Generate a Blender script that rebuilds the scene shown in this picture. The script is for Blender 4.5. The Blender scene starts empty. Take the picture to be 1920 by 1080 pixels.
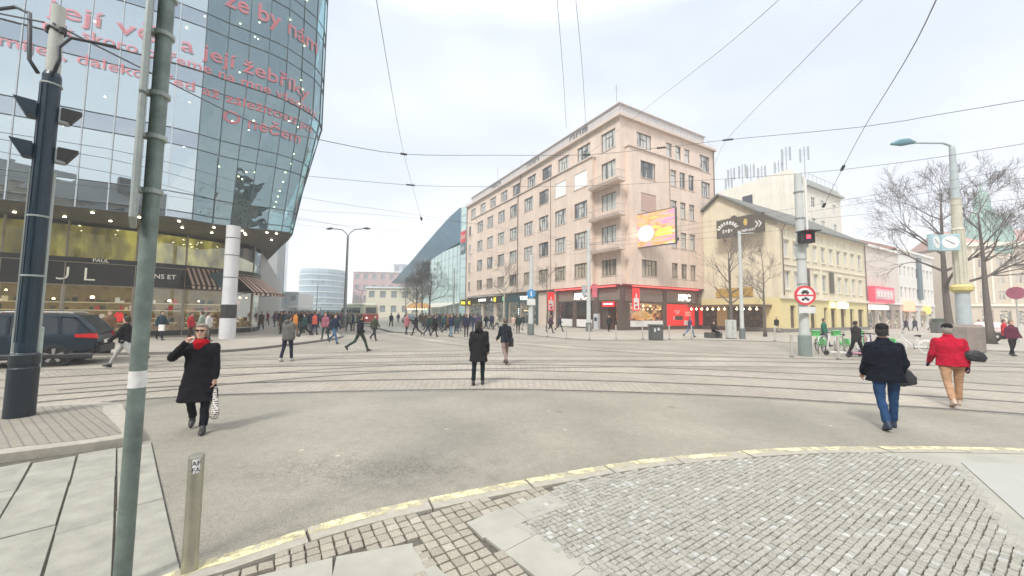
import bpy, bmesh, math, random
from mathutils import Vector, Matrix, noise
random.seed(7)
R = math.radians
C = bpy.context.scene.collection
sc = bpy.context.scene
# ---------------------------------------------------------------- camera
CH = 1.9
cam = bpy.data.cameras.new('camera'); cam.sensor_width = 36; cam.lens = 36*695/1920
cam.clip_start = .05; cam.clip_end = 3000
co = bpy.data.objects.new('camera', cam); C.objects.link(co)
pit = math.atan(46.5/695); rol = 0.011
fw = Vector((0, math.cos(pit), math.sin(pit))); up0 = Vector((0, -math.sin(pit), math.cos(pit))); rt0 = Vector((1, 0, 0))
rt = rt0*math.cos(rol) + up0*math.sin(rol); up = -rt0*math.sin(rol) + up0*math.cos(rol)
mw = Matrix((( rt.x, up.x, -fw.x, 0), (rt.y, up.y, -fw.y, 0), (rt.z, up.z, -fw.z, CH), (0, 0, 0, 1)))
co.matrix_world = mw; sc.camera = co
# ---------------------------------------------------------------- world and light
SUN_EL, SUN_ROT = R(48), R(150)
w = bpy.data.worlds.new('World'); sc.world = w; w.use_nodes = True
nt = w.node_tree; N = nt.nodes; L = nt.links
bg = N['Background']; bg.inputs['Strength'].default_value = 0.1
sky = N.new('ShaderNodeTexSky'); sky.sky_type = 'NISHITA'; sky.sun_disc = False
sky.sun_elevation = SUN_EL; sky.sun_rotation = SUN_ROT; sky.dust_density = 2.0
tc = N.new('ShaderNodeTexCoord'); sep = N.new('ShaderNodeSeparateXYZ'); L.new(tc.outputs['Generated'], sep.inputs[0])
ramp = N.new('ShaderNodeValToRGB'); L.new(sep.outputs['Z'], ramp.inputs[0])      # brightness of the overcast deck by height
e = ramp.color_ramp.elements
e[0].position = 0.0; e[0].color = (1.0, .99, .98, 1); e[1].position = .92; e[1].color = (2.1, 2.1, 2.1, 1)
x = ramp.color_ramp.elements.new(.28); x.color = (.81, .84, .89, 1)
x = ramp.color_ramp.elements.new(.62); x.color = (.71, .765, .845, 1)
mapn = N.new('ShaderNodeMapping'); mapn.inputs['Scale'].default_value = (1.2, 1.2, 3.2); L.new(tc.outputs['Generated'], mapn.inputs[0])
nz = N.new('ShaderNodeTexNoise'); nz.inputs['Scale'].default_value = 1.7; nz.inputs['Detail'].default_value = 5; nz.inputs['Roughness'].default_value = .5
L.new(mapn.outputs[0], nz.inputs['Vector'])
r2 = N.new('ShaderNodeValToRGB'); r2.color_ramp.elements[0].position = .35; r2.color_ramp.elements[1].position = .68
r2.color_ramp.elements[0].color = (.835, .86, .90, 1); r2.color_ramp.elements[1].color = (1.07, 1.05, 1.03, 1)
L.new(nz.outputs['Fac'], r2.inputs[0])
mul = N.new('ShaderNodeMix'); mul.data_type = 'RGBA'; mul.blend_type = 'MULTIPLY'; mul.inputs[0].default_value = 1
L.new(ramp.outputs[0], mul.inputs[6]); L.new(r2.outputs[0], mul.inputs[7])
gain = N.new('ShaderNodeMix'); gain.data_type = 'RGBA'; gain.blend_type = 'MULTIPLY'; gain.inputs[0].default_value = 1
L.new(mul.outputs[2], gain.inputs[6]); gain.inputs[7].default_value = (5.6, 5.6, 5.6, 1)
mx = N.new('ShaderNodeMix'); mx.data_type = 'RGBA'; mx.inputs[0].default_value = .93
L.new(sky.outputs[0], mx.inputs[6]); L.new(gain.outputs[2], mx.inputs[7]); L.new(mx.outputs[2], bg.inputs['Color'])
sun = bpy.data.lights.new('sun', 'SUN'); sun.energy = 1.5; sun.angle = R(13); sun.color = (1, .965, .91)
so = bpy.data.objects.new('sun', sun); C.objects.link(so)
dv = Vector((math.sin(R(-30))*math.cos(SUN_EL), -math.cos(R(-30))*math.cos(SUN_EL), math.sin(SUN_EL)))
so.rotation_euler = dv.to_track_quat('Z', 'Y').to_euler(); so.location = (0, 0, 60)
sky.sun_rotation = math.atan2(dv.x, dv.y)
sc.view_settings.view_transform = 'Standard'; sc.view_settings.look = 'None'; sc.view_settings.gamma = 1
sc.view_settings.exposure = 1.2
sc.cycles.max_bounces = 6; sc.cycles.transparent_max_bounces = 12; sc.cycles.volume_bounces = 2
sc.cycles.caustics_reflective = False; sc.cycles.caustics_refractive = False
# ---------------------------------------------------------------- materials
MATS = {}
def M(name, col=(.5, .5, .5), rough=.8, metal=0, var=.12, scale=3, bump=0, bscale=40, emit=0, tint=False, spec=.5, cat=None, streak=0):
    if name in MATS: return MATS[name]
    m = bpy.data.materials.new(name); m.use_nodes = True; MATS[name] = m
    n = m.node_tree.nodes; l = m.node_tree.links; b = n['Principled BSDF']
    b.inputs['Roughness'].default_value = rough; b.inputs['Metallic'].default_value = metal; b.inputs['Specular IOR Level'].default_value = spec
    t = n.new('ShaderNodeTexCoord')
    no = n.new('ShaderNodeTexNoise'); no.inputs['Scale'].default_value = scale; no.inputs['Detail'].default_value = 6; no.inputs['Roughness'].default_value = .62
    l.new(t.outputs['Object'], no.inputs['Vector'])
    mr = n.new('ShaderNodeMapRange'); mr.inputs[1].default_value = .3; mr.inputs[2].default_value = .7; mr.inputs[3].default_value = 1-var; mr.inputs[4].default_value = 1+var
    l.new(no.outputs['Fac'], mr.inputs[0])
    mm = n.new('ShaderNodeVectorMath'); mm.operation = 'SCALE'; l.new(mr.outputs[0], mm.inputs['Scale'])
    if streak:                                                           # rain streaks and soot runs down a wall
        sm = n.new('ShaderNodeMapping'); sm.inputs['Scale'].default_value = (1.6, 1.6, .09); l.new(t.outputs['Object'], sm.inputs[0])
        sn = n.new('ShaderNodeTexNoise'); sn.inputs['Scale'].default_value = 1.3; sn.inputs['Detail'].default_value = 7; sn.inputs['Roughness'].default_value = .7; l.new(sm.outputs[0], sn.inputs['Vector'])
        sr = n.new('ShaderNodeMapRange'); sr.inputs[1].default_value = .42; sr.inputs[2].default_value = .72; sr.inputs[3].default_value = 1+streak*.3; sr.inputs[4].default_value = 1-streak; l.new(sn.outputs['Fac'], sr.inputs[0])
        sk_ = n.new('ShaderNodeMath'); sk_.operation = 'MULTIPLY'; l.new(mr.outputs[0], sk_.inputs[0]); l.new(sr.outputs[0], sk_.inputs[1]); l.new(sk_.outputs[0], mm.inputs['Scale'])
    if tint:
        oi = n.new('ShaderNodeObjectInfo'); l.new(oi.outputs['Color'], mm.inputs[0])
    else: mm.inputs[0].default_value = col
    l.new(mm.outputs[0], b.inputs['Base Color'])
    if bump:
        n2 = n.new('ShaderNodeTexNoise'); n2.inputs['Scale'].default_value = bscale; n2.inputs['Detail'].default_value = 4; l.new(t.outputs['Object'], n2.inputs['Vector'])
        bp = n.new('ShaderNodeBump'); bp.inputs['Strength'].default_value = bump; bp.inputs['Distance'].default_value = .02
        l.new(n2.outputs['Fac'], bp.inputs['Height']); l.new(bp.outputs[0], b.inputs['Normal'])
    if emit:
        b.inputs['Emission Color'].default_value = (*col, 1); b.inputs['Emission Strength'].default_value = emit
    return m
def glassmat(name, tint=(.5, .6, .62), refl=.45, rough=.03, gcol=(.85, .92, .95), wav=.0):
    m = bpy.data.materials.new(name); m.use_nodes = True; MATS[name] = m
    n = m.node_tree.nodes; l = m.node_tree.links; n.remove(n['Principled BSDF'])
    g = n.new('ShaderNodeBsdfGlossy'); g.inputs['Roughness'].default_value = rough; g.inputs['Color'].default_value = (*gcol, 1)
    t = n.new('ShaderNodeBsdfTransparent'); t.inputs['Color'].default_value = (*tint, 1)
    fr = n.new('ShaderNodeFresnel'); fr.inputs['IOR'].default_value = 1.5
    a = n.new('ShaderNodeMath'); a.operation = 'ADD'; a.use_clamp = True; a.inputs[1].default_value = refl; l.new(fr.outputs[0], a.inputs[0])
    x = n.new('ShaderNodeMixShader'); l.new(a.outputs[0], x.inputs[0]); l.new(t.outputs[0], x.inputs[1]); l.new(g.outputs[0], x.inputs[2])
    if wav:
        tcx = n.new('ShaderNodeTexCoord'); n2 = n.new('ShaderNodeTexNoise'); n2.inputs['Scale'].default_value = .8; l.new(tcx.outputs['Object'], n2.inputs['Vector'])
        bp = n.new('ShaderNodeBump'); bp.inputs['Strength'].default_value = wav; bp.inputs['Distance'].default_value = .1
        l.new(n2.outputs['Fac'], bp.inputs['Height']); l.new(bp.outputs[0], g.inputs['Normal'])
    l.new(x.outputs[0], n['Material Output'].inputs[0]); return m
def settmat(name, c1, c2, mortar, bw=.16, bh=.12, gap=.012, uv=False, rot=0, bump=.5, distort=.02, offset=.5, patch=.15, rough=.75):
    m = bpy.data.materials.new(name); m.use_nodes = True; MATS[name] = m
    n = m.node_tree.nodes; l = m.node_tree.links; b = n['Principled BSDF']; b.inputs['Roughness'].default_value = rough
    if uv:
        t = n.new('ShaderNodeTexCoord').outputs['UV']
    else:
        t = n.new('ShaderNodeNewGeometry').outputs['Position']
    mp = n.new('ShaderNodeMapping'); mp.inputs['Rotation'].default_value = (0, 0, rot); l.new(t, mp.inputs[0])
    nz = n.new('ShaderNodeTexNoise'); nz.inputs['Scale'].default_value = 2.5; nz.inputs['Detail'].default_value = 3; l.new(mp.outputs[0], nz.inputs['Vector'])
    s1 = n.new('ShaderNodeVectorMath'); s1.operation = 'SUBTRACT'; s1.inputs[1].default_value = (.5, .5, .5); l.new(nz.outputs['Color'], s1.inputs[0])
    s2 = n.new('ShaderNodeVectorMath'); s2.operation = 'SCALE'; s2.inputs['Scale'].default_value = distort*4; l.new(s1.outputs[0], s2.inputs[0])
    s3 = n.new('ShaderNodeVectorMath'); s3.operation = 'ADD'; l.new(mp.outputs[0], s3.inputs[0]); l.new(s2.outputs[0], s3.inputs[1])
    br = n.new('ShaderNodeTexBrick'); br.offset = offset; br.inputs['Scale'].default_value = 1; br.inputs['Brick Width'].default_value = bw; br.inputs['Row Height'].default_value = bh
    br.inputs['Mortar Size'].default_value = gap; br.inputs['Mortar Smooth'].default_value = .35; br.inputs['Bias'].default_value = 0
    br.inputs['Color1'].default_value = (*c1, 1); br.inputs['Color2'].default_value = (*c2, 1); br.inputs['Mortar'].default_value = (*mortar, 1)
    l.new(s3.outputs[0], br.inputs['Vector'])
    big = n.new('ShaderNodeTexNoise'); big.inputs['Scale'].default_value = .35; big.inputs['Detail'].default_value = 7; l.new(mp.outputs[0], big.inputs['Vector'])
    mr = n.new('ShaderNodeMapRange'); mr.inputs[1].default_value = .3; mr.inputs[2].default_value = .7; mr.inputs[3].default_value = 1-patch; mr.inputs[4].default_value = 1+patch; l.new(big.outputs['Fac'], mr.inputs[0])
    fine = n.new('ShaderNodeTexNoise'); fine.inputs['Scale'].default_value = 60; fine.inputs['Detail'].default_value = 2; l.new(mp.outputs[0], fine.inputs['Vector'])
    mr2 = n.new('ShaderNodeMapRange'); mr2.inputs[1].default_value = .3; mr2.inputs[2].default_value = .7; mr2.inputs[3].default_value = .88; mr2.inputs[4].default_value = 1.12; l.new(fine.outputs['Fac'], mr2.inputs[0])
    k = n.new('ShaderNodeMath'); k.operation = 'MULTIPLY'; l.new(mr.outputs[0], k.inputs[0]); l.new(mr2.outputs[0], k.inputs[1])
    v = n.new('ShaderNodeVectorMath'); v.operation = 'SCALE'; l.new(br.outputs['Color'], v.inputs[0]); l.new(k.outputs[0], v.inputs['Scale'])
    l.new(v.outputs[0], b.inputs['Base Color'])
    inv = n.new('ShaderNodeMath'); inv.operation = 'SUBTRACT'; inv.inputs[0].default_value = 1; l.new(br.outputs['Fac'], inv.inputs[1])
    bp = n.new('ShaderNodeBump'); bp.inputs['Strength'].default_value = bump; bp.inputs['Distance'].default_value = .02; l.new(inv.outputs[0], bp.inputs['Height']); l.new(bp.outputs[0], b.inputs['Normal'])
    return m
# ---------------------------------------------------------------- mesh helpers
class MB:
    def __init__(s): s.v = []; s.f = []; s.m = []; s.uv = {}
    def add(s, vs, fs, mi=0):
        o = len(s.v); s.v += [Vector(p) for p in vs]; s.f += [tuple(i+o for i in f) for f in fs]; s.m += [mi]*len(fs); return s
    def quad(s, a, b, c, d, mi=0): return s.add([a, b, c, d], [(0, 1, 2, 3)], mi)
    def box(s, x0, y0, z0, x1, y1, z1, mi=0, T=None, bev=0):
        if x0 > x1: x0, x1 = x1, x0
        if y0 > y1: y0, y1 = y1, y0
        vs = [Vector(p) for p in ((x0, y0, z0), (x1, y0, z0), (x1, y1, z0), (x0, y1, z0), (x0, y0, z1), (x1, y0, z1), (x1, y1, z1), (x0, y1, z1))]
        if T: vs = [T @ p for p in vs]
        return s.add(vs, [(0, 3, 2, 1), (4, 5, 6, 7), (0, 1, 5, 4), (1, 2, 6, 5), (2, 3, 7, 6), (3, 0, 4, 7)], mi)
    def rbox(s, x0, y0, z0, x1, y1, z1, r, mi=0, T=None):           # vertical edges chamfered
        x0, x1 = min(x0, x1), max(x0, x1); y0, y1 = min(y0, y1), max(y0, y1)
        P = [(x0+r, y0), (x1-r, y0), (x1, y0+r), (x1, y1-r), (x1-r, y1), (x0+r, y1), (x0, y1-r), (x0, y0+r)]
        lo = [(x, y, z0) for x, y in P]; hi = [(x, y, z1-r*.5) for x, y in P]
        cx, cy = (x0+x1)/2, (y0+y1)/2
        tp = [(cx+(x-cx)*(1-r/abs(x1-x0)), cy+(y-cy)*(1-r/abs(y1-y0)), z1) for x, y in P]
        return s.loft([lo, hi, tp], mi, T=T)
    def loft(s, rings, mi=0, closed=True, caps=True, T=None):
        n = len(rings[0]); vs = [Vector(p) for r in rings for p in r]
        if T: vs = [T @ p for p in vs]
        fs = []
        for i in range(len(rings)-1):
            for j in range(n if closed else n-1):
                k = (j+1) % n; fs.append((i*n+j, i*n+k, (i+1)*n+k, (i+1)*n+j))
        if caps and closed: fs.append(tuple(reversed(range(n)))); fs.append(tuple(range((len(rings)-1)*n, len(rings)*n)))
        return s.add(vs, fs, mi)
    def tube(s, pts, rad, n=8, mi=0, caps=True, ry=None, up=None):
        pts = [Vector(p) for p in pts]
        if not isinstance(rad, (list, tuple)): rad = [rad]*len(pts)
        rings = []; a = None
        for i, p in enumerate(pts):
            d = (pts[min(i+1, len(pts)-1)] - pts[max(i-1, 0)]).normalized()
            if a is None:
                a = Vector(up) if up else (Vector((0, 0, 1)) if abs(d.z) < .9 else Vector((1, 0, 0)))
            u = (a - d*a.dot(d)).normalized(); v = d.cross(u); a = u
            q = ry[i] if ry else rad[i]
            rings.append([p + u*math.cos(t*2*math.pi/n)*rad[i] + v*math.sin(t*2*math.pi/n)*q for t in range(n)])
        return s.loft(rings, mi, caps=caps)
    def lathe(s, prof, n=16, c=(0, 0, 0), mi=0, caps=True, T=None):
        rings = [[(c[0]+r*math.cos(2*math.pi*j/n), c[1]+r*math.sin(2*math.pi*j/n), c[2]+z) for j in range(n)] for r, z in prof]
        return s.loft(rings, mi, caps=caps, T=T)
    def ball(s, c, r, n=10, mi=0, T=None):
        if not isinstance(r, (tuple, list)): r = (r, r, r)
        rings = []
        for i in range(1, n):
            a = math.pi*i/n; rings.append([(c[0]+r[0]*math.sin(a)*math.cos(2*math.pi*j/(n+2)), c[1]+r[1]*math.sin(a)*math.sin(2*math.pi*j/(n+2)), c[2]-r[2]*math.cos(a)) for j in range(n+2)])
        return s.loft(rings, mi, T=T)
    def cap(s, a, b, ra, rb, n=10, mi=0):                            # rounded tapered limb
        a, b = Vector(a), Vector(b); d = (b-a).normalized()
        return s.tube([a-d*ra*.85, a-d*ra*.5, a, b, b+d*rb*.5, b+d*rb*.85], [ra*.4, ra*.85, ra, rb, rb*.85, rb*.4], n, mi)
    def build(s, name, mats, parent=None, smooth=False, loc=None):
        me = bpy.data.meshes.new(name); me.from_pydata([tuple(p) for p in s.v], [], s.f)
        if not isinstance(mats, (list, tuple)): mats = [mats]
        for m in mats: me.materials.append(m)
        if len(mats) > 1: me.polygons.foreach_set('material_index', s.m)
        if smooth: me.polygons.foreach_set('use_smooth', [True]*len(me.polygons))
        if s.uv:
            ul = me.uv_layers.new(name='UVMap')
            for lp in me.loops: ul.data[lp.index].uv = s.uv.get(lp.vertex_index, (0, 0))
        me.update()
        o = bpy.data.objects.new(name, me); C.objects.link(o)
        if loc is not None: o.location = loc
        if parent: o.parent = parent
        return o
def W2L(root):                                                       # world -> local matrix of an Empty
    return (Matrix.Translation(root.location) @ root.rotation_euler.to_matrix().to_4x4()).inverted()
def wchild(o, root):                                                 # mesh already in world coordinates
    o.data.transform(W2L(root)); o.parent = root; return o
def tag(o, label=None, cat=None, group=None, kind=None):
    if label: o['label'] = label
    if cat: o['category'] = cat
    if group: o['group'] = group
    if kind: o['kind'] = kind
    return o
def thing(name, label, cat, loc=(0, 0, 0), rz=0, group=None):
    o = bpy.data.objects.new(name, None); C.objects.link(o); o.location = loc; o.rotation_euler = (0, 0, rz); o.empty_display_size = .3
    return tag(o, label, cat, group)
def dup(root, loc, rz=None, label=None, scale=None, parent=None):
    r = root.copy(); C.objects.link(r)
    if parent: r.parent = parent
    if loc is not None: r.location = loc
    if rz is not None: r.rotation_euler = (0, 0, rz)
    if scale: r.scale = (scale,)*3
    if label: r['label'] = label
    for ch in KIDS.get(root.name, list(root.children)):
        c = ch.copy(); C.objects.link(c); c.parent = r
        for g in ch.children: d = g.copy(); C.objects.link(d); d.parent = c
    return r
KIDS = {}
def spline(P, step=.3):
    P = [Vector((*p, 0)) if len(p) == 2 else Vector(p) for p in P]; out = []
    for i in range(len(P)-1):
        a, b, c, d = P[max(i-1, 0)], P[i], P[i+1], P[min(i+2, len(P)-1)]
        n = max(1, int((c-b).length/step))
        for k in range(n):
            t = k/n; out.append(.5*((2*b)+(-a+c)*t+(2*a-5*b+4*c-d)*t*t+(-a+3*b-3*c+d)*t**3))
    out.append(P[-1]); return out
def offs(P, d):
    out = []
    for i, p in enumerate(P):
        t = (P[min(i+1, len(P)-1)]-P[max(i-1, 0)]).normalized(); out.append(p + Vector((-t.y, t.x, 0))*d)
    return out
def ribbon(mb, P, a, b, z, mi=0):                                     # strip between two offsets, uv in metres
    A, B = offs(P, a), offs(P, b); s = 0; o = len(mb.v)
    for i in range(len(P)):
        if i: s += (P[i]-P[i-1]).length
        mb.v += [Vector((A[i].x, A[i].y, z)), Vector((B[i].x, B[i].y, z))]; mb.uv[o+2*i] = (s, a); mb.uv[o+2*i+1] = (s, b)
    for i in range(len(P)-1):
        q = o+2*i; mb.f.append((q, q+2, q+3, q+1) if b > a else (q, q+1, q+3, q+2)); mb.m.append(mi)
    return mb
def poly(name, pts, z, mat, kind='structure'):
    mb = MB(); mb.add([(p[0], p[1], z) for p in pts], [tuple(range(len(pts)))]); o = mb.build(name, mat)
    if o.data.polygons[0].normal.z < 0: o.data.flip_normals()
    return tag(o, kind=kind)
def inpoly(x, y, P):
    c = False; j = len(P)-1
    for i in range(len(P)):
        if (P[i][1] > y) != (P[j][1] > y) and x < (P[j][0]-P[i][0])*(y-P[i][1])/(P[j][1]-P[i][1])+P[i][0]: c = not c
        j = i
    return c
FONT = None
def text(s, size, mat, parent, name='lettering', loc=(0, 0, 0), rot=(R(90), 0, 0), ext=.01, f=None, bold=0, sx=1, shear=0):
    cu = bpy.data.curves.new('t', 'FONT'); cu.body = s; cu.size = size; cu.extrude = ext; cu.offset = bold; cu.shear = shear; cu.align_x = 'CENTER'; cu.resolution_u = 3
    o = bpy.data.objects.new('t', cu); C.objects.link(o)
    dg = bpy.context.evaluated_depsgraph_get(); me = bpy.data.meshes.new_from_object(o.evaluated_get(dg)); bpy.data.objects.remove(o)
    me.materials.clear(); me.materials.append(mat)
    if sx != 1:
        for v in me.vertices: v.co.x *= sx
    if f:
        for v in me.vertices: v.co = f(v.co.x, v.co.y, v.co.z)
    q = bpy.data.objects.new(name, me); C.objects.link(q)
    if not f: q.location = loc; q.rotation_euler = rot
    if parent: q.parent = parent
    return q
# ================================================================ GROUND
PV = .1
sett = settmat('granite_setts', (0.3380, 0.3075, 0.2491), (0.2906, 0.2626, 0.2149), (.165, .155, .13), .17, .13, .012, rot=R(32), bump=.6, distort=.03, patch=.16)
settuv = settmat('track_setts', (0.3561, 0.3204, 0.2619), (0.3097, 0.2755, 0.2233), (.22, .208, .18), .22, .14, .009, uv=True, bump=.4, distort=.02, patch=.18)
settuv2 = settmat('track_setts_cross', (0.3470, 0.3113, 0.2577), (0.3046, 0.2715, 0.2212), (.22, .208, .18), .26, .16, .010, uv=True, rot=R(90), bump=.4, distort=.02, patch=.18)
asph = bpy.data.materials.new('asphalt'); asph.use_nodes = True
n = asph.node_tree.nodes; l = asph.node_tree.links; b = n['Principled BSDF']; b.inputs['Roughness'].default_value = .62
t = n.new('ShaderNodeNewGeometry').outputs['Position']
def noi(sc_, det=5, src=t, dist=0):
    q = n.new('ShaderNodeTexNoise'); q.inputs['Scale'].default_value = sc_; q.inputs['Detail'].default_value = det; q.inputs['Distortion'].default_value = dist; l.new(src, q.inputs['Vector']); return q.outputs['Fac']
def mrg(src, a, bb, c, d):
    q = n.new('ShaderNodeMapRange'); q.inputs[1].default_value = a; q.inputs[2].default_value = bb; q.inputs[3].default_value = c; q.inputs[4].default_value = d; l.new(src, q.inputs[0]); return q.outputs[0]
def mth(op, a, bb):
    q = n.new('ShaderNodeMath'); q.operation = op; l.new(a, q.inputs[0])
    if isinstance(bb, (int, float)): q.inputs[1].default_value = bb
    else: l.new(bb, q.inputs[1])
    return q.outputs[0]
f1 = mrg(noi(.5), .3, .7, .80, 1.18); f2 = mrg(noi(90, 3), .3, .7, .68, 1.32); f3 = mrg(noi(7, 8), .3, .7, .93, 1.07)
# worn rough patch with exposed stone, and gum spots
mp = n.new('ShaderNodeMapping'); mp.inputs['Location'].default_value = (2.6, -3.9, 0); mp.inputs['Rotation'].default_value = (0, 0, R(-28)); mp.inputs['Scale'].default_value = (.75, 2.3, 1); mp.vector_type = 'POINT'
mp2 = n.new('ShaderNodeVectorMath'); mp2.operation = 'SUBTRACT'; l.new(t, mp2.inputs[0]); mp2.inputs[1].default_value = (-1.75, 4.6, 0)
mp.inputs['Location'].default_value = (0, 0, 0); l.new(mp2.outputs[0], mp.inputs[0])
ln = n.new('ShaderNodeVectorMath'); ln.operation = 'LENGTH'; l.new(mp.outputs[0], ln.inputs[0])
wn = mrg(noi(4, 6), .3, .7, -.5, .5); dd = mth('ADD', ln.outputs['Value'], wn); msk = mrg(dd, .5, 1.3, 1, 0)
gr = mrg(noi(28, 4, dist=1), .45, .6, 1, .62); gm = n.new('ShaderNodeMix'); gm.data_type = 'FLOAT'; l.new(msk, gm.inputs[0]); gm.inputs[2].default_value = 1; l.new(gr, gm.inputs[3])
vo = n.new('ShaderNodeTexVoronoi'); vo.inputs['Scale'].default_value = 1.5; l.new(t, vo.inputs['Vector'])
spot = mrg(vo.outputs['Distance'], .035, .055, 1.75, 1); 
vo2 = n.new('ShaderNodeTexVoronoi'); vo2.inputs['Scale'].default_value = .8; l.new(t, vo2.inputs['Vector']); spot2 = mrg(vo2.outputs['Distance'], .05, .075, .7, 1)
k = mth('MULTIPLY', mth('MULTIPLY', mth('MULTIPLY', f1, f2), mth('MULTIPLY', f3, gm.outputs[0])), mth('MULTIPLY', spot, spot2))
v = n.new('ShaderNodeVectorMath'); v.operation = 'SCALE'; v.inputs[0].default_value = (0.2532, 0.2367, 0.1913); l.new(k, v.inputs['Scale']); l.new(v.outputs[0], b.inputs['Base Color'])
bp = n.new('ShaderNodeBump'); bp.inputs['Strength'].default_value = .35; bp.inputs['Distance'].default_value = .01; l.new(noi(120, 3), bp.inputs['Height']); l.new(bp.outputs[0], b.inputs['Normal'])
granite = M('granite', (0.3561, 0.3343, 0.2790), .75, var=.14, scale=9, bump=.3, bscale=90)
granite2 = M('granite_slab', (0.29, 0.285, 0.24), .7, var=.2, scale=4, bump=.25, bscale=60)
joint = M('joint_dirt', (.10, .092, .075), .95, var=.3, scale=12)
ypaint = M('worn_yellow_paint', (.66, .60, .36), .7, var=.3, scale=9, bump=.2)
steel = M('rail_steel', (.20, .19, .175), .45, .6, var=.25, scale=6)
darkgroove = M('rail_groove', (.11, .105, .09), .8)
smooth_slab = M('smooth_slab', (0.3380, 0.3292, 0.2790), .65, var=.14, scale=2, bump=.15, bscale=80)

g = MB(); S = 60
for i in range(S):
    for j in range(S):
        x0, x1 = -300+600*i/S, -300+600*(i+1)/S; y0, y1 = -60+390*j/S, -60+390*(j+1)/S
        g.quad((x0, y0, 0), (x1, y0, 0), (x1, y1, 0), (x0, y1, 0))
tag(g.build('ground', sett), kind='structure')

RAIL = [(-30, -9), (-16, 1.6), (-11.6, 5.4), (-9.07, 7.1), (-7.87, 7.8), (-6.57, 8.33), (-3.98, 8.85), (-1.28, 9.22), (.56, 9.3), (3.12, 9.1), (5.48, 8.76), (7.48, 8.24), (9.08, 7.82), (10.6, 7.3), (13, 6.2), (18, 3.4), (26, -2)]
RP = spline(RAIL, .25)
KERB = [(-3.1, 1.6), (-2.34, 2.66), (-2.11, 2.87), (-1.45, 3.38), (-.66, 3.80), (.63, 4.36), (1.69, 4.76), (2.92, 5.05), (3.77, 5.2), (4.81, 5.3), (7.21, 5.30), (10, 5.0), (14, 3.6), (19, 0), (24, -6)]
KP = spline(KERB, .12)
road = MB(); n1 = len(RP)
a_pts = [(p.x, p.y) for p in offs(RP, -.12)]; b_pts = [(p.x, p.y) for p in KP]
poly('road', a_pts + [(30, -9), (24, -9)] + b_pts[::-1] + [(-3.4, 1.2), (-6.5, -9), (-30, -12)], .004, asph)
# setts laid along the rails
tk = ribbon(MB(), RP, -.12, 0, .008); tag(tk.build('track_edge_setts', settuv), kind='structure')
tk = ribbon(MB(), RP, 0.0, 1.45, .008); tag(tk.build('track_bed', settuv2), kind='structure')
tk = ribbon(MB(), RP, 1.45, 3.0, .010); tag(tk.build('track_bed_outer', settuv), kind='structure')
tk = ribbon(MB(), RP, 3.0, 4.45, .008); tag(tk.build('track_bed_second', settuv2), kind='structure')
def rail(P, name, lab, o_):
    mb = MB(); ribbon(mb, P, o_-.035, o_+.035, .016, 0); ribbon(mb, P, o_+.035, o_+.085, .014, 1); ribbon(mb, P, o_-.055, o_-.035, .014, 1)
    o = mb.build(name, [steel, darkgroove]); tag(o, kind='structure'); return o
for i, d in enumerate((0, 1.45, 3.0, 4.45)): rail(RP, 'tram_rail', '', d)
cross = [[(-34, 4), (-20, 9.4), (-8, 13.2), (2, 15.1), (14, 15.2), (30, 12.4), (52, 6)], [(-34, 6.5), (-20, 11.4), (-8, 15.4), (0, 18.6), (-5, 26), (-12, 36), (-24, 57), (-60, 120)],
         [(-60, 124), (-21, 56), (-9, 36), (-1, 24), (7, 18), (18, 15.8), (34, 13.2), (56, 8)], [(-9.5, 7.5), (-4, 11.6), (4, 13.4), (12, 13.8), (24, 12.2), (44, 7)]]
for k_, c_ in enumerate(cross):
    P = spline(c_, .5); 
    tb = ribbon(MB(), P, -.25, 1.7, .004+.0012*k_); tag(tb.build('track_bed', settuv2), kind='structure')
    for d in (0, 1.45): 
        mb = MB(); ribbon(mb, P, d-.025, d+.03, .018+.002*k_, 0); ribbon(mb, P, d+.03, d+.06, .0165+.002*k_, 1); tag(mb.build('tram_rail', [M('worn_rail_steel', (.30, .285, .25), .4, .4, var=.2), M('dusty_groove', (.21, .20, .17), .9)]), kind='structure')

# ---- near pavement (camera side): kerb of single stones with yellow paint, setts, slabs, mosaic
base_pts = [(p.x, p.y) for p in offs(KP, -.02)]
poly('near_pavement', base_pts + [(24, -12), (-4.5, -12), (-4.0, 1.0)], PV-.022, joint)
ks = MB(); yp = MB(); s = 0; acc = 0; segs = []; cur = [0]
for i in range(1, len(KP)):
    acc += (KP[i]-KP[i-1]).length
    cur.append(i)
    if acc > .98: segs.append(cur); cur = [i]; acc = 0
KO = KP; KI = offs(KP, -.235); KM = offs(KP, -.135)
for sg in segs:
    dz = random.uniform(-.004, .004); rings = []; yr = []
    for q, i in enumerate(sg):
        tdir = (KP[min(i+1, len(KP)-1)]-KP[i-1 if i else 0]).normalized(); sh = tdir*(.011 if q == 0 else (-.011 if q == len(sg)-1 else 0))
        a, b_, c_ = KO[i]+sh, KI[i]+sh, offs(KP, -.018)[i]+sh
        rings.append([(a.x, a.y, -.05), (a.x, a.y, PV-.02+dz), (c_.x, c_.y, PV+.002+dz), (b_.x, b_.y, PV+.004+dz), (b_.x, b_.y, -.05)])
        m_ = KM[i]+sh; yr.append([(c_.x, c_.y, PV+.0045+dz), (m_.x, m_.y, PV+.0055+dz)])
    ks.loft(rings)
    if rings[0][0][0] < 9.5: yp.loft(yr, closed=False)
kerb = tag(ks.build('kerb', granite), kind='structure'); pn = yp.build('kerb_paint', ypaint); tag(pn, kind='structure')
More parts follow.
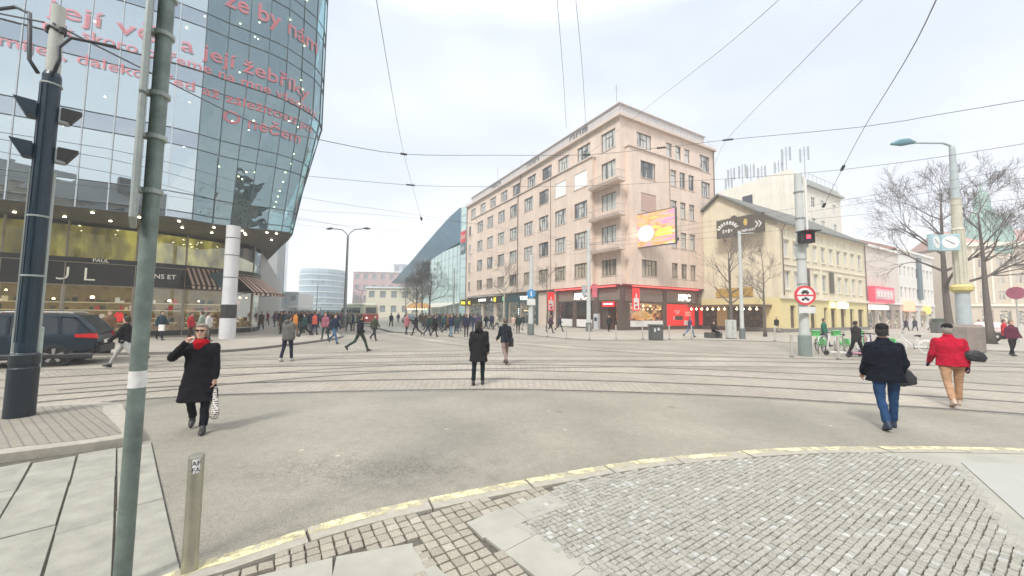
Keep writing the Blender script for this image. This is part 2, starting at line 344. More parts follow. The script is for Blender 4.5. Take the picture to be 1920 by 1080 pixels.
# worn edge of the paint
m = ypaint; n = m.node_tree.nodes; l = m.node_tree.links; bs = n['Principled BSDF']
tq = n.new('ShaderNodeTexNoise'); tq.inputs['Scale'].default_value = 5; tq.inputs['Detail'].default_value = 9; tq.inputs['Roughness'].default_value = .7; l.new(n['Texture Coordinate'].outputs['Object'], tq.inputs['Vector'])
mq = n.new('ShaderNodeMapRange'); mq.inputs[1].default_value = .40; mq.inputs[2].default_value = .56; l.new(tq.outputs['Fac'], mq.inputs[0]); l.new(mq.outputs[0], bs.inputs['Alpha'])

stone = bpy.data.materials.new('sett_stone'); stone.use_nodes = True
n = stone.node_tree.nodes; l = stone.node_tree.links; bs = n['Principled BSDF']; bs.inputs['Roughness'].default_value = .7
ca = n.new('ShaderNodeVertexColor'); ca.layer_name = 'Col'; tq = n.new('ShaderNodeTexNoise'); tq.inputs['Scale'].default_value = 70; tg = n.new('ShaderNodeNewGeometry'); l.new(tg.outputs['Position'], tq.inputs['Vector'])
mq = n.new('ShaderNodeMapRange'); mq.inputs[1].default_value = .3; mq.inputs[2].default_value = .7; mq.inputs[3].default_value = .8; mq.inputs[4].default_value = 1.2; l.new(tq.outputs['Fac'], mq.inputs[0])
vs_ = n.new('ShaderNodeVectorMath'); vs_.operation = 'SCALE'; l.new(ca.outputs[0], vs_.inputs[0]); l.new(mq.outputs[0], vs_.inputs['Scale']); l.new(vs_.outputs[0], bs.inputs['Base Color'])
bp = n.new('ShaderNodeBump'); bp.inputs['Strength'].default_value = .4; bp.inputs['Distance'].default_value = .01; l.new(tq.outputs['Fac'], bp.inputs['Height']); l.new(bp.outputs[0], bs.inputs['Normal'])
def stones(name, P, ang, sx, sy, gap, z, cols, jit=.004, bond=.5, holes=(), tilt=.003, wav=0):
    ca_, sa = math.cos(ang), math.sin(ang); mb = MB(); cl = []
    us = [x*ca_+y*sa for x, y in P]; vs2 = [-x*sa+y*ca_ for x, y in P]
    j = 0; v0 = min(vs2)
    while v0 < max(vs2):
        u0 = min(us) - (bond*sx if j % 2 else 0) - (random.random()*sx if wav else 0)
        while u0 < max(us):
            w_ = sx*(1+random.uniform(-wav, wav)); cu_, cv = u0+w_/2, v0+sy/2+ (wav*.25*math.sin(u0*7+j)*sy)
            x, y = cu_*ca_-cv*sa, cu_*sa+cv*ca_
            if inpoly(x, y, P) and not any(inpoly(x, y, h) for h in holes):
                z0 = z+random.uniform(-tilt, tilt); hx, hy = w_/2-gap/2, sy/2-gap/2; lo, hi = [], []; mid = []
                for qx, qy in ((-1, -1), (1, -1), (1, 1), (-1, 1)):
                    du, dv_ = qx*hx+random.uniform(-jit, jit), qy*hy+random.uniform(-jit, jit)
                    U, V_ = cu_+du, cv+dv_; lo.append((U*ca_-V_*sa, U*sa+V_*ca_, z-.04)); mid.append((U*ca_-V_*sa, U*sa+V_*ca_, z0-.004))
                    U, V_ = cu_+du*.86, cv+dv_*.86; hi.append((U*ca_-V_*sa, U*sa+V_*ca_, z0+random.uniform(-.001, .0015)))
                mb.loft([lo, mid, hi]); r_ = random.random(); c = cols[0] if r_ > .06 else cols[1]; k_ = random.uniform(.88, 1.12); cl += [(c[0]*k_, c[1]*k_, c[2]*k_, 1)]*12
            u0 += w_
        v0 += sy; j += 1
    o = mb.build(name, stone); at_ = o.data.color_attributes.new('Col', 'FLOAT_COLOR', 'POINT')
    for i, c in enumerate(cl): at_.data[i].color = c
    return tag(o, kind='structure')
inner = [(p.x, p.y) for p in offs(KP, -.245)]
mosaic = [(.42, 3.86)] + [q for q in inner if .46 < q[0] < 4.9] + [(4.95, 5.0), (5.5, 4.62), (3.2, 2.1), (2.2, 1.2), (-.6, 1.6), (.66, 2.66), (.05, 3.26)]
stones('mosaic_paving', mosaic, R(33), .057, .053, .006, PV, [(0.3097, 0.2984, 0.2577), (.40, .40, .37)], jit=.004, wav=.12)
slabs = MB()
def slabstrip(A, B_, w_, n_, side=1):
    A, B_ = Vector((*A, 0)), Vector((*B_, 0)); d = (B_-A); L_ = d.length; d.normalize(); p = Vector((-d.y, d.x, 0))*side
    for i in range(n_):
        a, b_ = A+d*(L_*i/n_+.003), A+d*(L_*(i+1)/n_-.003); z = PV+random.uniform(-.001, .001)
        lo = [(q.x, q.y, PV-.05) for q in (a, b_, b_+p*w_, a+p*w_)]; slabs.loft([lo, [(x, y, z) for x, y, _ in lo]])
slabstrip((-.37, 3.31), (.40, 3.86), .27, 2, -1); slabstrip((-.37, 3.31), (.62, 2.16), .36, 3, 1)
slabstrip((-1.27, 2.85), (-.75, 3.02), .42, 1, -1); slabstrip((-1.75, 2.62), (-1.29, 2.84), .4, 1, -1); slabstrip((-.72, 2.98), (.1, 2.1), .32, 0 or 1, -1)
tag(slabs.build('paving_slabs', smooth_slab), kind='structure')
gridP = [q for q in inner if -2.6 < q[0] < .5] + [(.40, 3.88), (-.39, 3.30), (.2, 2.6), (.2, 1.6), (-3.6, 1.6)]
holes = [[(-.37-.0, 3.33), (.42, 3.88), (.6, 3.62), (-.2, 3.05), (.98, 2.4), (.62, 2.1)], [(-1.30, 2.86), (-.73, 3.04), (-.6, 2.62), (-1.1, 2.42)], [(-1.8, 2.62), (-1.28, 2.86), (-1.1, 2.45), (-1.6, 2.2)]]
stones('sett_paving', gridP, R(33), .098, .098, .012, PV, [(0.3097, 0.2806, 0.2277), (0.3561, 0.3253, 0.2704)], jit=.005, bond=0, holes=holes, tilt=.003)
rest = [(4.88, 5.02)] + [q for q in inner if 4.95 < q[0] < 24] + [(24, -8), (2.0, -6), (2.1, 1.15), (3.1, 2.07), (5.40, 4.62)]
poly('slab_pavement', rest, PV-.004, smooth_slab)
poly('slab_pavement_edge', [(5.62, 4.75), (6.3, 4.72), (4.3, 2.0), (3.5, 2.0)], PV+.005, M('pale_slab', (.36, .36, .33), .7, var=.05))

# ---- left: long granite slabs flush with the road and the raised island behind them
e1 = Vector((.725, -.689, 0)); e2 = Vector((.689, .725, 0)); O = Vector((-4.9, 5.21, 0))
poly('slab_bed', [tuple((O+e1*-.25+e2*.01)[:2]), tuple((O+e1*5.6+e2*.01)[:2]), (-6, -3), (-14, -2), (-9.4, 3.6), (-6.53, 4.93)], .008, joint)
sl = MB(); col = 0; acr = 0
for w_ in (.335, .345, .36, .38, .4, .4, .42, .42, .45, .45, .45):
    s_ = -.12+random.uniform(-.2, 0)
    while s_ < 6.2:
        ln_ = random.uniform(.95, 1.35)
        A = O+e1*s_-e2*(acr+.006); 
        top = []; z = .03+random.uniform(-.005, .005)
        for q in (A, A+e1*(ln_-.014), A+e1*(ln_-.014)-e2*(w_-.016), A-e2*(w_-.016)):
            top.append((q.x+random.uniform(-.005, .005), q.y+random.uniform(-.005, .005), z+random.uniform(-.003, .003)))
        # stay in front of the island kerb line
        def front(x, y): return (y-4.88)-(x+6.53)*(.63/.95) < (.0)
        if sum(front(x, y) for x, y, _ in top) >= 3 or s_ > 1.3:
            sl.loft([[(x, y, -.03) for x, y, _ in top], [(x, y, z_-.008) for x, y, z_ in top], [(x*.985+A.x*.0075+(A+e1*ln_-e2*w_).x*.0075, y*.985+A.y*.0075+(A+e1*ln_-e2*w_).y*.0075, z_) for x, y, z_ in top]])
        s_ += ln_
    acr += w_
tag(sl.build('granite_slabs', granite2), kind='structure')
isl = [(-16, -1.5), (-9.6, 2.85), (-6.18, 4.66), (-5.33, 5.27), (-5.25, 5.42), (-6.81, 6.68), (-7.6, 7.2), (-8.99, 6.76), (-11.2, 5.0), (-16, 1.0)]
mb = MB(); ic = Vector((-8.2, 5.2, 0))
outl = spline(isl+[isl[0]], .4)[:-1]
def shrink(P, d): return [(p.x, p.y, 0) for p in offs(P, -d)] if False else [((ic.x+(p.x-ic.x)*(1-d/max(.8, (p-ic).length))), (ic.y+(p.y-ic.y)*(1-d/max(.8, (p-ic).length))), 0) for p in P]
kk = [(x, y, -.05) for x, y, _ in shrink(outl, 0)]; k1 = [(x, y, .115) for x, y, _ in kk]; k2 = [(x, y, .13) for x, y, _ in shrink(outl, .02)]; k3 = [(x, y, .13) for x, y, _ in shrink(outl, .26)]
mb.loft([kk, k1, k2, k3]); o = mb.build('island_kerb', granite); tag(o, kind='structure')
cobl = settmat('island_setts', (0.2814, 0.2586, 0.2117), (0.2532, 0.2317, 0.1859), (.17, .16, .14), .1, .1, .010, rot=R(33), bump=.5, patch=.12, distort=.004)
poly('island_paving', [(x, y) for x, y, _ in shrink(outl, .27)], .134, cobl)

# ---- far pavements
FK = [(-48, -4.5), (-30, 7.2), (-20, 13.6), (-14.6, 15.6), (-13.07, 16.37), (-12.3, 17.6), (-11.95, 19.57), (-11.69, 22.82), (-11.72, 25.11), (-13.4, 29.5), (-22, 44), (-50, 93), (-100, 180)]
FP = spline(FK, .5)
pav = settmat('pavement_mosaic', (0.3561, 0.3253, 0.2704), (0.3239, 0.2935, 0.2447), (.30, .285, .25), .5, .5, .01, rot=R(30), bump=.15, patch=.1)
poly('left_pavement', [(p.x, p.y) for p in FP]+[(-160, 180), (-160, -4.5)], PV, pav)
kb = MB(); P_ = FP; A, B_ = P_, offs(P_, .22)
kb.loft([[(a.x, a.y, -.02), (a.x, a.y, PV+.008), (b_.x, b_.y, PV+.008), (b_.x, b_.y, -.02)] for a, b_ in zip(A, B_)])
tag(kb.build('far_kerb', M('far_kerb_stone', (.17, .16, .14), .8, var=.2)), kind='structure')
poly('car_lane', [(-60, -13), (-48, -4.8), (-30, 6.9), (-20, 13.2), (-14.4, 15.4), (-12.8, 16.1), (-12, 14.2), (-15.5, 11.2), (-30, 2.4), (-48, -10)], .012, asph)
sq = [(-8, 56), (-2.5, 44), (2.6, 30), (5.4, 26.6), (9, 27.2), (14, 28.4), (19.2, 27.3), (22, 24), (34, 19), (60, 14), (150, 10), (190, 200), (-60, 200)]
poly('square_pavement', sq, .028, pav)
poly('stop_platform', [(-21, 49), (-17.6, 46.6), (-10.5, 33.6), (-8.6, 33), (-9, 35.2), (-15.5, 48), (-23, 60), (-27, 62)], .09, smooth_slab)
kb = MB(); P_ = spline([(-21, 49), (-17.6, 46.6), (-10.5, 33.6), (-8.6, 33)], 1); A, B_ = P_, offs(P_, -.3)
kb.loft([[(a.x, a.y, -.02), (a.x, a.y, .1), (b_.x, b_.y, .1), (b_.x, b_.y, -.02)] for a, b_ in zip(A, B_)])
tag(kb.build('platform_kerb', M('far_kerb_stone')), kind='structure')
def gz(x, y):
    if inpoly(x, y, [(p.x, p.y) for p in FP]+[(-160, 180), (-160, -4.5)]): return PV
    return .028 if inpoly(x, y, sq) else .012
# ================================================================ BUILDING HELPERS
def wall_grid(mb, o, d, s0, s1, z0, z1, ops, nrm, depth=.22, mi=0, rmi=0):
    """wall in the vertical plane through o along d, with rectangular openings (a, b, c, e) and their reveals"""
    o, d, nrm = Vector(o), Vector(d), Vector(nrm)
    P = lambda s, z, k=0: o + d*s + Vector((0, 0, z)) - nrm*k
    ss = sorted({s0, s1} | {round(a, 3) for q in ops for a in q[:2]}); zs = sorted({z0, z1} | {round(a, 3) for q in ops for a in q[2:4]})
    flip = d.cross(Vector((0, 0, 1))).dot(nrm) < 0
    def q4(a, b, c, e, m): mb.quad(*((a, b, c, e) if not flip else (e, c, b, a)), m)
    for i in range(len(ss)-1):
        for j in range(len(zs)-1):
            cs, cz = (ss[i]+ss[i+1])/2, (zs[j]+zs[j+1])/2
            if cs < s0 or cs > s1 or cz < z0 or cz > z1 or any(a < cs < b and c < cz < e for a, b, c, e in ops): continue
            q4(P(ss[i], zs[j]), P(ss[i+1], zs[j]), P(ss[i+1], zs[j+1]), P(ss[i], zs[j+1]), mi)
    for a, b, c, e in ops:
        q4(P(a, c), P(a, e), P(a, e, depth), P(a, c, depth), rmi); q4(P(b, e), P(b, c), P(b, c, depth), P(b, e, depth), rmi)
        q4(P(a, e), P(b, e), P(b, e, depth), P(a, e, depth), rmi); q4(P(b, c), P(a, c), P(a, c, depth), P(b, c, depth), rmi)
WM = {}
def window(parent, o, d, nrm, a, b, c, e, kind='three', frame=None, pane=None, depth=.2, sill=None, plabel=None, t=.07):
    o, d, nrm = Vector(o), Vector(d), Vector(nrm); wd, ht = round(b-a, 2), round(e-c, 2)
    left = d.cross(Vector((0, 0, 1))).dot(nrm) < 0
    key = (kind, wd, ht, frame.name, pane.name, left, bool(sill))
    rot = math.atan2(d.y, d.x); 
    if left: rot += math.pi
    pos = o + d*(b if left else a) - nrm*depth + Vector((0, 0, c))
    if key in WM:
        f0, p0, s0 = WM[key]
        f = f0.copy(); C.objects.link(f); p = p0.copy(); C.objects.link(p); p.parent = f; s = None
        if s0: s = s0.copy(); C.objects.link(s); s.parent = f
    else:
        fm = MB(); x0, x1 = 0, wd
        fm.box(x0, -.05, 0, x1, .03, t); fm.box(x0, -.05, ht-t, x1, .03, ht); fm.box(x0, -.05, t, x0+t, .03, ht-t); fm.box(x1-t, -.05, t, x1, .03, ht-t)
        if kind == 'three':
            zt = ht*.68
            for q in (.28, .72): fm.box(wd*q-.04, -.045, t, wd*q+.04, .025, ht-t)
            fm.box(wd*.28+.04, -.04, zt-.035, wd*.72-.04, .02, zt+.035); fm.box(wd*.5-.025, -.04, t, wd*.5+.025, .02, zt-.035)
        elif kind == 'one':
            zt = ht*.68; fm.box(t, -.04, zt-.03, wd-t, .02, zt+.03)
        elif kind == 'two':
            zt = ht*.7; fm.box(wd*.5-.035, -.045, t, wd*.5+.035, .025, ht-t); fm.box(t, -.04, zt-.03, wd*.5-.035, .02, zt+.03); fm.box(wd*.5+.035, -.04, zt-.03, wd-t, .02, zt+.03)
        elif kind == 'door':
            for q in (.33, .67): fm.box(wd*q-.04, -.045, t, wd*q+.04, .025, ht-t)
            fm.box(t, -.04, .5, wd*.33-.04, .02, .58)
        pm = MB(); pm.quad((t*.5, 0, t*.5), (wd-t*.5, 0, t*.5), (wd-t*.5, 0, ht-t*.5), (t*.5, 0, ht-t*.5))
        f = fm.build('window', frame, parent); p = pm.build('pane', pane, f); s = None
        if sill:
            sm = MB(); sm.box(-.08, -depth-.07, -.09, wd+.08, -.06, -.01); s = sm.build('sill', sill, f)
        WM[key] = (f, p, s)
    f.parent = parent; f.location = pos; f.rotation_euler = (0, 0, rot)
    return f
def panemat(name, base=(.30, .31, .31), curt=(.62, .60, .56), amt=.5, spec=.8):
    m = bpy.data.materials.new(name); m.use_nodes = True; n = m.node_tree.nodes; l = m.node_tree.links; b = n['Principled BSDF']
    b.inputs['Roughness'].default_value = .06; b.inputs['Specular IOR Level'].default_value = spec
    oi = n.new('ShaderNodeObjectInfo'); t = n.new('ShaderNodeTexCoord'); mp = n.new('ShaderNodeMapping'); mp.inputs['Scale'].default_value = (1.3, 1, .25); l.new(t.outputs['Object'], mp.inputs[0])
    cv = n.new('ShaderNodeCombineXYZ'); ms = n.new('ShaderNodeMath'); ms.operation = 'MULTIPLY'; ms.inputs[1].default_value = 50; l.new(oi.outputs['Random'], ms.inputs[0])
    for k in range(3): l.new(ms.outputs[0], cv.inputs[k])
    l.new(cv.outputs[0], mp.inputs['Location'])
    no = n.new('ShaderNodeTexNoise'); no.inputs['Scale'].default_value = 1.5; no.inputs['Detail'].default_value = 2; l.new(mp.outputs[0], no.inputs['Vector'])
    ad = n.new('ShaderNodeMath'); ad.operation = 'MULTIPLY_ADD'; ad.inputs[1].default_value = .35; l.new(oi.outputs['Random'], ad.inputs[0]); l.new(no.outputs['Fac'], ad.inputs[2])
    mr = n.new('ShaderNodeMapRange'); mr.inputs[1].default_value = .62-.12*amt; mr.inputs[2].default_value = .80-.12*amt; l.new(ad.outputs[0], mr.inputs[0])
    mi = n.new('ShaderNodeMix'); mi.data_type = 'RGBA'; mi.inputs[6].default_value = (*base, 1); mi.inputs[7].default_value = (*curt, 1); l.new(mr.outputs[0], mi.inputs[0]); l.new(mi.outputs[2], b.inputs['Base Color'])
    return m
winframe = M('dark_window_frame', (.10, .095, .09), .6, var=.1)
whiteframe = M('white_window_frame', (.6, .6, .57), .6, var=.05)
pane_a = panemat('window_pane', (.07, .08, .09), (.55, .54, .50), 1.1)
pane_b = panemat('window_pane_beige', (.09, .08, .065), (.42, .35, .26), 1.0)
plaster = M('pink_plaster', (.69, .555, .46), .9, var=.09, scale=.5, bump=.1, bscale=30, streak=.14)
plaster2 = M('pink_plaster_smooth', (.69, .555, .46), .9, var=.05, scale=.8)
cornicem = M('pale_cornice', (.60, .50, .43), .9, var=.06)
greyattic = M('grey_attic_wall', (.55, .52, .51), .9, var=.08)
roofm = M('roof_sheet', (.16, .15, .15), .7, var=.15)
darkm = M('interior_dark', (.04, .035, .03), .9)
ironm = M('painted_iron', (.30, .28, .26), .6, var=.1)
brown = M('brown_cladding', (.10, .068, .052), .55, var=.12, scale=2)
redl = M('red_light_strip', (1, .08, .07), emit=1.3)
whitel = M('white_sign_light', (1, .97, .9), emit=.85)
redp = M('red_panel', (.62, .022, .02), .45, var=.15, scale=2)
redlit = M('red_backlit_panel', (.75, .02, .018), .5, emit=.35)
whitep = M('white_panel', (.72, .71, .68), .6, var=.05)
warml = M('warm_lamp', (1, .72, .38), emit=5)
shopglass = glassmat('shop_glass', (.85, .85, .82), .08, .02)
def lit_box(mb, o, d, nrm, a, b, z0, z1, dep, mi=0):                   # the room behind a shop window
    o, d, nrm = Vector(o), Vector(d), Vector(nrm); P = lambda s, z, k: o+d*s+Vector((0, 0, z))-nrm*k
    mb.quad(P(a, z0, dep), P(b, z0, dep), P(b, z1, dep), P(a, z1, dep), mi)
    mb.quad(P(a, z0, .1), P(a, z0, dep), P(a, z1, dep), P(a, z1, .1), mi); mb.quad(P(b, z0, .1), P(b, z0, dep), P(b, z1, dep), P(b, z1, .1), mi)
    mb.quad(P(a, z1, .1), P(b, z1, .1), P(b, z1, dep), P(a, z1, dep), mi); mb.quad(P(a, z0, .1), P(b, z0, .1), P(b, z0, dep), P(a, z0, dep), mi)
def interior_mat(name, cols, emit=.5, sc=(1.2, 1.2, 1.6)):
    m = bpy.data.materials.new(name); m.use_nodes = True; n = m.node_tree.nodes; l = m.node_tree.links; b = n['Principled BSDF']
    t = n.new('ShaderNodeTexCoord'); mp = n.new('ShaderNodeMapping'); mp.inputs['Scale'].default_value = sc; l.new(t.outputs['Object'], mp.inputs[0])
    v = n.new('ShaderNodeTexVoronoi'); v.distance = 'CHEBYCHEV'; v.inputs['Scale'].default_value = 2.2; l.new(mp.outputs[0], v.inputs['Vector'])
    sp = n.new('ShaderNodeSeparateColor'); l.new(v.outputs['Color'], sp.inputs[0]); r = n.new('ShaderNodeValToRGB'); l.new(sp.outputs[0], r.inputs[0]); r.color_ramp.interpolation = 'CONSTANT'
    el = r.color_ramp.elements; el[0].color = (*cols[0], 1); el[1].position = 1/len(cols); el[1].color = (*cols[1], 1)
    for i, c in enumerate(cols[2:]): q = el.new((i+2)/len(cols)); q.color = (*c, 1)
    l.new(r.outputs[0], b.inputs['Base Color']); l.new(r.outputs[0], b.inputs['Emission Color']); b.inputs['Emission Strength'].default_value = emit; b.inputs['Roughness'].default_value = .8  # room surfaces emit their own colour, standing in for the interior lighting
    return m
# ================================================================ CORNER APARTMENT BUILDING (local x = right street, local y = left street)
K0 = (12.55, 42.59); kb_ = thing('apartment_building', 'six storey salmon pink corner block with a fast food restaurant on its ground floor', 'building', (*K0, 0), R(30))
X, Y, NX, NY = Vector((1, 0, 0)), Vector((0, 1, 0)), Vector((0, -1, 0)), Vector((-1, 0, 0))
LX, LY, BAY = 18.7, 45.6, .55
rows = [(6.5, 8.4), (10.4, 12.5), (14.4, 16.5), (18.4, 20.5), (22.0, 24.3)]
top_l = [(.7, 3.1), (5.1, 7.7), (9.5, 12.0), (13.6, 16.1), (17.8, 20.4), (22.7, 25.2), (27.1, 29.6), (31.6, 34.1), (36.2, 38.7), (41.0, 43.4)]
top_r = [(2.9, 5.6), (8.4, 9.6), (10.25, 11.45), (12.1, 13.3), (15.5, 17.8)]
wm = MB(); opsL = []; opsR = []; 
GW = [(c, e) for c, e in rows]
# base plane: recessed strip by the corner and the top storey; the storeys between step forward as a bay
bayL = (4.15, 42.0); bayR = (.9, 14.9); BZ = (5.35, 21.75)
o0 = Vector((0, 0, 0))
Lo = [(a, b, c, e) for a, b in top_l for c, e in rows if c > 21.75 or a < 4]
wall_grid(wm, o0, Y, 0, LY, 5.35, 25.3, Lo + [(b0, b1, *BZ) for b0, b1 in [bayL]], NY)
Ro = [(a, b, c, e) for a, b in top_r for c, e in rows if c > 21.75 or a > 15]
wall_grid(wm, o0, X, 0, LX, 5.35, 25.3, Ro + [(bayR[0], bayR[1], *BZ)], NX)
oL = Vector((-BAY, 0, 0)); oR = Vector((0, -BAY, 0))
Lb = [(a, b, c, e) for a, b in top_l if a > 4 and a < 41 for c, e in rows if e < 21.75]
wall_grid(wm, oL, Y, bayL[0], bayL[1], BZ[0], BZ[1], Lb, NY)
Rb = [(a, b, c, e) for a, b in top_r if a < 15 for c, e in rows if e < 21.75]
wall_grid(wm, oR, X, bayR[0], bayR[1], BZ[0], BZ[1], Rb, NX)
for (o_, d_, n_, bb) in ((oL, Y, NY, bayL), (oR, X, NX, bayR)):
    for s_ in bb:
        P = lambda z, k: o_+d_*s_+Vector((0, 0, z))-n_*k
        wm.quad(P(BZ[0], 0), P(BZ[1], 0), P(BZ[1], BAY), P(BZ[0], BAY))
    Q = lambda s, z, k: o_+d_*s+Vector((0, 0, z))-n_*k
    for z_ in BZ: wm.quad(Q(bb[0], z_, 0), Q(bb[1], z_, 0), Q(bb[1], z_, BAY), Q(bb[0], z_, BAY))
# ends, back
wm.quad((0, LY, 0), (0, LY, 25.3), (14, LY, 25.3), (14, LY, 0)); wm.quad((LX, 0, 0), (LX, 14, 0), (LX, 14, 25.3), (LX, 0, 25.3))
wm.quad((14, 14, 0), (14, LY, 0), (14, LY, 25.3), (14, 14, 25.3)); wm.quad((14, 14, 0), (14, 14, 25.3), (LX, 14, 25.3), (LX, 14, 0))
wm.build('wall', plaster, kb_)
ins = MB(); ins.box(.3, .3, 5.3, 13.7, LY-.3, 25.2); ins.box(.3, .3, 5.3, LX-.3, 13.7, 25.2); ins.build('floors', darkm, kb_)
cm = MB()
cm.box(-.45, -.45, 25.3, LX+.2, 14, 25.62); cm.box(-.45, 14.0, 25.3, 14, LY+.1, 25.62)                     # main cornice
cm.box(-BAY-.18, bayL[0]-.15, BZ[1]+.002, .02, bayL[1]+.15, BZ[1]+.17); cm.box(bayR[0]-.15, -BAY-.18, BZ[1]+.002, bayR[1]+.15, .02, BZ[1]+.17)
cm.box(-.12, -.12, 5.2, bayL[0]*0+.02, bayL[0], 5.45)
cm.build('cornice', cornicem, kb_)
at = MB(); at.box(.35, .35, 25.62, LX-1.6, 13, 27.2); at.box(.35, 13.0, 25.62, 13, LY-1.5, 27.2)
at.box(.15, .15, 27.2, LX-1.4, 13.2, 27.34); at.box(.15, 13.2, 27.2, 13.2, LY-1.3, 27.34)
att = at.build('attic', greyattic, kb_)
for s_ in (6.0, 17.5, 30.5):
    for k in range(3): window(kb_, (.35, 0, 0), Y, NY, s_+k*1.3, s_+k*1.3+1.0, 25.95, 26.9, 'one', winframe, pane_a, depth=.0-.03)
rl = MB()
for i in range(30):
    q = i*1.55; rl.tube([(-.3, q-.3, 25.62), (-.3, q-.3, 26.5)], .02, 4)
for z_ in (26.1, 26.5): rl.tube([(-.3, -.3, z_), (-.3, LY, z_)], .018, 4); rl.tube([(-.3, -.3, z_), (LX, -.3, z_)], .018, 4)
for i in range(12): rl.tube([(-.3+i*1.6, -.3, 25.62), (-.3+i*1.6, -.3, 26.5)], .02, 4)
rl.build('roof_railing', ironm, kb_)
rt_ = MB(); rt_.lathe([(1.3, 0), (1.3, .9), (1.1, 1.3), (.5, 1.6), (.02, 1.7)], 14, (4.5, 14.5, 27.34)); rt_.box(6, 20, 27.34, 8, 22, 28.4); rt_.box(15.2, 5, 27.34, 16.2, 6.5, 28.3)
rt_.build('rooftop_tank', M('faded_green_metal', (.25, .36, .36), .6), kb_)
an = MB(); an.tube([(.8, 1.2, 27.3), (.8, 1.2, 30.2)], .03, 5); an.tube([(.3, 1.2, 29.7), (1.3, 1.2, 29.7)], .02, 4); an.tube([(.5, 1.2, 29.3), (1.1, 1.2, 29.3)], .02, 4); an.tube([(1, 33, 27.3), (1, 33, 30.5)], .03, 5); an.tube([(.4, 33, 30.2), (1.6, 33, 30.2)], .02, 4)
for q in (24, 27, 40): an.tube([(1, q, 27.3), (1, q, 28.8)], .03, 4); an.tube([(1, q-.4, 28.6), (1, q+.4, 28.6)], .02, 4)
an.build('aerial', ironm, kb_)
for a, b in top_l:
    for c, e in rows:
        base = (c > 21.75 or a < 4 or a > 41); pl = pane_b if c < 9 else pane_a
        if a < 4 and 9 < c < 21: continue
        window(kb_, o0 if base else oL, Y, NY, a, b, c, e, 'three' if b-a > 2 else 'one', winframe, pl, sill=cornicem)
for c, e in rows[1:4]: window(kb_, o0, Y, NY, .7, 3.1, c-.75, e, 'door', winframe, pane_a)
for a, b in top_r:
    for c, e in rows:
        base = (c > 21.75 or a > 15); pl = pane_b if c < 9 or (c < 17 and a > 15) else pane_a
        window(kb_, o0 if base else oR, X, NX, a, b, c, e, 'three' if b-a > 2 else 'one', winframe, pl, sill=cornicem)
bl = MB(); bl.box(-BAY+.04, 5.15, 18.45, -BAY+.10, 7.65, 20.45); bl.box(-BAY+.04, 9.55, 18.45, -BAY+.10, 11.95, 20.45)
tag(bl.build('window_blind', M('white_blind', (.8, .8, .78), .7, var=.03), kb_), 'closed white blind in a third floor window')
bl = MB(); bl.box(2.95, -BAY+.04, 14.45, 5.55, -BAY+.1, 16.45); tag(bl.build('window_blind', M('pink_blind', (.50, .34, .29), .8, var=.06), kb_), 'closed pink blind covering a window of the right facade')
for z_ in (9.5, 13.5, 17.5):
    bc = thing('balcony', None, None); bc.parent = kb_
    q = MB(); q.box(-1.25, -.9, z_-.28, .0, 4.1, z_-.02); q.box(-1.32, -.97, z_-.1, -1.25, 4.15, z_-.02); q.build('balcony_slab', cornicem, bc)
    q = MB()
    for i in range(27):
        yy = -.85+i*.185; q.tube([(-1.2, yy, z_-.02), (-1.2, yy, z_+.95)], .012, 4)
    for i in range(6): q.tube([(-1.2+i*.2, -.85, z_-.02), (-1.2+i*.2, -.85, z_+.95)], .012, 4); q.tube([(-1.2+i*.2, 4.0, z_-.02), (-1.2+i*.2, 4.0, z_+.95)], .012, 4)
    for zz in (z_+.08, z_+.97): q.tube([(-.1, -.85, zz), (-1.2, -.85, zz), (-1.2, 4.0, zz), (-.5, 4.0, zz)], .025, 5)
    q.build('railing', ironm, bc)
dp = MB(); dp.tube([(-BAY-.1, 22.3, 5.4), (-BAY-.1, 22.3, 21.7), (-.35, 22.3, 22.2), (-.15, 22.3, 25.3)], .07, 6); dp.build('drainpipe', M('brown_pipe', (.14, .09, .07), .6), kb_)
dp = MB(); dp.tube([(-BAY-.06, 13, 5.4), (-BAY-.06, 13, 21.7)], .035, 5); dp.tube([(8.1, -BAY-.1, 13), (8.1, -BAY-.1, 23.5)], .03, 5); dp.tube([(LX-.12, -.12, .2), (LX-.12, -.12, 25.3)], .07, 6); dp.tube([(-.12, LY-.2, .2), (-.12, LY-.2, 25.3)], .07, 6); dp.build('drainpipe', M('brown_pipe'), kb_)
# ---- ground floor: restaurant at the corner (s 0-12 left street, whole right street), shops beyond
inte = interior_mat('restaurant_interior', [(.10, .055, .025), (.30, .16, .06), (.16, .09, .05), (.55, .34, .15), (.35, .08, .04), (.06, .04, .03)], .55)
gf = MB(); 
gR = [(1.35, 7.1, 1.15, 3.2), (7.9, 13.6, .45, 3.25), (14.4, 18.2, .5, 3.2)]
wall_grid(gf, (0, -.06, 0), X, -.06, LX-.0, 0, 5.0, gR, NX, .18)
gL = [(.55, 3.4, .12, 3.3), (4.7, 7.7, 1.2, 3.45), (8.6, 11.6, 1.2, 3.4)]
wall_grid(gf, (-.06, 0, 0), Y, -.06, 12.1, 0, 5.0, gL, NY, .18)
gf.box(.25, 2.3, 0, LX-.2, 13.6, 5.3); 
for q in (-.1, 7.15, 13.65, 18.2): gf.box(q, -.13, 0, q+.62, -.0605, 5.0)
for q in (3.55, 7.85, 11.7): gf.box(-.13, q, 0, -.0605, q+.55, 5.0)
gf.build('restaurant_front', brown, kb_)
pn = MB(); gpan = M('grey_brown_panel', (.22, .175, .14), .6, var=.08)
for a, b in ((.6, 7.1), (7.85, 13.6), (14.35, 18.1)): pn.box(a, -.115, 3.42, b, -.062, 4.82)
for a, b in ((.1, 3.5), (4.2, 7.8), (8.5, 11.6)): pn.box(-.115, a, 3.55, -.062, b, 4.82)
pn.build('fascia', gpan, kb_)
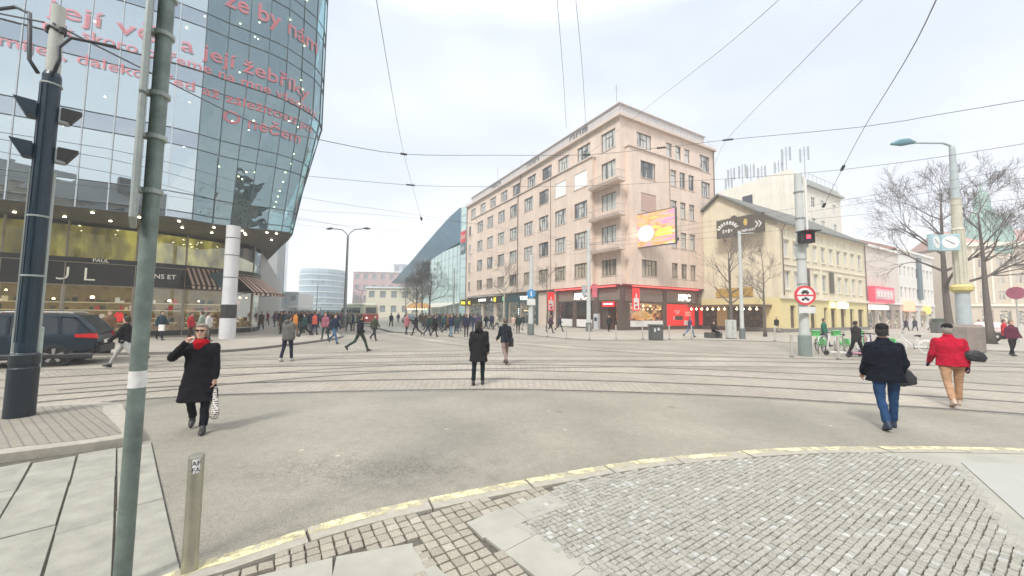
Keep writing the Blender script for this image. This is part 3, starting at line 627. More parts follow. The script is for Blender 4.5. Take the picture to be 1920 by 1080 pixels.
iw = MB(); lit_box(iw, (0, 0, 0), X, NX, 1.3, 7.15, 1.0, 3.3, 2.0); iw.build('dining_room', inte, kb_)
iw = MB(); lit_box(iw, (0, 0, 0), Y, NY, 4.6, 11.7, 1.1, 3.5, 2.0); iw.build('dining_room', inte, kb_)
iw = MB(); lit_box(iw, (0, 0, 0), Y, NY, .5, 3.5, .1, 3.4, 1.8); iw.build('entrance_hall', interior_mat('entrance_interior', [(.06, .04, .035), (.16, .09, .06), (.3, .05, .03)], .4), kb_)
lm = MB()
for q in (2.2, 3.6, 5.0, 6.3): lm.ball((q, 1.1, 2.95), .09, 6)
for q in (5.3, 6.6, 9.2, 10.6): lm.ball((1.0, q, 3.15), .09, 6)
lm.build('pendant_lamp', warml, kb_)
fp = MB(); fp.lathe([(.1, 0), (.9, .2), (1.1, .5), (.8, .9), (.2, 1.1)], 12, (4.6, 1.3, 1.2)); fp.build('food_display', M('golden_food', (.75, .40, .10), .6, var=.5, scale=5, emit=.3), kb_)  # food emits slightly, room light put into its colour
sg = MB(); sg.quad((1.4, .02, 1.16), (7.05, .02, 1.16), (7.05, .02, 3.19), (1.4, .02, 3.19)); sg.quad((.02, 4.75, 1.21), (.02, 4.75, 3.44), (.02, 7.65, 3.44), (.02, 7.65, 1.21)); sg.quad((.02, 8.65, 1.21), (.02, 8.65, 3.39), (.02, 11.55, 3.39), (.02, 11.55, 1.21)); sg.build('shop_window', shopglass, kb_)
wp = MB(); wp.box(1.4, -.13, .42, 7.05, -.062, 1.13); wp.box(-.13, 4.75, .2, -.062, 7.7, 1.15); wp.box(-.13, 8.65, .15, -.062, 11.6, 1.15); wp.build('white_plinth', whitep, kb_)
rp = MB(); rp.box(7.95, -.03, .5, 13.55, .02, 3.2); rp.box(14.45, -.03, .55, 18.15, .02, 3.15); rp.build('red_window_panel', redlit, kb_)
ws = MB()
for q in (16.9, 17.3, 17.7): ws.box(q, -.045, .7, q+.13, -.031, 3.0)
ws.box(11.3, -.045, .55, 12.9, -.031, 1.15); ws.box(9.2, -.045, 1.25, 9.35, -.031, 1.7)
ws.build('white_stripe', whitep, kb_)
dk = MB(); dk.box(9.5, -.05, 1.2, 11.1, -.031, 1.75); dk.build('menu_panel', brown, kb_)
wk = MB(); random.seed(11)
for (x_, z_, w_, n_) in ((12.2, 2.05, 1.3, 7), (12.2, 1.72, 1.3, 7), (10.0, 2.2, 1.1, 6), (10.0, 1.95, .7, 5), (15.7, 2.5, .5, 3), (15.7, 2.15, .5, 3), (15.7, 1.8, .5, 3)):
    for i_ in range(n_): cx_ = x_-w_/2+w_*i_/n_; wk.box(cx_, -.045, z_, cx_+w_/n_*.35, -.031, z_+.26); wk.box(cx_, -.045, z_+random.choice((0, .1, .2)), cx_+w_/n_*.72, -.0315, z_+random.choice((.06, .26)))
wk.build('poster_lettering', whitep, kb_)
st = MB(); st.box(1.3, -BAY-.07, 5.12, 13.7, -BAY+.02, 5.22); st.box(-BAY-.07, .3, 5.08, -BAY+.02, 3.9, 5.18); st.box(-BAY-.07, 4.3, 5.08, -BAY+.02, 11.9, 5.18); st.build('red_light_strip', redl, kb_)
st = MB(); st.box(-.05, -BAY, 5.23, 14.9, .1, 5.347); st.box(-BAY, .0, 5.19, .1, 12.0, 5.347); st.box(0, 0, 5.0, LX, .3, 5.35); st.box(0, 0, 5.0, .3, LY, 5.35); st.build('canopy', M('dark_red_trim', (.25, .03, .03), .5), kb_)
text('KFC', 1.15, whitel, kb_, loc=(11.2, -.16, 3.7), ext=.05, bold=.035, sx=1.15, shear=.15)
text('KFC', 1.15, whitel, kb_, loc=(-.16, 7.0, 3.75), rot=(R(90), 0, R(-90)), ext=.05, bold=.035, sx=1.15, shear=.15)
en = MB(); en.box(-.2, .9, 2.75, -.07, 2.9, 3.35); en.build('entrance_sign', redlit, kb_); q = MB(); [q.box(-.215, 1.15+i_*.17, 2.98, -.201, 1.26+i_*.17, 3.16) for i_ in range(9)]; q.build('sign_lettering', whitel, kb_)
atm = MB(); atm.box(-.45, 3.35, .0, -.07, 4.1, 1.9); tag(atm.build('cash_machine', M('grey_machine', (.5, .5, .52), .4), kb_), 'pale grey cash machine beside the entrance')
q = MB(); q.box(-.47, 3.5, 1.0, -.451, 3.95, 1.45); q.build('screen', M('dark_screen', (.03, .04, .06), .2), kb_)
for i, (px_, py_) in enumerate(((-.9, 12.4), (1.5, -.85))):
    bn = thing('banner_sign', None, None, (px_, py_, 2.3)); bn.parent = kb_
    q = MB(); q.box(-.55, -.04, 0, .55, .04, 2.6); o = q.build('banner_panel', redlit, bn)
    q = MB(); q.box(-.42, -.055, .12, .42, -.041, 1.45); q.box(-.1, -.055, 1.5, .1, -.041, 1.95); q.box(-.42, .041, .12, .42, .055, 1.45); q.build('white_patch', whitep, bn)
    q = MB(); q.box(-.2, -.07, .25, .25, -.056, .55); q.box(-.3, -.07, .75, .1, -.056, .95); q.build('red_mark', redp, bn)
    q = MB(); q.tube([(.55, 0, 2.3), (1.0 if i == 0 else .9, 0, 2.3)], .03, 5) if i == 0 else q.tube([(0, .0, 2.3), (0, .8, 2.3)], .03, 5); q.build('bracket', ironm, bn)
    if i == 1: bn.rotation_euler = (0, 0, 0)
# pink pier and the shops along the left street
pk = MB(); 
gl2 = [(17.4, 22.3, .15, 3.7), (23.0, 26.2, .15, 3.6), (27.2, 30.8, .15, 3.7), (32.0, 36.5, .15, 3.7), (37.5, 43.5, .15, 3.7), (13.1, 14.6, .1, 3.2)]
wall_grid(pk, (0, 0, 0), Y, 12.1, LY, 0, 5.35, gl2, NY, .3); pk.build('ground_floor_wall', plaster2, kb_)
ci = interior_mat('shop_interiors', [(.05, .05, .05), (.12, .11, .09), (.3, .25, .18), (.07, .09, .09), (.5, .42, .3)], .35)
q = MB(); lit_box(q, (0, 0, 0), Y, NY, 16.9, 44, .1, 3.9, 2.2); q.build('shop_interior', ci, kb_)
q = MB(); q.quad((.28, 17.3, .1), (.28, 17.3, 3.75), (.28, 43.6, 3.75), (.28, 43.6, .1)); q.build('shop_window', glassmat('shop_glass_dark', (.55, .6, .6), .15, .03), kb_)
teal = M('dark_teal_cladding', (.012, .06, .065), .4, var=.1)
q = MB(); q.box(-.1, 16.9, 3.7, -.002, 27.0, 5.1); q.box(-.1, 16.9, 0, -.002, 17.4, 3.7); q.box(-.1, 22.3, 0, -.002, 23.0, 3.7); q.box(-.1, 26.2, 0, -.002, 27.0, 3.7); q.build('shop_fascia', teal, kb_)
q = MB(); q.box(-.1, 27.02, 3.7, -.002, 44.5, 5.1); q.build('shop_fascia', M('black_fascia', (.03, .03, .03), .4), kb_)
q = MB(); q.box(-1.6, 28, 4.95, .0, 44.6, 5.12); q.build('shop_canopy', M('pale_canopy', (.5, .48, .44), .6), kb_)
text('YOAK', .9, whitel, kb_, loc=(-.13, 21.0, 4.05), rot=(R(90), 0, R(-90)), bold=.02)
text('Q', 1.0, M('green_light', (.25, .9, .45), emit=.8), kb_, loc=(-.13, 27.9, 4.1), rot=(R(90), 0, R(-90)))
text('M', 1.1, M('yellow_light', (1, .75, .05), emit=.9), kb_, loc=(-.13, 31.3, 4.0), rot=(R(90), 0, R(-90)), bold=.03)
text('A', .8, whitel, kb_, loc=(-.13, 32.6, 4.1), rot=(R(90), 0, R(-90)))
q = MB(); q.box(-.16, 35.2, 4.15, -.101, 38.5, 4.6); q.build('white_sign', whitel, kb_)
for yy, tt in ((44.9, 'm'), (41.6, 'c')):
    sg_ = thing('projecting_sign', None, None, (-.9, yy, 3.3)); sg_.parent = kb_
    q = MB(); q.box(-.6, -.08, 0, .7, .08, 1.35); q.build('sign_box', M('olive_sign', (.16, .13, .02), .5), sg_); text(tt, 1.2, M('yellow_light'), sg_, loc=(.02, -.1, .35), bold=.03)
q = MB(); [q.box(-.12, 22.5, .9+i_*.32, -.101, 22.75, 1.08+i_*.32) for i_ in range(6)]; q.build('vertical_lettering', whitel, kb_)
# ---- advertising screen on the right facade
ld = thing('advertising_screen', 'bright pink and yellow advertising screen sticking out of the pink facade', 'screen', (14.65, 43.4, 9.75))
dr = Vector((17.75-14.65, 40.0-43.4, 0)); ln_ = dr.length; ld.rotation_euler = (0, 0, math.atan2(dr.y, dr.x))
q = MB(); q.box(-.1, 0, -.1, ln_+.1, .35, 3.95); q.box(ln_-.2, .35, .4, ln_, 1.0, .7); q.build('cabinet', M('dark_cabinet', (.07, .07, .07), .5), ld)
lm_ = bpy.data.materials.new('screen_image'); lm_.use_nodes = True; n = lm_.node_tree.nodes; l = lm_.node_tree.links; b = n['Principled BSDF']
t = n.new('ShaderNodeTexCoord'); mp = n.new('ShaderNodeMapping'); mp.inputs['Rotation'].default_value = (0, R(-12), 0); mp.inputs['Scale'].default_value = (.25, 1, 1.1); l.new(t.outputs['Object'], mp.inputs[0])
no = n.new('ShaderNodeTexNoise'); no.inputs['Scale'].default_value = 1.6; no.inputs['Detail'].default_value = 5; no.inputs['Distortion'].default_value = .6; l.new(mp.outputs[0], no.inputs['Vector'])
r = n.new('ShaderNodeValToRGB'); l.new(no.outputs['Fac'], r.inputs[0]); el = r.color_ramp.elements; el[0].position = .3; el[0].color = (.95, .18, .45, 1); el[1].position = .7; el[1].color = (.95, .8, .85, 1)
for p_, c_ in ((.42, (1, .45, .6)), (.49, (1, .6, .1)), (.54, (.9, .22, .12)), (.60, (1, .85, .1))): z_ = el.new(p_); z_.color = (*c_, 1)
l.new(r.outputs[0], b.inputs['Emission Color']); b.inputs['Emission Strength'].default_value = .45; b.inputs['Base Color'].default_value = (.1, .1, .1, 1)
q = MB(); q.quad((0, -.006, 0), (ln_, -.006, 0), (ln_, -.006, 3.85), (0, -.006, 3.85)); q.build('display', lm_, ld)
q = MB(); q.ball((1.2, -.0, 1.5), (1.05, .02, .95), 10); q.build('pale_motif', M('screen_white', (1, .95, .9), emit=.65), ld)
q = MB()
for i_ in range(5): q.box(2.3+i_*.1, -.014, 1.05+i_*.16, 4.2, -.008, 1.15+i_*.16)
q.build('yellow_bars', M('screen_yellow', (1, .9, .05), emit=.8), ld)
# ================================================================ GLASS MALL beyond the corner block
ml = thing('shopping_mall', 'pale green glass shopping centre with a blue raking roof beyond the pink block', 'building', (*K0, 0), R(30))
mg = M('pale_green_glass', (.42, .58, .56), .12, var=.1, scale=.3, spec=1)
q = MB(); q.box(.02, LY+.1, 0, 12, LY+3.6, 26.2); q.build('entrance_tower', mg, ml)
q = MB(); q.box(2.0, LY+3.6, 0, 20, 78, 18.5); q.box(3, 78, 0, 20, 125, 11); q.build('glass_wall', mg, ml)
q = MB()
for z_ in range(2, 18, 2): q.box(1.93, LY+3.6, z_, 2.0, 78, z_+.07)
for y_ in range(50, 78, 3): q.box(1.92, y_, 0, 2.0, y_+.07, 18.5)
for z_ in range(2, 26, 2): q.box(-.04, LY+.1, z_, .02, LY+3.6, z_+.07)
q.box(-.06, LY+.08, 0, .02, LY+.2, 26.2); q.box(-.06, LY+3.5, 0, .02, LY+3.65, 26.2); q.build('mullion', M('grey_blue_metal', (.28, .36, .38), .4), ml)
q = MB(); br_ = M('raking_blue_roof', (.10, .22, .32), .35, var=.08, scale=.2)
ring = []
for (y_, zt_, zb) in ((LY+3.7, 26.3, 19.6), (56, 25.6, 19.2), (64, 24.2, 18.7), (76, 21.8, 17.6), (90, 18.8, 15.5), (105, 16.0, 13.6), (121, 13.2, 12.9)): ring.append([(-.3, y_, zt_), (16, y_, zt_+1), (16, y_, zb), (1.96, y_, zb)])
q.loft(ring); q.build('roof', br_, ml)
q = MB(); q.box(-.15, LY+.6, 17.8, -.05, LY+3.2, 20.4); q.build('red_banner', redp, ml); q = MB(); q.box(-.15, LY+.6, 15.2, -.05, LY+3.2, 17.6); q.build('dark_banner', M('slate_banner', (.08, .13, .15), .5), ml)
text('C&A', 1.3, whitep, ml, loc=(-.17, LY+1.9, 18.6), rot=(R(90), 0, R(-90))); text('360', 1.3, whitep, ml, loc=(-.17, LY+1.9, 16.0), rot=(R(90), 0, R(-90)))
q = MB(); 
for y_ in range(52, 76, 4): q.loft([[(-3.5, y_, 3.0), (-3.5, y_+3.6, 3.0), (1.9, y_+3.6, 4.2), (1.9, y_, 4.2)], [(-3.5, y_, 3.1), (-3.5, y_+3.6, 3.1), (1.9, y_+3.6, 4.4), (1.9, y_, 4.4)]])
q.build('awning', M('cream_awning', (.6, .56, .48), .8), ml)
# ================================================================ YELLOW BUILDING with the gable
Y0 = (30.37, 41.70); yb = thing('corner_house', 'long cream house with a dark ridge roof and a yellow ground floor', 'building', (*Y0, 0), R(30))
cream = M('cream_plaster', (.66, .59, .44), .9, var=.08, scale=.6, streak=.2); yel = M('yellow_plaster', (.68, .58, .30), .9, var=.06); cream2 = M('cream_trim', (.70, .65, .52), .9)
YL, YD = 24.6, 13.6
q = MB(); up_ = [(.9, 2.0), (3.2, 4.2), (5.9, 6.9), (8.2, 9.2), (10.5, 11.5), (12.8, 13.8), (15.1, 16.1), (17.4, 18.4), (19.7, 20.7), (22.2, 23.2)]
ops = [(a, b, c, e) for a, b in up_ for c, e in ((5.0, 7.0), (8.7, 10.6))]
wall_grid(q, (0, 0, 0), X, 0, YL, 4.0, 12.6, ops, NX, .2)
q.add([(0, 0, 4.0), (0, YD, 4.0), (0, YD, 12.6), (0, YD/2, 17.4), (0, 0, 12.6)], [(0, 1, 2, 3, 4)]); q.add([(YL, 0, 0), (YL, YD, 0), (YL, YD, 12.6), (YL, YD/2, 17.4), (YL, 0, 12.6)], [(4, 3, 2, 1, 0)]); q.quad((0, YD, 0), (YL, YD, 0), (YL, YD, 12.6), (0, YD, 12.6))
q.build('wall', cream, yb)
q = MB(); gops = [(1.9, 3.2, .5, 3.1), (5.0, 5.9, .2, 2.9), (6.9, 8.4, .1, 3.2), (10.6, 11.6, .6, 3), (12.6, 14.2, .1, 2.9), (15.6, 17.2, .1, 2.9), (18.6, 20.0, .1, 2.9), (21.4, 23.4, .1, 2.9)]
wall_grid(q, (0, 0, 0), X, 0, YL, .0, 4.0, gops, NX, .25); wall_grid(q, (0, 0, 0), Y, 0, YD, .0, 4.0, [(2.0, 6.2, .1, 2.9), (7.5, 11.8, .1, 2.9)], NY, .3); q.build('ground_floor_wall', yel, yb)
q = MB(); q.box(.3, .3, .02, YL-.3, YD-.3, 12.5); q.build('floors', interior_mat('house_interior', [(.05, .04, .03), (.12, .08, .05), (.07, .05, .04)], .1), yb)
q = MB(); q.box(-.25, -.22, 3.85, YL, -.002, 4.15); q.box(-.3, -.3, 12.3, YL, -.002, 12.62)
for a, b in up_:
    for c, e in ((5.0, 7.0), (8.7, 10.6)): q.box(a-.16, -.1, e+.12, b+.16, -.002, e+.3); q.box(a-.12, -.1, c-.16, b+.12, -.002, c-.02)
    q.box(a+.3, -.06, 11.3, b-.3, -.002, 11.8)
q.box(0, -.1, 7.75, YL, -.002, 7.95)
for x_ in (.05, 4.7, 9.7): q.box(x_, -.09, 4.16, x_+.5, -.002, 7.74)
q.build('trim', cream2, yb)
for a, b in up_:
    for c, e in ((5.0, 7.0), (8.7, 10.6)): window(yb, (0, 0, 0), X, NX, a, b, c, e, 'two', whiteframe, pane_a, depth=.15)
rf = MB(); ov = .5
rf.loft([[(-ov, -ov, 12.3), (-ov, YD/2, 17.45), (-ov, YD+ov, 12.3), (-ov, YD+ov, 12.5), (-ov, YD/2, 17.7), (-ov, -ov, 12.55)], [(YL, -ov, 12.3), (YL, YD/2, 17.45), (YL, YD+ov, 12.3), (YL, YD+ov, 12.5), (YL, YD/2, 17.7), (YL, -ov, 12.55)]])
rf.build('roof', M('mossy_grey_roof', (.135, .135, .12), .85, var=.2, scale=1.5), yb)
q = MB(); q.tube([(.12, -.25, 4.2), (.12, -.25, 11.6), (.5, -.45, 12.3)], .06, 6); q.tube([(YL-.1, -.15, .2), (YL-.1, -.15, 12.3)], .06, 6); q.build('drainpipe', M('brown_pipe'), yb)
q = MB(); q.lathe([(.45, 0), (.45, .06)], 16, T=Matrix.Translation((-.02, 5.0, 14.0)) @ Matrix.Rotation(R(-90), 4, 'Y')); q.build('round_vent', M('dark_vent', (.12, .1, .09), .7), yb)
q = MB(); q.box(-.12, 0, 0, -.002, YD, .5); q.box(0, -.12, 0, YL, -.002, .45); q.build('plinth', M('grey_plinth', (.2, .19, .17), .8), yb)
# terrace cafe along the gable with a string of warm lamps
tr = MB(); tr.box(-3.0, 1.0, 2.9, -.02, 12.5, 3.15); tr.build('cafe_canopy', M('dark_brown_canopy', (.12, .07, .045), .7), yb)
lm = MB()
for i_ in range(16): lm.ball((-2.9, 1.2+i_*.72, 2.62), .11, 6); lm.tube([(-2.9, 1.2+i_*.72, 2.7), (-2.9, 1.2+i_*.72, 2.9)], .01, 4)
lm.build('string_light', warml, yb)
q = MB(); q.box(-.1, 3.0, 4.2, -.002, 7.5, 5.3); q.build('cafe_sign', M('ochre_sign', (.45, .28, .06), .7, var=.4, scale=3), yb)
for i_, (a, b) in enumerate(((3.1, 3.5), (10.3, 10.8))):
    q = MB(); q.box(a+2.4*0+ (2.5 if i_ == 0 else 2.1), -.18, 4.9, a+(3.6 if i_ == 0 else 3.2), -.11, 7.6); q.build('dark_banner', M('dark_banner', (.10, .085, .06), .7, var=.5, scale=2), yb)
for (x_, w_, mt) in ((12.3, .9, M('pale_yellow_light', (1, .9, .35), emit=.7)), (14.6, 2.6, whitel)): q = MB(); q.box(x_, -.3, 3.0, x_+w_, -.02, 3.7); q.build('shop_sign', mt, yb)
q = MB(); [q.box(14.9+i_*.3, -.32, 3.2, 15.08+i_*.3, -.301, 3.5) for i_ in range(7)]; q.build('sign_lettering', M('grey_text', (.3, .3, .35), .6), yb)
bb = thing('billboard', 'dark banner with white lettering and arrows on the cream gable', 'sign', (28.5, 42.6, 0))
dr = Vector((-3.0, 4.8, 0)).normalized(); bb.rotation_euler = (0, 0, math.atan2(-dr.y, -dr.x)); bb.location = (25.95, 46.5, 11.6)
q = MB(); q.box(0, -.06, -.1, 5.5, .06, 2.2); q.build('banner_panel', M('dark_olive_board', (.085, .07, .05), .7, var=.3, scale=1), bb)
q = MB()
for i_ in range(9):
    a_ = R(160-i_*17.5); q.box(-.11, -.076, -.2, .11, -.061, .2, T=Matrix.Translation((1.35+1.15*math.cos(a_), 0, .75+.95*math.sin(a_))) @ Matrix.Rotation(R(90)-a_, 4, 'Y'))
for i_ in range(4): q.box(.75+i_*.33, -.076, .45+.12*(i_ % 2), .95+i_*.33, -.061, .95-.1*(i_ % 2))
q.build('arched_emblem', whitep, bb); text('COMPANY', .42, whitep, bb, loc=(3.5, -.075, .25), ext=.004, bold=.01)
text('»', 1.7, whitep, bb, loc=(4.85, -.075, .55), ext=.004); q = MB(); q.ball((3.45, -.07, 1.4), (.22, .02, .42), 8); q.build('gold_emblem', M('gold', (.6, .42, .1), .5), bb)
for o_ in list(bb.children):
    pass
# big cream building behind, with roof aerials
Q0 = (48.3, 60); cb = thing('office_building', 'tall plain cream building behind the ridge roof, crowded with phone aerials', 'building', (*Q0, 0), R(30))
q = MB(); ops = [(x_, x_+1.5, z_, z_+1.7) for x_ in (1.9, 5.4, 10.2) for z_ in (20.2, 16.6)]
wall_grid(q, (0, 0, 0), X, 0, 13.8, 4, 23.4, ops, NX, .2); q.add([(0, 0, 4), (0, 15, 4), (0, 15, 26.4), (0, 2.2, 27.0), (0, 0, 24.9)], [(0, 1, 2, 3, 4)]); q.quad((13.8, 0, 4), (13.8, 15, 4), (13.8, 15, 24.8), (13.8, 0, 24.8)); q.add([(0, 2.2, 27.0), (13.8, 2.2, 25), (13.8, 15, 24.8), (0, 15, 26.4)], [(0, 1, 2, 3)]); q.quad((0, 0, 23.4), (13.8, 0, 23.4), (13.8, 2.2, 25), (0, 2.2, 27))
q.build('wall', M('pale_cream_plaster', (.68, .65, .56), .9, var=.07, scale=.6, streak=.15), cb)
q = MB(); q.box(-.1, -.5, 23.4, 14.2, .0, 23.8); q.box(0, .3, 23.8, 13.9, 1.0, 24.9); q.build('cornice', M('grey_green_trim', (.35, .37, .34), .8), cb)
for a, b, c, e in ops: window(cb, (0, 0, 0), X, NX, a, b, c, e, 'two', whiteframe, pane_a, depth=.15)
q = MB(); q.box(-.05, 8.2, 19.8, .02, 10.0, 24.2); q.build('tall_window', M('dark_screen'), cb)
q = MB()
for (x_, y_, h_) in ((1, 3, 5), (1.4, 4.4, 3.2), (4, 1.5, 5.2), (1, 12.5, 4.5), (1.5, 13.3, 3), (1, 10.4, 4.5), (1.6, 9.2, 4.2), (1, 7, 3)):
    q.tube([(x_, y_, 24.5), (x_, y_, 26.4+h_)], .09, 5)
    for s2 in (-.6, .6): q.box(x_-.12, y_+s2-.12, 25.4+h_-1.6, x_+.12, y_+s2+.12, 26.2+h_); q.tube([(x_, y_, 25.6+h_), (x_, y_+s2, 25.6+h_)], .04, 4); q.tube([(x_, y_, 25.0+h_), (x_, y_+s2, 25.0+h_)], .04, 4)
for i_ in range(8): q.tube([(2+i_*1.6, .3, 24.9), (2+i_*1.6, .3, 26.0)], .04, 4)
q.tube([(2, .3, 26), (13.5, .3, 26)], .04, 4); q.build('phone_aerial', M('aerial_metal', (.33, .36, .37), .6), cb)
# further along the right street
def house(name, lab, s0, s1, zt, wallm, nw, rws, gfm, roof=None, win=(1.0, 1.7)):
    h = thing(name, lab, 'building', (Y0[0]+s0*math.cos(R(30)), Y0[1]+s0*math.sin(R(30)), 0), R(30)); W_ = s1-s0; q = MB(); ops = []
    for i in range(nw):
        x_ = W_*(i+.5)/nw-win[0]/2
        for z_ in rws: ops.append((x_, x_+win[0], z_, z_+win[1]))
    wall_grid(q, (0, 0, 0), X, 0, W_, 4, zt, ops, NX, .2); q.quad((0, 0, 0), (0, 12, 0), (0, 12, zt), (0, 0, zt)); q.quad((W_, 0, 0), (W_, 12, 0), (W_, 12, zt), (W_, 0, zt)); q.build('wall', wallm, h)
    for a, b, c, e in ops: window(h, (0, 0, 0), X, NX, a, b, c, e, 'two', whiteframe, pane_a, depth=.15)
    q = MB(); g_ops = [(W_*(i+.15)/4, W_*(i+.85)/4, .1, 3) for i in range(4)]; wall_grid(q, (0, 0, 0), X, 0, W_, 0, 4, g_ops, NX, .25); q.build('ground_floor_wall', gfm, h)
    q = MB(); q.box(.2, .3, .02, W_-.2, 11, zt-.2); q.build('floors', bpy.data.materials['shop_interiors'], h)
    q = MB(); q.box(-.05, -.35, zt, W_+.05, 0, zt+.35); q.box(-.02, -.15, 3.9, W_+.02, -.002, 4.2)
    for a, b, c, e in ops: q.box(a-.12, -.08, e+.08, b+.12, -.002, e+.22)
    q.build('trim', whitep, h)
    q = MB(); q.loft([[(0, -.3, zt+.35), (0, 6, zt+3.2), (0, 12, zt+.35)], [(W_, -.3, zt+.35), (W_, 6, zt+3.2), (W_, 12, zt+.35)]]); q.build('roof', roof or roofm, h)
    return h
h1 = house('house', 'plain beige house with a pink framed sign over its shop, after the yellow one', 24.7, 38.8, 12.3, M('beige_plaster', (.62, .55, .49), .9, var=.06), 3, [], M('beige_ground', (.35, .28, .24), .8))
sg_ = MB(); sg_.box(.4, -.8, 4.0, 8.6, -.1, 6.4); sg_.build('pink_sign', M('pink_red_sign', (.6, .07, .12), .5, emit=.15), h1)
q = MB(); q.box(.8, -.86, 4.5, 8.0, -.81, 6.0); q.build('sign_window', M('pale_pink_board', (.72, .42, .45), .6, var=.2), h1); q = MB(); [q.box(1.3+i_*1.3, -.9, 4.8, 2.0+i_*1.3, -.87, 5.7) for i_ in range(5)]; q.build('sign_lettering', whitep, h1)
q = MB(); q.box(.3, -.5, 3.0, 7, -.05, 3.6); q.build('shop_sign', whitel, h1)
h2 = house('white_house', 'white three storey townhouse with a tall dark vertical banner', 38.9, 58, 13.0, M('white_plaster', (.68, .67, .63), .9, var=.04), 9, [5.2, 8.8], M('pale_ground', (.55, .53, .5), .8), M('terracotta_roof', (.38, .22, .18), .85))
q = MB(); q.box(9.5, -.35, 5.0, 11.2, -.1, 12.5); q.build('vertical_banner', M('slate_banner'), h2)
q = MB(); q.box(1.2, -.6, 2.9, 5, -.05, 4.6); q.build('shop_sign', M('orange_light', (1, .32, .2), emit=.6), h2); q = MB(); q.ball((13, -.5, 3.2), (1.3, .1, .7), 8); q.build('oval_sign', M('yellow_light'), h2)
# broad beige corner palace with a green dome, across the square
dm = thing('domed_building', 'large beige corner building with a green copper dome, far right', 'building', (128, 104, 0), R(-12))
bw_ = M('stone_beige_plaster', (.48, .40, .30), .9, var=.08, scale=.3); q = MB(); ops = [(x_, x_+1.6, z_, z_+2.4) for x_ in range(3, 57, 4) for z_ in (7, 11.5, 16)]
wall_grid(q, (0, 0, 0), X, 0, 60, 0, 22, ops+[(x_, x_+2.6, .2, 4) for x_ in range(3, 57, 4)], NX, .3); q.quad((0, 0, 0), (0, 20, 0), (0, 20, 22), (0, 0, 22)); q.build('wall', bw_, dm)
for a, b, c, e in ops: window(dm, (0, 0, 0), X, NX, a, b, c, e, 'two', whiteframe, pane_b, depth=.2)
q = MB(); q.box(.4, .5, .1, 59, 19, 21.9); q.build('floors', bpy.data.materials['shop_interiors'], dm)
q = MB(); q.box(-.5, -.9, 22, 60.5, 0, 23); q.box(-.2, -.5, 5.2, 60, -.002, 5.8)
for x_ in range(2, 60, 4): q.box(x_-.4, -.25, 6, x_+.0, -.002, 21.5)
q.build('cornice', cream2, dm)
q = MB(); q.loft([[(0, -.5, 23), (0, 9, 28), (0, 20, 23)], [(60, -.5, 23), (60, 9, 28), (60, 20, 23)]]); q.build('roof', M('terracotta_roof'), dm)
q = MB(); q.lathe([(5.5, 20), (5.5, 24.5), (5.2, 27), (3.9, 30.3), (2.3, 32.5), (1.7, 33.4), (1.7, 36.5), (1.3, 38), (.4, 39.5), (.1, 42)], 16, (9, 5, 0)); q.build('dome', M('green_copper', (.20, .34, .29), .7, var=.15, scale=.5), dm, smooth=False)

# the terrace behind the photographer, seen only as the dark roofline mirrored in the glass tower
bt = thing('terraced_house', 'row of tall houses whose dark roofline is mirrored in the glass tower', 'building', (-34, -24, 0), 0)
q = MB(); ops = [(x_, x_+1.3, z_, z_+2.1) for x_ in range(2, 60, 4) for z_ in (5, 9, 12.6)]
wall_grid(q, (0, 0, 0), X, 0, 62, 0, 16, ops, (0, 1, 0), .25); q.quad((0, 0, 0), (0, -12, 0), (0, -12, 16), (0, 0, 16)); q.quad((62, 0, 0), (62, -12, 0), (62, -12, 16), (62, 0, 16)); q.build('wall', M('terrace_plaster', (.42, .37, .30), .9, var=.1, streak=.2), bt)
q = MB(); q.box(.3, -11, .02, 61, -.3, 15.9); q.build('floors', darkm, bt)
q = MB(); q.loft([[(0, .4, 16), (0, -6, 20.5), (0, -12, 16)], [(62, .4, 16), (62, -6, 20.5), (62, -12, 16)]]); [q.box(x_, -4, 18, x_+1.2, -3, 21) for x_ in (7, 21, 33, 50)]; q.build('roof', M('dark_slate_roof', (.07, .07, .07), .8), bt)
# ================================================================ CURVED GLASS TOWER on the left
BC = [(-58.8, -.9), (-19.5, 21.1), (-18.5, 22.8), (-17.2, 23.8), (-15.7, 24.6), (-15.6, 25.9), (-20.4, 32), (-37, 53)]
KC = [(-58.8, -.9), (-19.5, 21.1), (-18.0, 22.5), (-16.4, 23.8), (-15.35, 25.3), (-15.0, 27.8), (-17.9, 32.4), (-37, 60)]
def cr(P, T):
    P = [Vector(p) for p in P]; i = min(int(T), len(P)-2); t = T-i; a, b, c, d = P[max(i-1, 0)], P[i], P[i+1], P[min(i+2, len(P)-1)]
    if i == 0: return b+(c-b)*t
    if i == 1: a = b-(b-P[0]).normalized()*(c-b).length
    return .5*((2*b)+(-a+c)*t+(2*a-5*b+4*c-d)*t*t+(-a+3*b-3*c+d)*t**3)
TS = [7*i/1400 for i in range(1401)]; KK = [cr(KC, t) for t in TS]; BB = [cr(BC, t) for t in TS]; SS = [0]
for i in range(1400): SS.append(SS[-1]+(KK[i+1]-KK[i]).length)
s200 = SS[200]; SS = [x_-s200 for x_ in SS]
import bisect
def surf(s, z, out=0):
    i = max(1, min(1399, bisect.bisect(SS, s))); f = (s-SS[i-1])/(SS[i]-SS[i-1]); k = min(1, max(0, (z-7.2)/9.1))
    p = (BB[i-1]*(1-f)+BB[i]*f)*(1-k)+(KK[i-1]*(1-f)+KK[i]*f)*k
    if out:
        t_ = (KK[min(i+3, 1400)]-KK[max(i-3, 0)]).normalized(); p = p + Vector((t_.y, -t_.x))*out
    return Vector((p.x, p.y, z-(.25*out if z < 16.3 else 0)))
TR = (-22, 26, 0); tw = thing('glass_office_tower', 'curved blue glass tower with red lettering over a bakery with striped awnings', 'building', TR)
dT = Matrix.Translation((22, -26, 0))
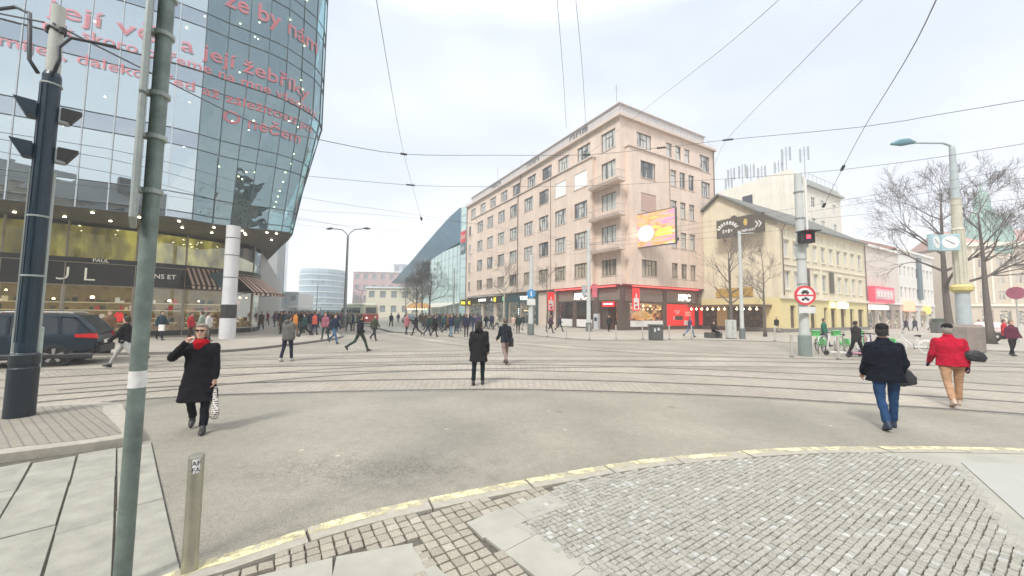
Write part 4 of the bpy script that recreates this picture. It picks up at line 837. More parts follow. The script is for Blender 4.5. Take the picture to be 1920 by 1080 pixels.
ZL = [7.2, 7.6, 8.7, 11.5, 12.45, 15.35, 16.3, 19.1, 20.05, 22.9, 23.85, 26.7, 27.6, 30.4, 31.4, 34.2, 35.2, 38, 42]
SL = [-34+1.2*i for i in range(int(34/1.2)+1)] + [.8+1.08*i for i in range(46)]
sk = MB(); idx = {}
random.seed(3)
for i in range(len(SL)-1):
    for j in range(len(ZL)-1):
        P_ = [surf(SL[i]+.0, ZL[j]), surf(SL[i+1], ZL[j]), surf(SL[i+1], ZL[j+1]), surf(SL[i], ZL[j+1])]
        k_ = [random.uniform(-.008, .008) for _ in range(4)]
        t_ = (P_[1]-P_[0]).normalized(); nn = Vector((t_.y, -t_.x, 0))
        sk.add([dT @ (p+nn*q) for p, q in zip(P_, k_)], [(0, 1, 2, 3)], (0 if ZL[j+1]-ZL[j] > 1 else 1) if SL[i] < .5 else 2)
tg = glassmat('tower_glass', (.40, .54, .57), .60, .015, (.86, .98, 1.0)); tg2 = glassmat('tower_nose_glass', (.30, .52, .52), .27, .015, (.72, .94, .98), .4)
sp_ = glassmat('tower_spandrel_glass', (.3, .42, .45), .5, .02, (.75, .86, .92))
sk.build('glass_skin', [tg, sp_, tg2], tw)
ml_ = MB(); dk_ = MB()
for i, s_ in enumerate(SL[:-1]):
    m_ = ml_ if s_ < .5 else dk_
    for za, zb in ((7.2, 16.3), (16.3, 42)): m_.tube([dT @ surf(s_, za, .02), dT @ surf(s_, zb, .02)], .035 if s_ < .5 else .03, 4, caps=False)
for z_ in ZL:
    m_ = dk_; pts = [dT @ surf(s_, z_, .02) for s_ in SL]
    m_.tube(pts, .028 if z_ != 16.3 else .05, 4, caps=False)
ml_.build('pale_mullion', M('pale_mullion_metal', (.55, .62, .66), .4, var=.05), tw); dk_.build('dark_mullion', M('dark_mullion_metal', (.05, .075, .08), .4, var=.05), tw)
# floors, ceilings, lamps inside
fl = MB(); lp = MB(); cw = MB()
for z_ in (11.95, 15.8, 19.55, 23.35, 27.1):
    out_ = [dT @ surf(s_, z_, -.35) for s_ in SL[::1] if s_ < 24]; inn = [dT @ surf(s_, z_, -9 if s_ < 2 else -7.5) for s_ in SL if s_ < 24]
    for a in range(len(out_)-1):
        fl.quad(out_[a], out_[a+1], inn[a+1], inn[a]); 
    for a in range(2, len(out_)-1, 2):
        for dd_ in (1.4, 3.6, 5.6):
            if random.random() < (.5 if a > 30 else .3):
                p = dT @ surf(SL[a]+random.uniform(-.3, .3), z_, -dd_); p.z = z_-.06; lp.ball(p, (.055, .055, .03), 5)
cwall = [(dT @ surf(s_, 7.3, -8)) for s_ in SL if s_ < 3]
for a in range(len(cwall)-1):
    p, q = cwall[a], cwall[a+1]; cw.quad((p.x, p.y, 7.3), (q.x, q.y, 7.3), (q.x, q.y, 42), (p.x, p.y, 42))
cw.box(-.5, 2, 7.3, 1.2, 4, 42); cw.lathe([(.45, 7.3), (.45, 42)], 10, (2.8, -3.2, 0)); cw.lathe([(.45, 7.3), (.45, 42)], 10, (4.9, -1.2, 0))
fl.build('floor_slab', M('office_ceiling', (.30, .36, .35), .8, var=.1), tw); lp.build('ceiling_lamp', M('cool_lamp', (1, .76, .4), emit=14), tw); cw.build('core_wall', M('teal_core', (.07, .12, .12), .7, var=.3, scale=.5), tw)
# soffit and underside
GC = [(-62, -6), (-45, 9.3), (-33, 17.8), (-25.4, 23.5), (-22.8, 26.6), (-21.5, 30.0), (-22.2, 32.5)]
GP = spline(GC, .6)
sf = MB(); bo = [dT @ surf(s_, 7.2) for s_ in SL if s_ > -32]
inn = [dT @ Vector((p.x, p.y, 7.2)) for p in GP] + [dT @ Vector((-22.5-.5*q, 32.5+.866*q, 7.2)) for q in range(2, 30, 3)]
# triangulated strip between the glass edge and the shop wall
def strip(A, B_, mb):
    i = j = 0
    while i < len(A)-1 or j < len(B_)-1:
        if j == len(B_)-1 or (i < len(A)-1 and i/(len(A)-1) <= j/(len(B_)-1)): mb.add([A[i], B_[j], A[i+1]], [(0, 1, 2)]); i += 1
        else: mb.add([A[i], B_[j], B_[j+1]], [(0, 1, 2)]); j += 1
strip(bo, inn, sf); sf.build('soffit', M('soffit_panel', (.10, .092, .08), .5, var=.25, scale=.7), tw)
dl = MB()
for s_ in [q*1.9-17 for q in range(15)]:
    for o_ in (-1.0, -3.2):
        p = dT @ surf(s_, 7.2, o_); dl.lathe([(.065, 7.17), (.065, 7.14)], 8, (p.x, p.y, 0))
dl.build('downlight', M('downlight_lamp', (1, .9, .6), emit=7), tw)
# shop wall: windows below, black sign band, lit upper windows
def vwall(mb, P, z0, z1, out=0, mi=0):
    Q = offs(P, -out) if out else P
    for a, b in zip(Q[:-1], Q[1:]): mb.quad(dT @ Vector((a.x, a.y, z0)), dT @ Vector((b.x, b.y, z0)), dT @ Vector((b.x, b.y, z1)), dT @ Vector((a.x, a.y, z1)), mi)
oi_ = bpy.data.materials.new('upper_room'); oi_.use_nodes = True; n = oi_.node_tree.nodes; l = oi_.node_tree.links; b = n['Principled BSDF']
t = n.new('ShaderNodeTexCoord'); mp = n.new('ShaderNodeMapping'); mp.inputs['Scale'].default_value = (.8, .8, .35); l.new(t.outputs['Object'], mp.inputs[0])
no = n.new('ShaderNodeTexNoise'); no.inputs['Scale'].default_value = 1.4; no.inputs['Detail'].default_value = 4; l.new(mp.outputs[0], no.inputs['Vector'])
r = n.new('ShaderNodeValToRGB'); l.new(no.outputs['Fac'], r.inputs[0]); el = r.color_ramp.elements; el[0].position = .32; el[0].color = (.07, .06, .02, 1); el[1].position = .68; el[1].color = (.50, .45, .10, 1); z_ = el.new(.5); z_.color = (.20, .17, .035, 1)
l.new(r.outputs[0], b.inputs['Base Color']); l.new(r.outputs[0], b.inputs['Emission Color']); b.inputs['Emission Strength'].default_value = .4  # yellow room light is put into the wall as emission
q = MB(); vwall(q, GP, 4.95, 7.2, -1.6); q.build('upper_room', oi_, tw)
q = MB(); vwall(q, GP, 5.0, 7.15, .0); q.build('upper_window', glassmat('upper_glass', (.85, .85, .7), .12, .03), tw)
bi = interior_mat('bakery_interior', [(.10, .08, .03), (.30, .25, .10), (.05, .04, .02), (.50, .42, .2), (.16, .10, .04), (.08, .09, .04)], .5, (1.2, 1.2, 1.8))
q = MB(); vwall(q, GP, .1, 3.4, -2.2); q.build('bakery_room', M('bakery_wall', (.20, .145, .045), .8, var=.7, scale=1.2, emit=.22), tw)  # wall emission stands in for lamplight in the bakery
GOODS = [M('goods_dark', (.03, .025, .015), .7), M('goods_brown', (.20, .10, .03), .7, emit=.1), M('goods_cream', (.60, .52, .32), .7, emit=.3), M('goods_white', (.75, .72, .66), .7, emit=.2), M('goods_red', (.5, .03, .03), .7, emit=.15), M('goods_green', (.06, .12, .05), .7)]  # most goods emit a little, lamplight put into their colours
def goods(P, T_, hs, step=.22, lo=.1, parent=tw, d0=.0):
    q = MB()
    for k_ in range(len(P)-1):
        a_, b_ = P[k_], P[k_+1]; L_ = (b_-a_).length; n_ = max(1, int(L_/step)); dr_ = (b_-a_).normalized(); an_ = math.atan2(dr_.y, dr_.x)
        for h_ in hs:
            for i_ in range(n_):
                if random.random() < .72:
                    c_ = a_+dr_*(i_+.5)*step; w2 = step*random.uniform(.25, .5); hh = random.uniform(lo, lo*3.4); q.box(-w2, -.12, 0, w2, .12, hh, random.choice([0, 0, 1, 1, 2, 3, 4, 5]), T=T_ @ Matrix.Translation((c_.x, c_.y, h_)) @ Matrix.Rotation(an_, 4, 'Z'))
            q.box(0, -.16, -.05, L_, .16, 0, 2, T=T_ @ Matrix.Translation((a_.x, a_.y, h_)) @ Matrix.Rotation(an_, 4, 'Z'))
    o = q.build('shelves_of_goods', GOODS, parent); o['kind'] = 'stuff'; return o
goods(offs(GP, 1.9), dT, (.55, 1.25, 1.8, 2.3)); goods(offs(GP, .8), dT, (.95,), .3, .12)
q = MB(); a = offs(GP, 2.2); 
for k_ in range(len(GP)-1): q.quad(dT @ Vector((*GP[k_][:2], 3.35)), dT @ Vector((*GP[k_+1][:2], 3.35)), dT @ Vector((*a[k_+1][:2], 3.35)), dT @ Vector((*a[k_][:2], 3.35))); q.quad(dT @ Vector((*GP[k_][:2], .12)), dT @ Vector((*GP[k_+1][:2], .12)), dT @ Vector((*a[k_+1][:2], .12)), dT @ Vector((*a[k_][:2], .12)))
q.build('bakery_ceiling', M('bakery_ceiling', (.3, .26, .16), .8, emit=.12), tw)  # faint emission gives the ceiling its lit look
q = MB(); vwall(q, GP, .45, 3.3, 0); q.build('shop_window', shopglass, tw)
blackp = M('black_fascia')
q = MB(); vwall(q, GP, 3.3, 4.7, .06); vwall(q, GP, 4.72, 5.0, .09); vwall(q, GP, .1, .45, .06); q.build('sign_band', blackp, tw)
fr_ = MB(); wm_ = M('white_shop_frame', (.42, .38, .30), .5, var=.08)
gl_ = 0; lastp = None
for k_, p in enumerate(GP):
    if lastp is None or (p-lastp).length > 2.3:
        fr_.box(p.x+22-.06, p.y-26-.06, .1, p.x+22+.06, p.y-26+.06, 4.7); fr_.box(p.x+22-.04, p.y-26-.04, 5.0, p.x+22+.04, p.y-26+.04, 7.18); lastp = p
for z_ in (3.3, 4.7): fr_.tube([dT @ Vector((p.x, p.y, z_)) for p in offs(GP, -.08)], .03, 4)
fr_.build('shop_frame', wm_, tw)
dg_ = (Vector(GC[3])-Vector(GC[2])).normalized(); ang = math.atan2(dg_.y, dg_.x); nb = Vector((dg_.y, -dg_.x))
serif = M('cream_letters', (.75, .72, .62), .5, var=.03, emit=.15)
def gl(t_, z_, out): v_ = Vector(GC[3])-dg_*t_+nb*out; return (v_.x+22, v_.y-26, z_)
for ch, t_ in (('U', 2.15), ('L', 1.0), ('A', 3.3), ('P', 4.45)): text(ch, 1.15, serif, tw, loc=gl(t_, 3.6, .12), rot=(R(90), 0, ang), ext=.02, bold=-.01)
text('PAUL', .3, serif, tw, loc=gl(.55, 4.78, .13), rot=(R(90), 0, ang)); text('PAINS ET', .42, serif, tw, loc=gl(-2.2, 3.9, .55), rot=(R(90), 0, ang+R(12)))
for t_, w_ in ((2.85, .35), (5.6, .5)):
    q = MB(); v_ = gl(t_, 3.6, .1); q.box(-w_/2, -.5, 0, w_/2, 0, 1.15, T=Matrix.Translation(v_) @ Matrix.Rotation(ang, 4, 'Z')); q.build('white_sign_box', whitep, tw)
# lamps and goods inside the bakery
lm = MB(); gd = MB(); rd = MB(); random.seed(5)
G2 = offs(GP, .9)
for k_, p in enumerate(G2):
    if k_ % 3 == 0: lm.ball((p.x+22, p.y-26, random.uniform(2.4, 3.0)), random.uniform(.05, .11), 5)
    if k_ % 2 == 0: gd.box(p.x+22-.4, p.y-26-.2, .5, p.x+22+.4, p.y-26+.2, random.uniform(.9, 1.5))
lm.build('bakery_lamp', warml, tw); gd.build('counter', M('bakery_counter', (.25, .16, .07), .6, var=.5, scale=4, emit=.15), tw)  # counter also emits a little, as if lit by the lamps
v_ = gl(-.4, 1.35, .03); rd.ball(v_, (.34, .1, .34), 8); rd.build('red_round_sign', M('sale_red', (.75, .03, .03), .5, emit=.2), tw)
q = MB(); v_ = gl(.1, .95, .05); q.add([(v_[0]-.36, v_[1]-.3, .98), (v_[0]+.0, v_[1]-.0, .62), (v_[0]+.36, v_[1]+.25, .98), (v_[0]+.2, v_[1]+.14, 1.14), (v_[0], v_[1], 1.02), (v_[0]-.2, v_[1]-.14, 1.12)], [(0, 1, 2, 3, 4, 5)]); q.build('white_heart', whitep, tw)
# striped awnings
stm = bpy.data.materials.new('striped_canvas'); stm.use_nodes = True; n = stm.node_tree.nodes; l = stm.node_tree.links; b = n['Principled BSDF']; b.inputs['Roughness'].default_value = .9
t = n.new('ShaderNodeTexCoord'); sx_ = n.new('ShaderNodeSeparateXYZ'); l.new(t.outputs['UV'], sx_.inputs[0])
fr2 = n.new('ShaderNodeMath'); fr2.operation = 'FRACT'; ms = n.new('ShaderNodeMath'); ms.operation = 'MULTIPLY'; ms.inputs[1].default_value = 3.4; l.new(sx_.outputs[0], ms.inputs[0]); l.new(ms.outputs[0], fr2.inputs[0])
gt = n.new('ShaderNodeMath'); gt.operation = 'GREATER_THAN'; gt.inputs[1].default_value = .52; l.new(fr2.outputs[0], gt.inputs[0])
mi_ = n.new('ShaderNodeMix'); mi_.data_type = 'RGBA'; mi_.inputs[6].default_value = (.66, .50, .40, 1); mi_.inputs[7].default_value = (.07, .035, .03, 1); l.new(gt.outputs[0], mi_.inputs[0]); l.new(mi_.outputs[2], b.inputs['Base Color'])
def awning(i0, i1, zt, zb, out):
    P_ = GP[i0:i1+1]; O_ = offs(P_, -out); I_ = offs(P_, -.08); q = MB(); s_ = 0
    for k_ in range(len(P_)):
        if k_: s_ += (P_[k_]-P_[k_-1]).length
        for m_, (v_, z_) in enumerate(((I_[k_], zt), (O_[k_], zb), (O_[k_], zb-.22))): q.v.append(dT @ Vector((v_.x, v_.y, z_))); q.uv[len(q.v)-1] = (s_, m_)
    for k_ in range(len(P_)-1):
        for m_ in (0, 1): a_ = 3*k_+m_; q.f.append((a_, a_+1, a_+4, a_+3)); q.m.append(0)
    o = q.build('striped_awning', stm, tw); f2 = MB(); f2.tube([dT @ Vector((O_[k_].x, O_[k_].y, zb)) for k_ in range(len(P_))], .035, 5); 
    for e_ in (0, -1): f2.tube([dT @ Vector((I_[e_].x, I_[e_].y, zb-.2)), dT @ Vector((O_[e_].x, O_[e_].y, zb))], .025, 4)
    f2.build('awning_arm', blackp, o)
fi = lambda r_: min(range(len(GP)), key=lambda k_: abs(GP[k_].x/max(1, GP[k_].y)-r_))
nG = len(GP); a0, a1 = fi(-.885), fi(-.79); awning(a0, a1, 4.85, 3.55, 1.3); awning(fi(-.755), nG-1, 4.6, 3.25, 2.0)
q = MB(); p = GP[a1]; q.box(p.x+22+.2, p.y-26-.9, 3.5, p.x+22+1.2, p.y-26-.8, 4.6); q.build('hanging_sign', M('slate_banner'), tw)
cl = MB(); cl.lathe([(.43, .1), (.43, 1.35), (.40, 1.36), (.40, 2.25), (.38, 2.26), (.38, 7.2)], 20, (-17.75+22, 23.3-26, 0), caps=False); cl.build('round_column', M('white_column', (.62, .62, .62), .6, var=.08, scale=1), tw, smooth=False)
cl = MB(); cl.lathe([(.415, 1.38), (.415, 2.22)], 20, (-17.75+22, 23.3-26, 0)); 
for z_ in (3.9, 5.3, 6.4): cl.lathe([(.392, z_), (.392, z_+.04)], 20, (-17.75+22, 23.3-26, 0))
cl.build('black_band', blackp, tw)
# side wall running away behind the tower
sw = MB(); d3 = Vector((-.5, .866, 0)); s0_ = Vector((-22.2, 32.5, 0)); 
def S3(a, z, o=0): v_ = s0_+d3*a+Vector((.866, .5, 0))*o; return (v_.x+22, v_.y-26, z)
sw.quad(S3(0, .1), S3(46, .1), S3(46, 7.2), S3(0, 7.2)); sw.build('side_wall', M('grey_stone_panel', (.34, .34, .32), .6, var=.05, scale=.2), tw)
gb = thing('grey_office_block', 'long plain pale grey block running away behind the glass tower', 'building', (-46, 72, 0), R(120))
q = MB(); q.box(0, 0, 0, 70, 22, 27); q.build('wall', M('pale_grey_panel', (.42, .44, .44), .6, var=.05, scale=.1), gb)
q = MB()
for a in range(0, 70, 7): q.box(a, -.06, 0, a+.12, -.001, 27)
for z_ in (6, 12, 18, 24): q.box(0, -.07, z_, 70, -.062, z_+.1)
q.build('panel_joint', M('dark_joint', (.25, .27, .28), .6), gb)
q = MB(); q.box(40, -.12, 3, 70, -.09, 26); q.build('window_band', M('blue_grey_glass', (.16, .25, .30), .15, var=.1, spec=1), gb)
# ---- red lettering on the glass
rtx = M('translucent_red_letters', (.74, .20, .22), .6, var=.08); rtx.node_tree.nodes['Principled BSDF'].inputs['Alpha'].default_value = .6
def gtext(s, s_mid, z0, size, sx=1, bold=0): return text(s, size, rtx, tw, name='red_lettering', ext=.0, bold=bold, sx=sx, f=lambda x_, y_, z_: dT @ surf(s_mid+x_, z0+y_, .075))
def gt2(s, a, b, z0, size, bold=.0):
    o = gtext(s, 0, z0, size, 1, bold); bpy.data.objects.remove(o)
    cu = bpy.data.curves.new('t', 'FONT'); cu.body = s; cu.size = size; cu.align_x = 'CENTER'; cu.resolution_u = 3; cu.offset = bold
    o = bpy.data.objects.new('t', cu); C.objects.link(o); bpy.context.view_layer.update(); w_ = o.dimensions.x; bpy.data.objects.remove(o)
    return gtext(s, (a+b)/2, z0, size, (b-a)/w_, bold)
gt2('že by nám', 1.6, 7.4, 21.1, 1.55, .025); gt2('a její žebříky', -.3, 6.8, 17.2, 1.25, .015); gt2('její vě', -5.6, -1.2, 17.2, 1.25, .015)
gt2('tak skoro opřeme na mne všechny', -5.8, 7.6, 16.3, .8, .01); gt2('pomíjejí, daleko před až záležitostí po', -8.2, 7.4, 14.95, .8, .01); gt2('O nečem', 1.9, 6.6, 13.7, 1.1, .015)
WIRES = [
    ('thick span cable from the signal pole across the glass tower and the square', 0.022, [(-9.65, 6.20, 7.17), (-8.09, 6.05, 6.79)]),
    ('long dark span cable crossing the whole square in front of the pink block', 0.026, [(-7.92, 6.05, 6.77), (-8.86, 8.50, 7.61), (-9.33, 13.00, 8.63), (-9.14, 17.00, 9.95), (-6.69, 22.00, 11.48), (-1.26, 26.00, 13.21), (5.68, 28.00, 14.20), (11.07, 27.00, 14.36), (14.89, 25.00, 14.06), (19.37, 20.00, 12.45), (21.36, 18.00, 12.08), (24.56, 16.00, 11.97)]),
    ("lower span cable sagging in front of the pink block's balconies", 0.02, [(-13.67, 24.00, 10.79), (-7.34, 26.00, 10.95), (-2.74, 30.00, 12.27), (5.54, 32.00, 13.10), (10.05, 30.00, 12.64), (17.95, 24.00, 11.22), (21.78, 20.00, 10.49), (25.90, 17.00, 10.45)]),
    ('thin wire slanting down from the top edge left of centre', 0.014, [(-3.62, 9.00, 10.16), (-6.69, 22.00, 11.54), (-8.51, 34.00, 10.55)]),
    ('left of two thin wires hanging down above the pink block', 0.012, [(1.17, 10.00, 11.14), (2.06, 15.00, 11.95), (2.93, 20.00, 12.20)]),
    ('right of two thin wires hanging down above the pink block', 0.012, [(1.70, 10.00, 11.14), (2.87, 15.00, 12.19), (4.03, 20.00, 12.21), (5.84, 28.00, 14.29)]),
    ('diagonal wire running down to the roof corner of the pink block', 0.014, [(7.83, 10.00, 11.18), (9.29, 16.00, 13.83), (9.74, 26.00, 16.96), (5.84, 28.00, 14.29)]),
    ('diagonal wire from the top edge ending at the span cable right of the pink block', 0.014, [(9.20, 9.00, 10.31), (11.27, 14.00, 11.82), (14.78, 25.00, 14.02), (16.71, 30.00, 14.29)]),
    ('thick insulated diagonal cable above the sign pole', 0.022, [(9.68, 8.00, 9.26), (13.28, 12.00, 10.64), (19.52, 20.00, 12.39), (21.86, 24.00, 11.73), (25.63, 30.00, 11.02)]),
    ('tram contact wire high across the left tower, uppermost of four', 0.013, [(-13.66, 9.00, 6.39), (-12.32, 10.00, 6.47), (-12.71, 13.00, 7.24), (-12.31, 22.00, 8.66), (-6.03, 34.00, 10.48), (6.91, 48.00, 11.35)]),
    ('tram contact wire across the left tower, second of four', 0.013, [(-14.55, 9.60, 6.52), (-13.04, 10.60, 6.47), (-13.65, 14.00, 7.23), (-14.09, 24.00, 8.56), (-11.46, 30.00, 9.84), (-3.94, 44.00, 12.52)]),
    ('tram contact wire across the left tower, third of four', 0.013, [(-15.12, 10.00, 6.37), (-14.11, 11.50, 6.42), (-14.59, 15.00, 7.05), (-15.61, 26.00, 8.41), (-9.38, 40.00, 10.31)]),
    ('tram contact wire across the left tower, lowest of four', 0.013, [(-18.05, 12.00, 6.40), (-17.11, 14.00, 6.67), (-16.93, 18.00, 7.46), (-16.77, 26.00, 8.79), (-14.04, 40.00, 10.26)]),
    ('contact wire in front of the cream gable running right to the bare trees', 0.013, [(6.88, 34.00, 8.71), (14.83, 30.00, 9.34), (18.97, 25.00, 9.21), (19.91, 20.00, 8.61), (22.77, 15.00, 8.49)]),
    ("contact wire just above the sign pole's signal, upper one", 0.013, [(4.14, 36.00, 8.02), (13.94, 30.00, 8.79), (18.95, 25.00, 8.80), (19.89, 20.00, 8.25), (22.73, 15.00, 7.99)]),
    ("contact wire just above the sign pole's signal, lower one", 0.013, [(2.57, 36.00, 8.43), (12.59, 31.00, 8.41), (19.69, 26.00, 8.58), (20.84, 21.00, 7.85), (24.15, 16.00, 7.36)]),
    ("contact wire in front of the pink block's second floor windows", 0.013, [(-7.09, 40.00, 11.99), (1.92, 34.00, 9.36), (6.24, 30.00, 7.56), (11.75, 27.00, 7.30), (18.16, 24.00, 7.56)]),
    ("contact wire in front of the pink block's first floor windows", 0.013, [(-17.48, 46.00, 11.50), (-3.35, 38.00, 8.28), (4.90, 34.00, 7.29), (6.65, 32.00, 7.37)]),
    ('far contact wire over the crowd by the twin lamp', 0.012, [(-22.12, 36.00, 10.38), (-20.07, 44.00, 11.56), (-17.53, 60.00, 13.42)]),
]
# ================================================================ FAR BUILDINGS
rb = thing('round_office_building', 'round pale blue office block with white floor bands, far down the street', 'building', (-87, 170, 0))
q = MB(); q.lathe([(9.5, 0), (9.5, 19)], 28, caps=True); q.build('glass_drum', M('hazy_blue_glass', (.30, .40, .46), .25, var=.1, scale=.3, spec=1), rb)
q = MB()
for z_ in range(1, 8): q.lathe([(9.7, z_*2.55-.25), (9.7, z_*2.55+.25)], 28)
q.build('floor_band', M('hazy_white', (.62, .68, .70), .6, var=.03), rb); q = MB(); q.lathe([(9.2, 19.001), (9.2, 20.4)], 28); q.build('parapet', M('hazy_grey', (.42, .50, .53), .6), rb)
def farblock(name, lab, x0, x1, y, d, z, col, floors=3, nwin=8, frac=.6):
    b_ = thing(name, lab, 'building', (x0, y, 0)); W_ = x1-x0; q = MB(); ops = []
    for i in range(nwin):
        for k_ in range(floors): ops.append((W_*(i+.25)/nwin, W_*(i+.75)/nwin, z*(k_+.35)/floors, z*(k_+.8)/floors))
    wall_grid(q, (0, 0, 0), X, 0, W_, 0, z, ops, NX, .3); q.quad((0, 0, 0), (0, d, 0), (0, d, z), (0, 0, z)); q.quad((W_, 0, 0), (W_, d, 0), (W_, d, z), (W_, 0, z)); q.quad((0, 0, z), (W_, 0, z), (W_, d, z), (0, d, z)); q.build('wall', M(name+'_wall', col, .9, var=.05), b_)
    for a, b, c, e in ops: 
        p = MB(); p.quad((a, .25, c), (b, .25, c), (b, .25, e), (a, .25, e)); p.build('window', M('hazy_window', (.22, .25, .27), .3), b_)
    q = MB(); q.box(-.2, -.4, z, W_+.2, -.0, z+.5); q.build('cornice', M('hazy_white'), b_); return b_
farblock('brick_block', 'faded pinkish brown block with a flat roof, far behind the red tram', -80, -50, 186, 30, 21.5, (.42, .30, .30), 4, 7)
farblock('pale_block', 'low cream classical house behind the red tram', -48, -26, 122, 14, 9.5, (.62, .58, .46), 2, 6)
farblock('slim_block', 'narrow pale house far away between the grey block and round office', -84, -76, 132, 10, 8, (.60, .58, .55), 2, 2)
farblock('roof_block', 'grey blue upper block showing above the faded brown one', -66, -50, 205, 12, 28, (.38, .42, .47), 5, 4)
for i_, (xa, xb, yy, z_, lab, col) in enumerate(((62, 100, 112, 9, 'low pale house between the white townhouse and the domed corner', (.60, .55, .48)),)):
    farblock('low_house', lab, xa+24, xb+24, yy, 12, 14, col, 3, 8)
# tram stop shelters under white roofs
for i_, (x_, y_, w_, lab) in enumerate(((-37.5, 62, 4.2, 'white roofed tram stop shelter nearer the grey block'), (-32.4, 60.5, 5.2, 'white roofed tram stop shelter nearer the twin lamp'))):
    s_ = thing('tram_shelter', lab, 'shelter', (x_, y_, 0), 0, 'white tram stop shelters'); q = MB(); q.rbox(0, 0, 2.35, w_, 2.2, 2.6, .1); q.build('roof', whitep, s_)
    for a in (.3, w_-.3): q = MB(); q.box(a-.05, 1.9, 0, a+.05, 2.0, 2.35); q.build('post', M('slate_banner'), s_)
    q = MB(); q.box(.3, 1.96, .5, w_-.3, 2.0, 2.1); q.build('glass_panel', glassmat('shelter_glass', (.7, .8, .8), .2, .05), s_)
# market stalls with a warm light
ms_ = thing('market_stall', 'orange lit market stall right of the red tram', 'stall', (-20.5, 72, 0)); q = MB(); q.box(0, 0, 0, 4.5, 2, 1.1); q.build('counter', M('stall_wood', (.25, .14, .07), .8), ms_)
q = MB(); q.loft([[(-.3, -.4, 2.6), (4.8, -.4, 2.6), (4.8, 2.2, 2.6), (-.3, 2.2, 2.6)], [(.8, 1.0, 3.6), (3.7, 1.0, 3.6), (3.7, 1.2, 3.6), (.8, 1.2, 3.6)]]); q.build('roof', M('orange_canvas', (.55, .28, .10), .8, var=.3, emit=.1), ms_)
for a in (0.05, 4.4): q = MB(); q.box(a, 0, 1.1, a+.08, .08, 2.6); q.build('post', M('stall_wood'), ms_)
q = MB(); [q.ball((.4+.5*i, -.2, 2.4), .1, 6) for i in range(8)]; q.build('string_light', warml, ms_)
# ================================================================ TRAM
tmr = thing('tram', 'red and cream tram waiting behind the crowd', 'tram', (-19.9, 52.6, .02), R(36))
red = M('tram_red', (.48, .035, .03), .35, var=.05, spec=.8); crm = M('tram_cream', (.68, .62, .48), .4, var=.04); gls = M('dark_vehicle_glass', (.02, .028, .032), .08, var=0, spec=.6)
def tsec(y, hw, z0, z1, k=.12): return [(-hw+k, y, z0), (hw-k, y, z0), (hw, y, z0+k), (hw, y, z1-k), (hw-k, y, z1), (-hw+k, y, z1), (-hw, y, z1-k), (-hw, y, z0+k)]
q = MB(); q.loft([tsec(0, .85, .45, 1.45), tsec(.25, 1.1, .35, 1.5), tsec(.8, 1.25, .35, 1.5, .05), tsec(13.6, 1.25, .35, 1.5, .05), tsec(14.2, .9, .45, 1.45)]); q.build('lower_body', red, tmr, smooth=False)
q = MB(); q.loft([tsec(.12, .8, 1.5, 2.5, .05), tsec(.35, 1.08, 1.5, 2.55, .05), tsec(.85, 1.22, 1.5, 2.55, .05), tsec(13.5, 1.22, 1.5, 2.55, .05), tsec(14.0, .85, 1.5, 2.5)]); q.build('upper_body', crm, tmr)
q = MB(); q.loft([tsec(.25, .75, 2.56, 2.75), tsec(.6, 1.05, 2.56, 2.98), tsec(1.2, 1.15, 2.56, 3.05), tsec(13, 1.15, 2.56, 3.05), tsec(13.8, .8, 2.56, 2.8)]); q.build('roof', crm, tmr)
for i in range(7): q = MB(); q.box(-1.26, 1.15+i*1.75, 1.62, -1.225, 2.6+i*1.75, 2.42); q.build('side_window', gls, tmr)
q = MB(); q.loft([[(-.7, .085, 1.6), (.7, .085, 1.6), (.7, .10, 2.42), (-.7, .10, 2.42)], [(-.7, .2, 1.6), (.7, .2, 1.6), (.7, .2, 2.42), (-.7, .2, 2.42)]]); q.build('windscreen', gls, tmr)
for sx_ in (-.6, .6): q = MB(); q.lathe([(.11, 0), (.11, .06)], 10, T=Matrix.Translation((sx_, .02, .95)) @ Matrix.Rotation(R(90), 4, 'X')); q.build('headlight', whitel, tmr)
q = MB(); q.box(-1.265, .9, 1.44, -1.251, 13.5, 1.52); q.build('cream_stripe', crm, tmr)
for yy in (2.6, 4.4, 9.6, 11.4): q = MB(); q.lathe([(.34, -.06), (.34, .06)], 14, T=Matrix.Translation((-1.1, yy, .34)) @ Matrix.Rotation(R(90), 4, 'Y')); q.build('wheel', M('goods_dark'), tmr)
q = MB(); q.tube([(0, 5, 3.05), (0, 6.2, 4.0), (0, 5.0, 5.0)], .03, 4); q.tube([(-.7, 5, 5.0), (.7, 5, 5.0)], .025, 4); q.build('pantograph', darkm, tmr)
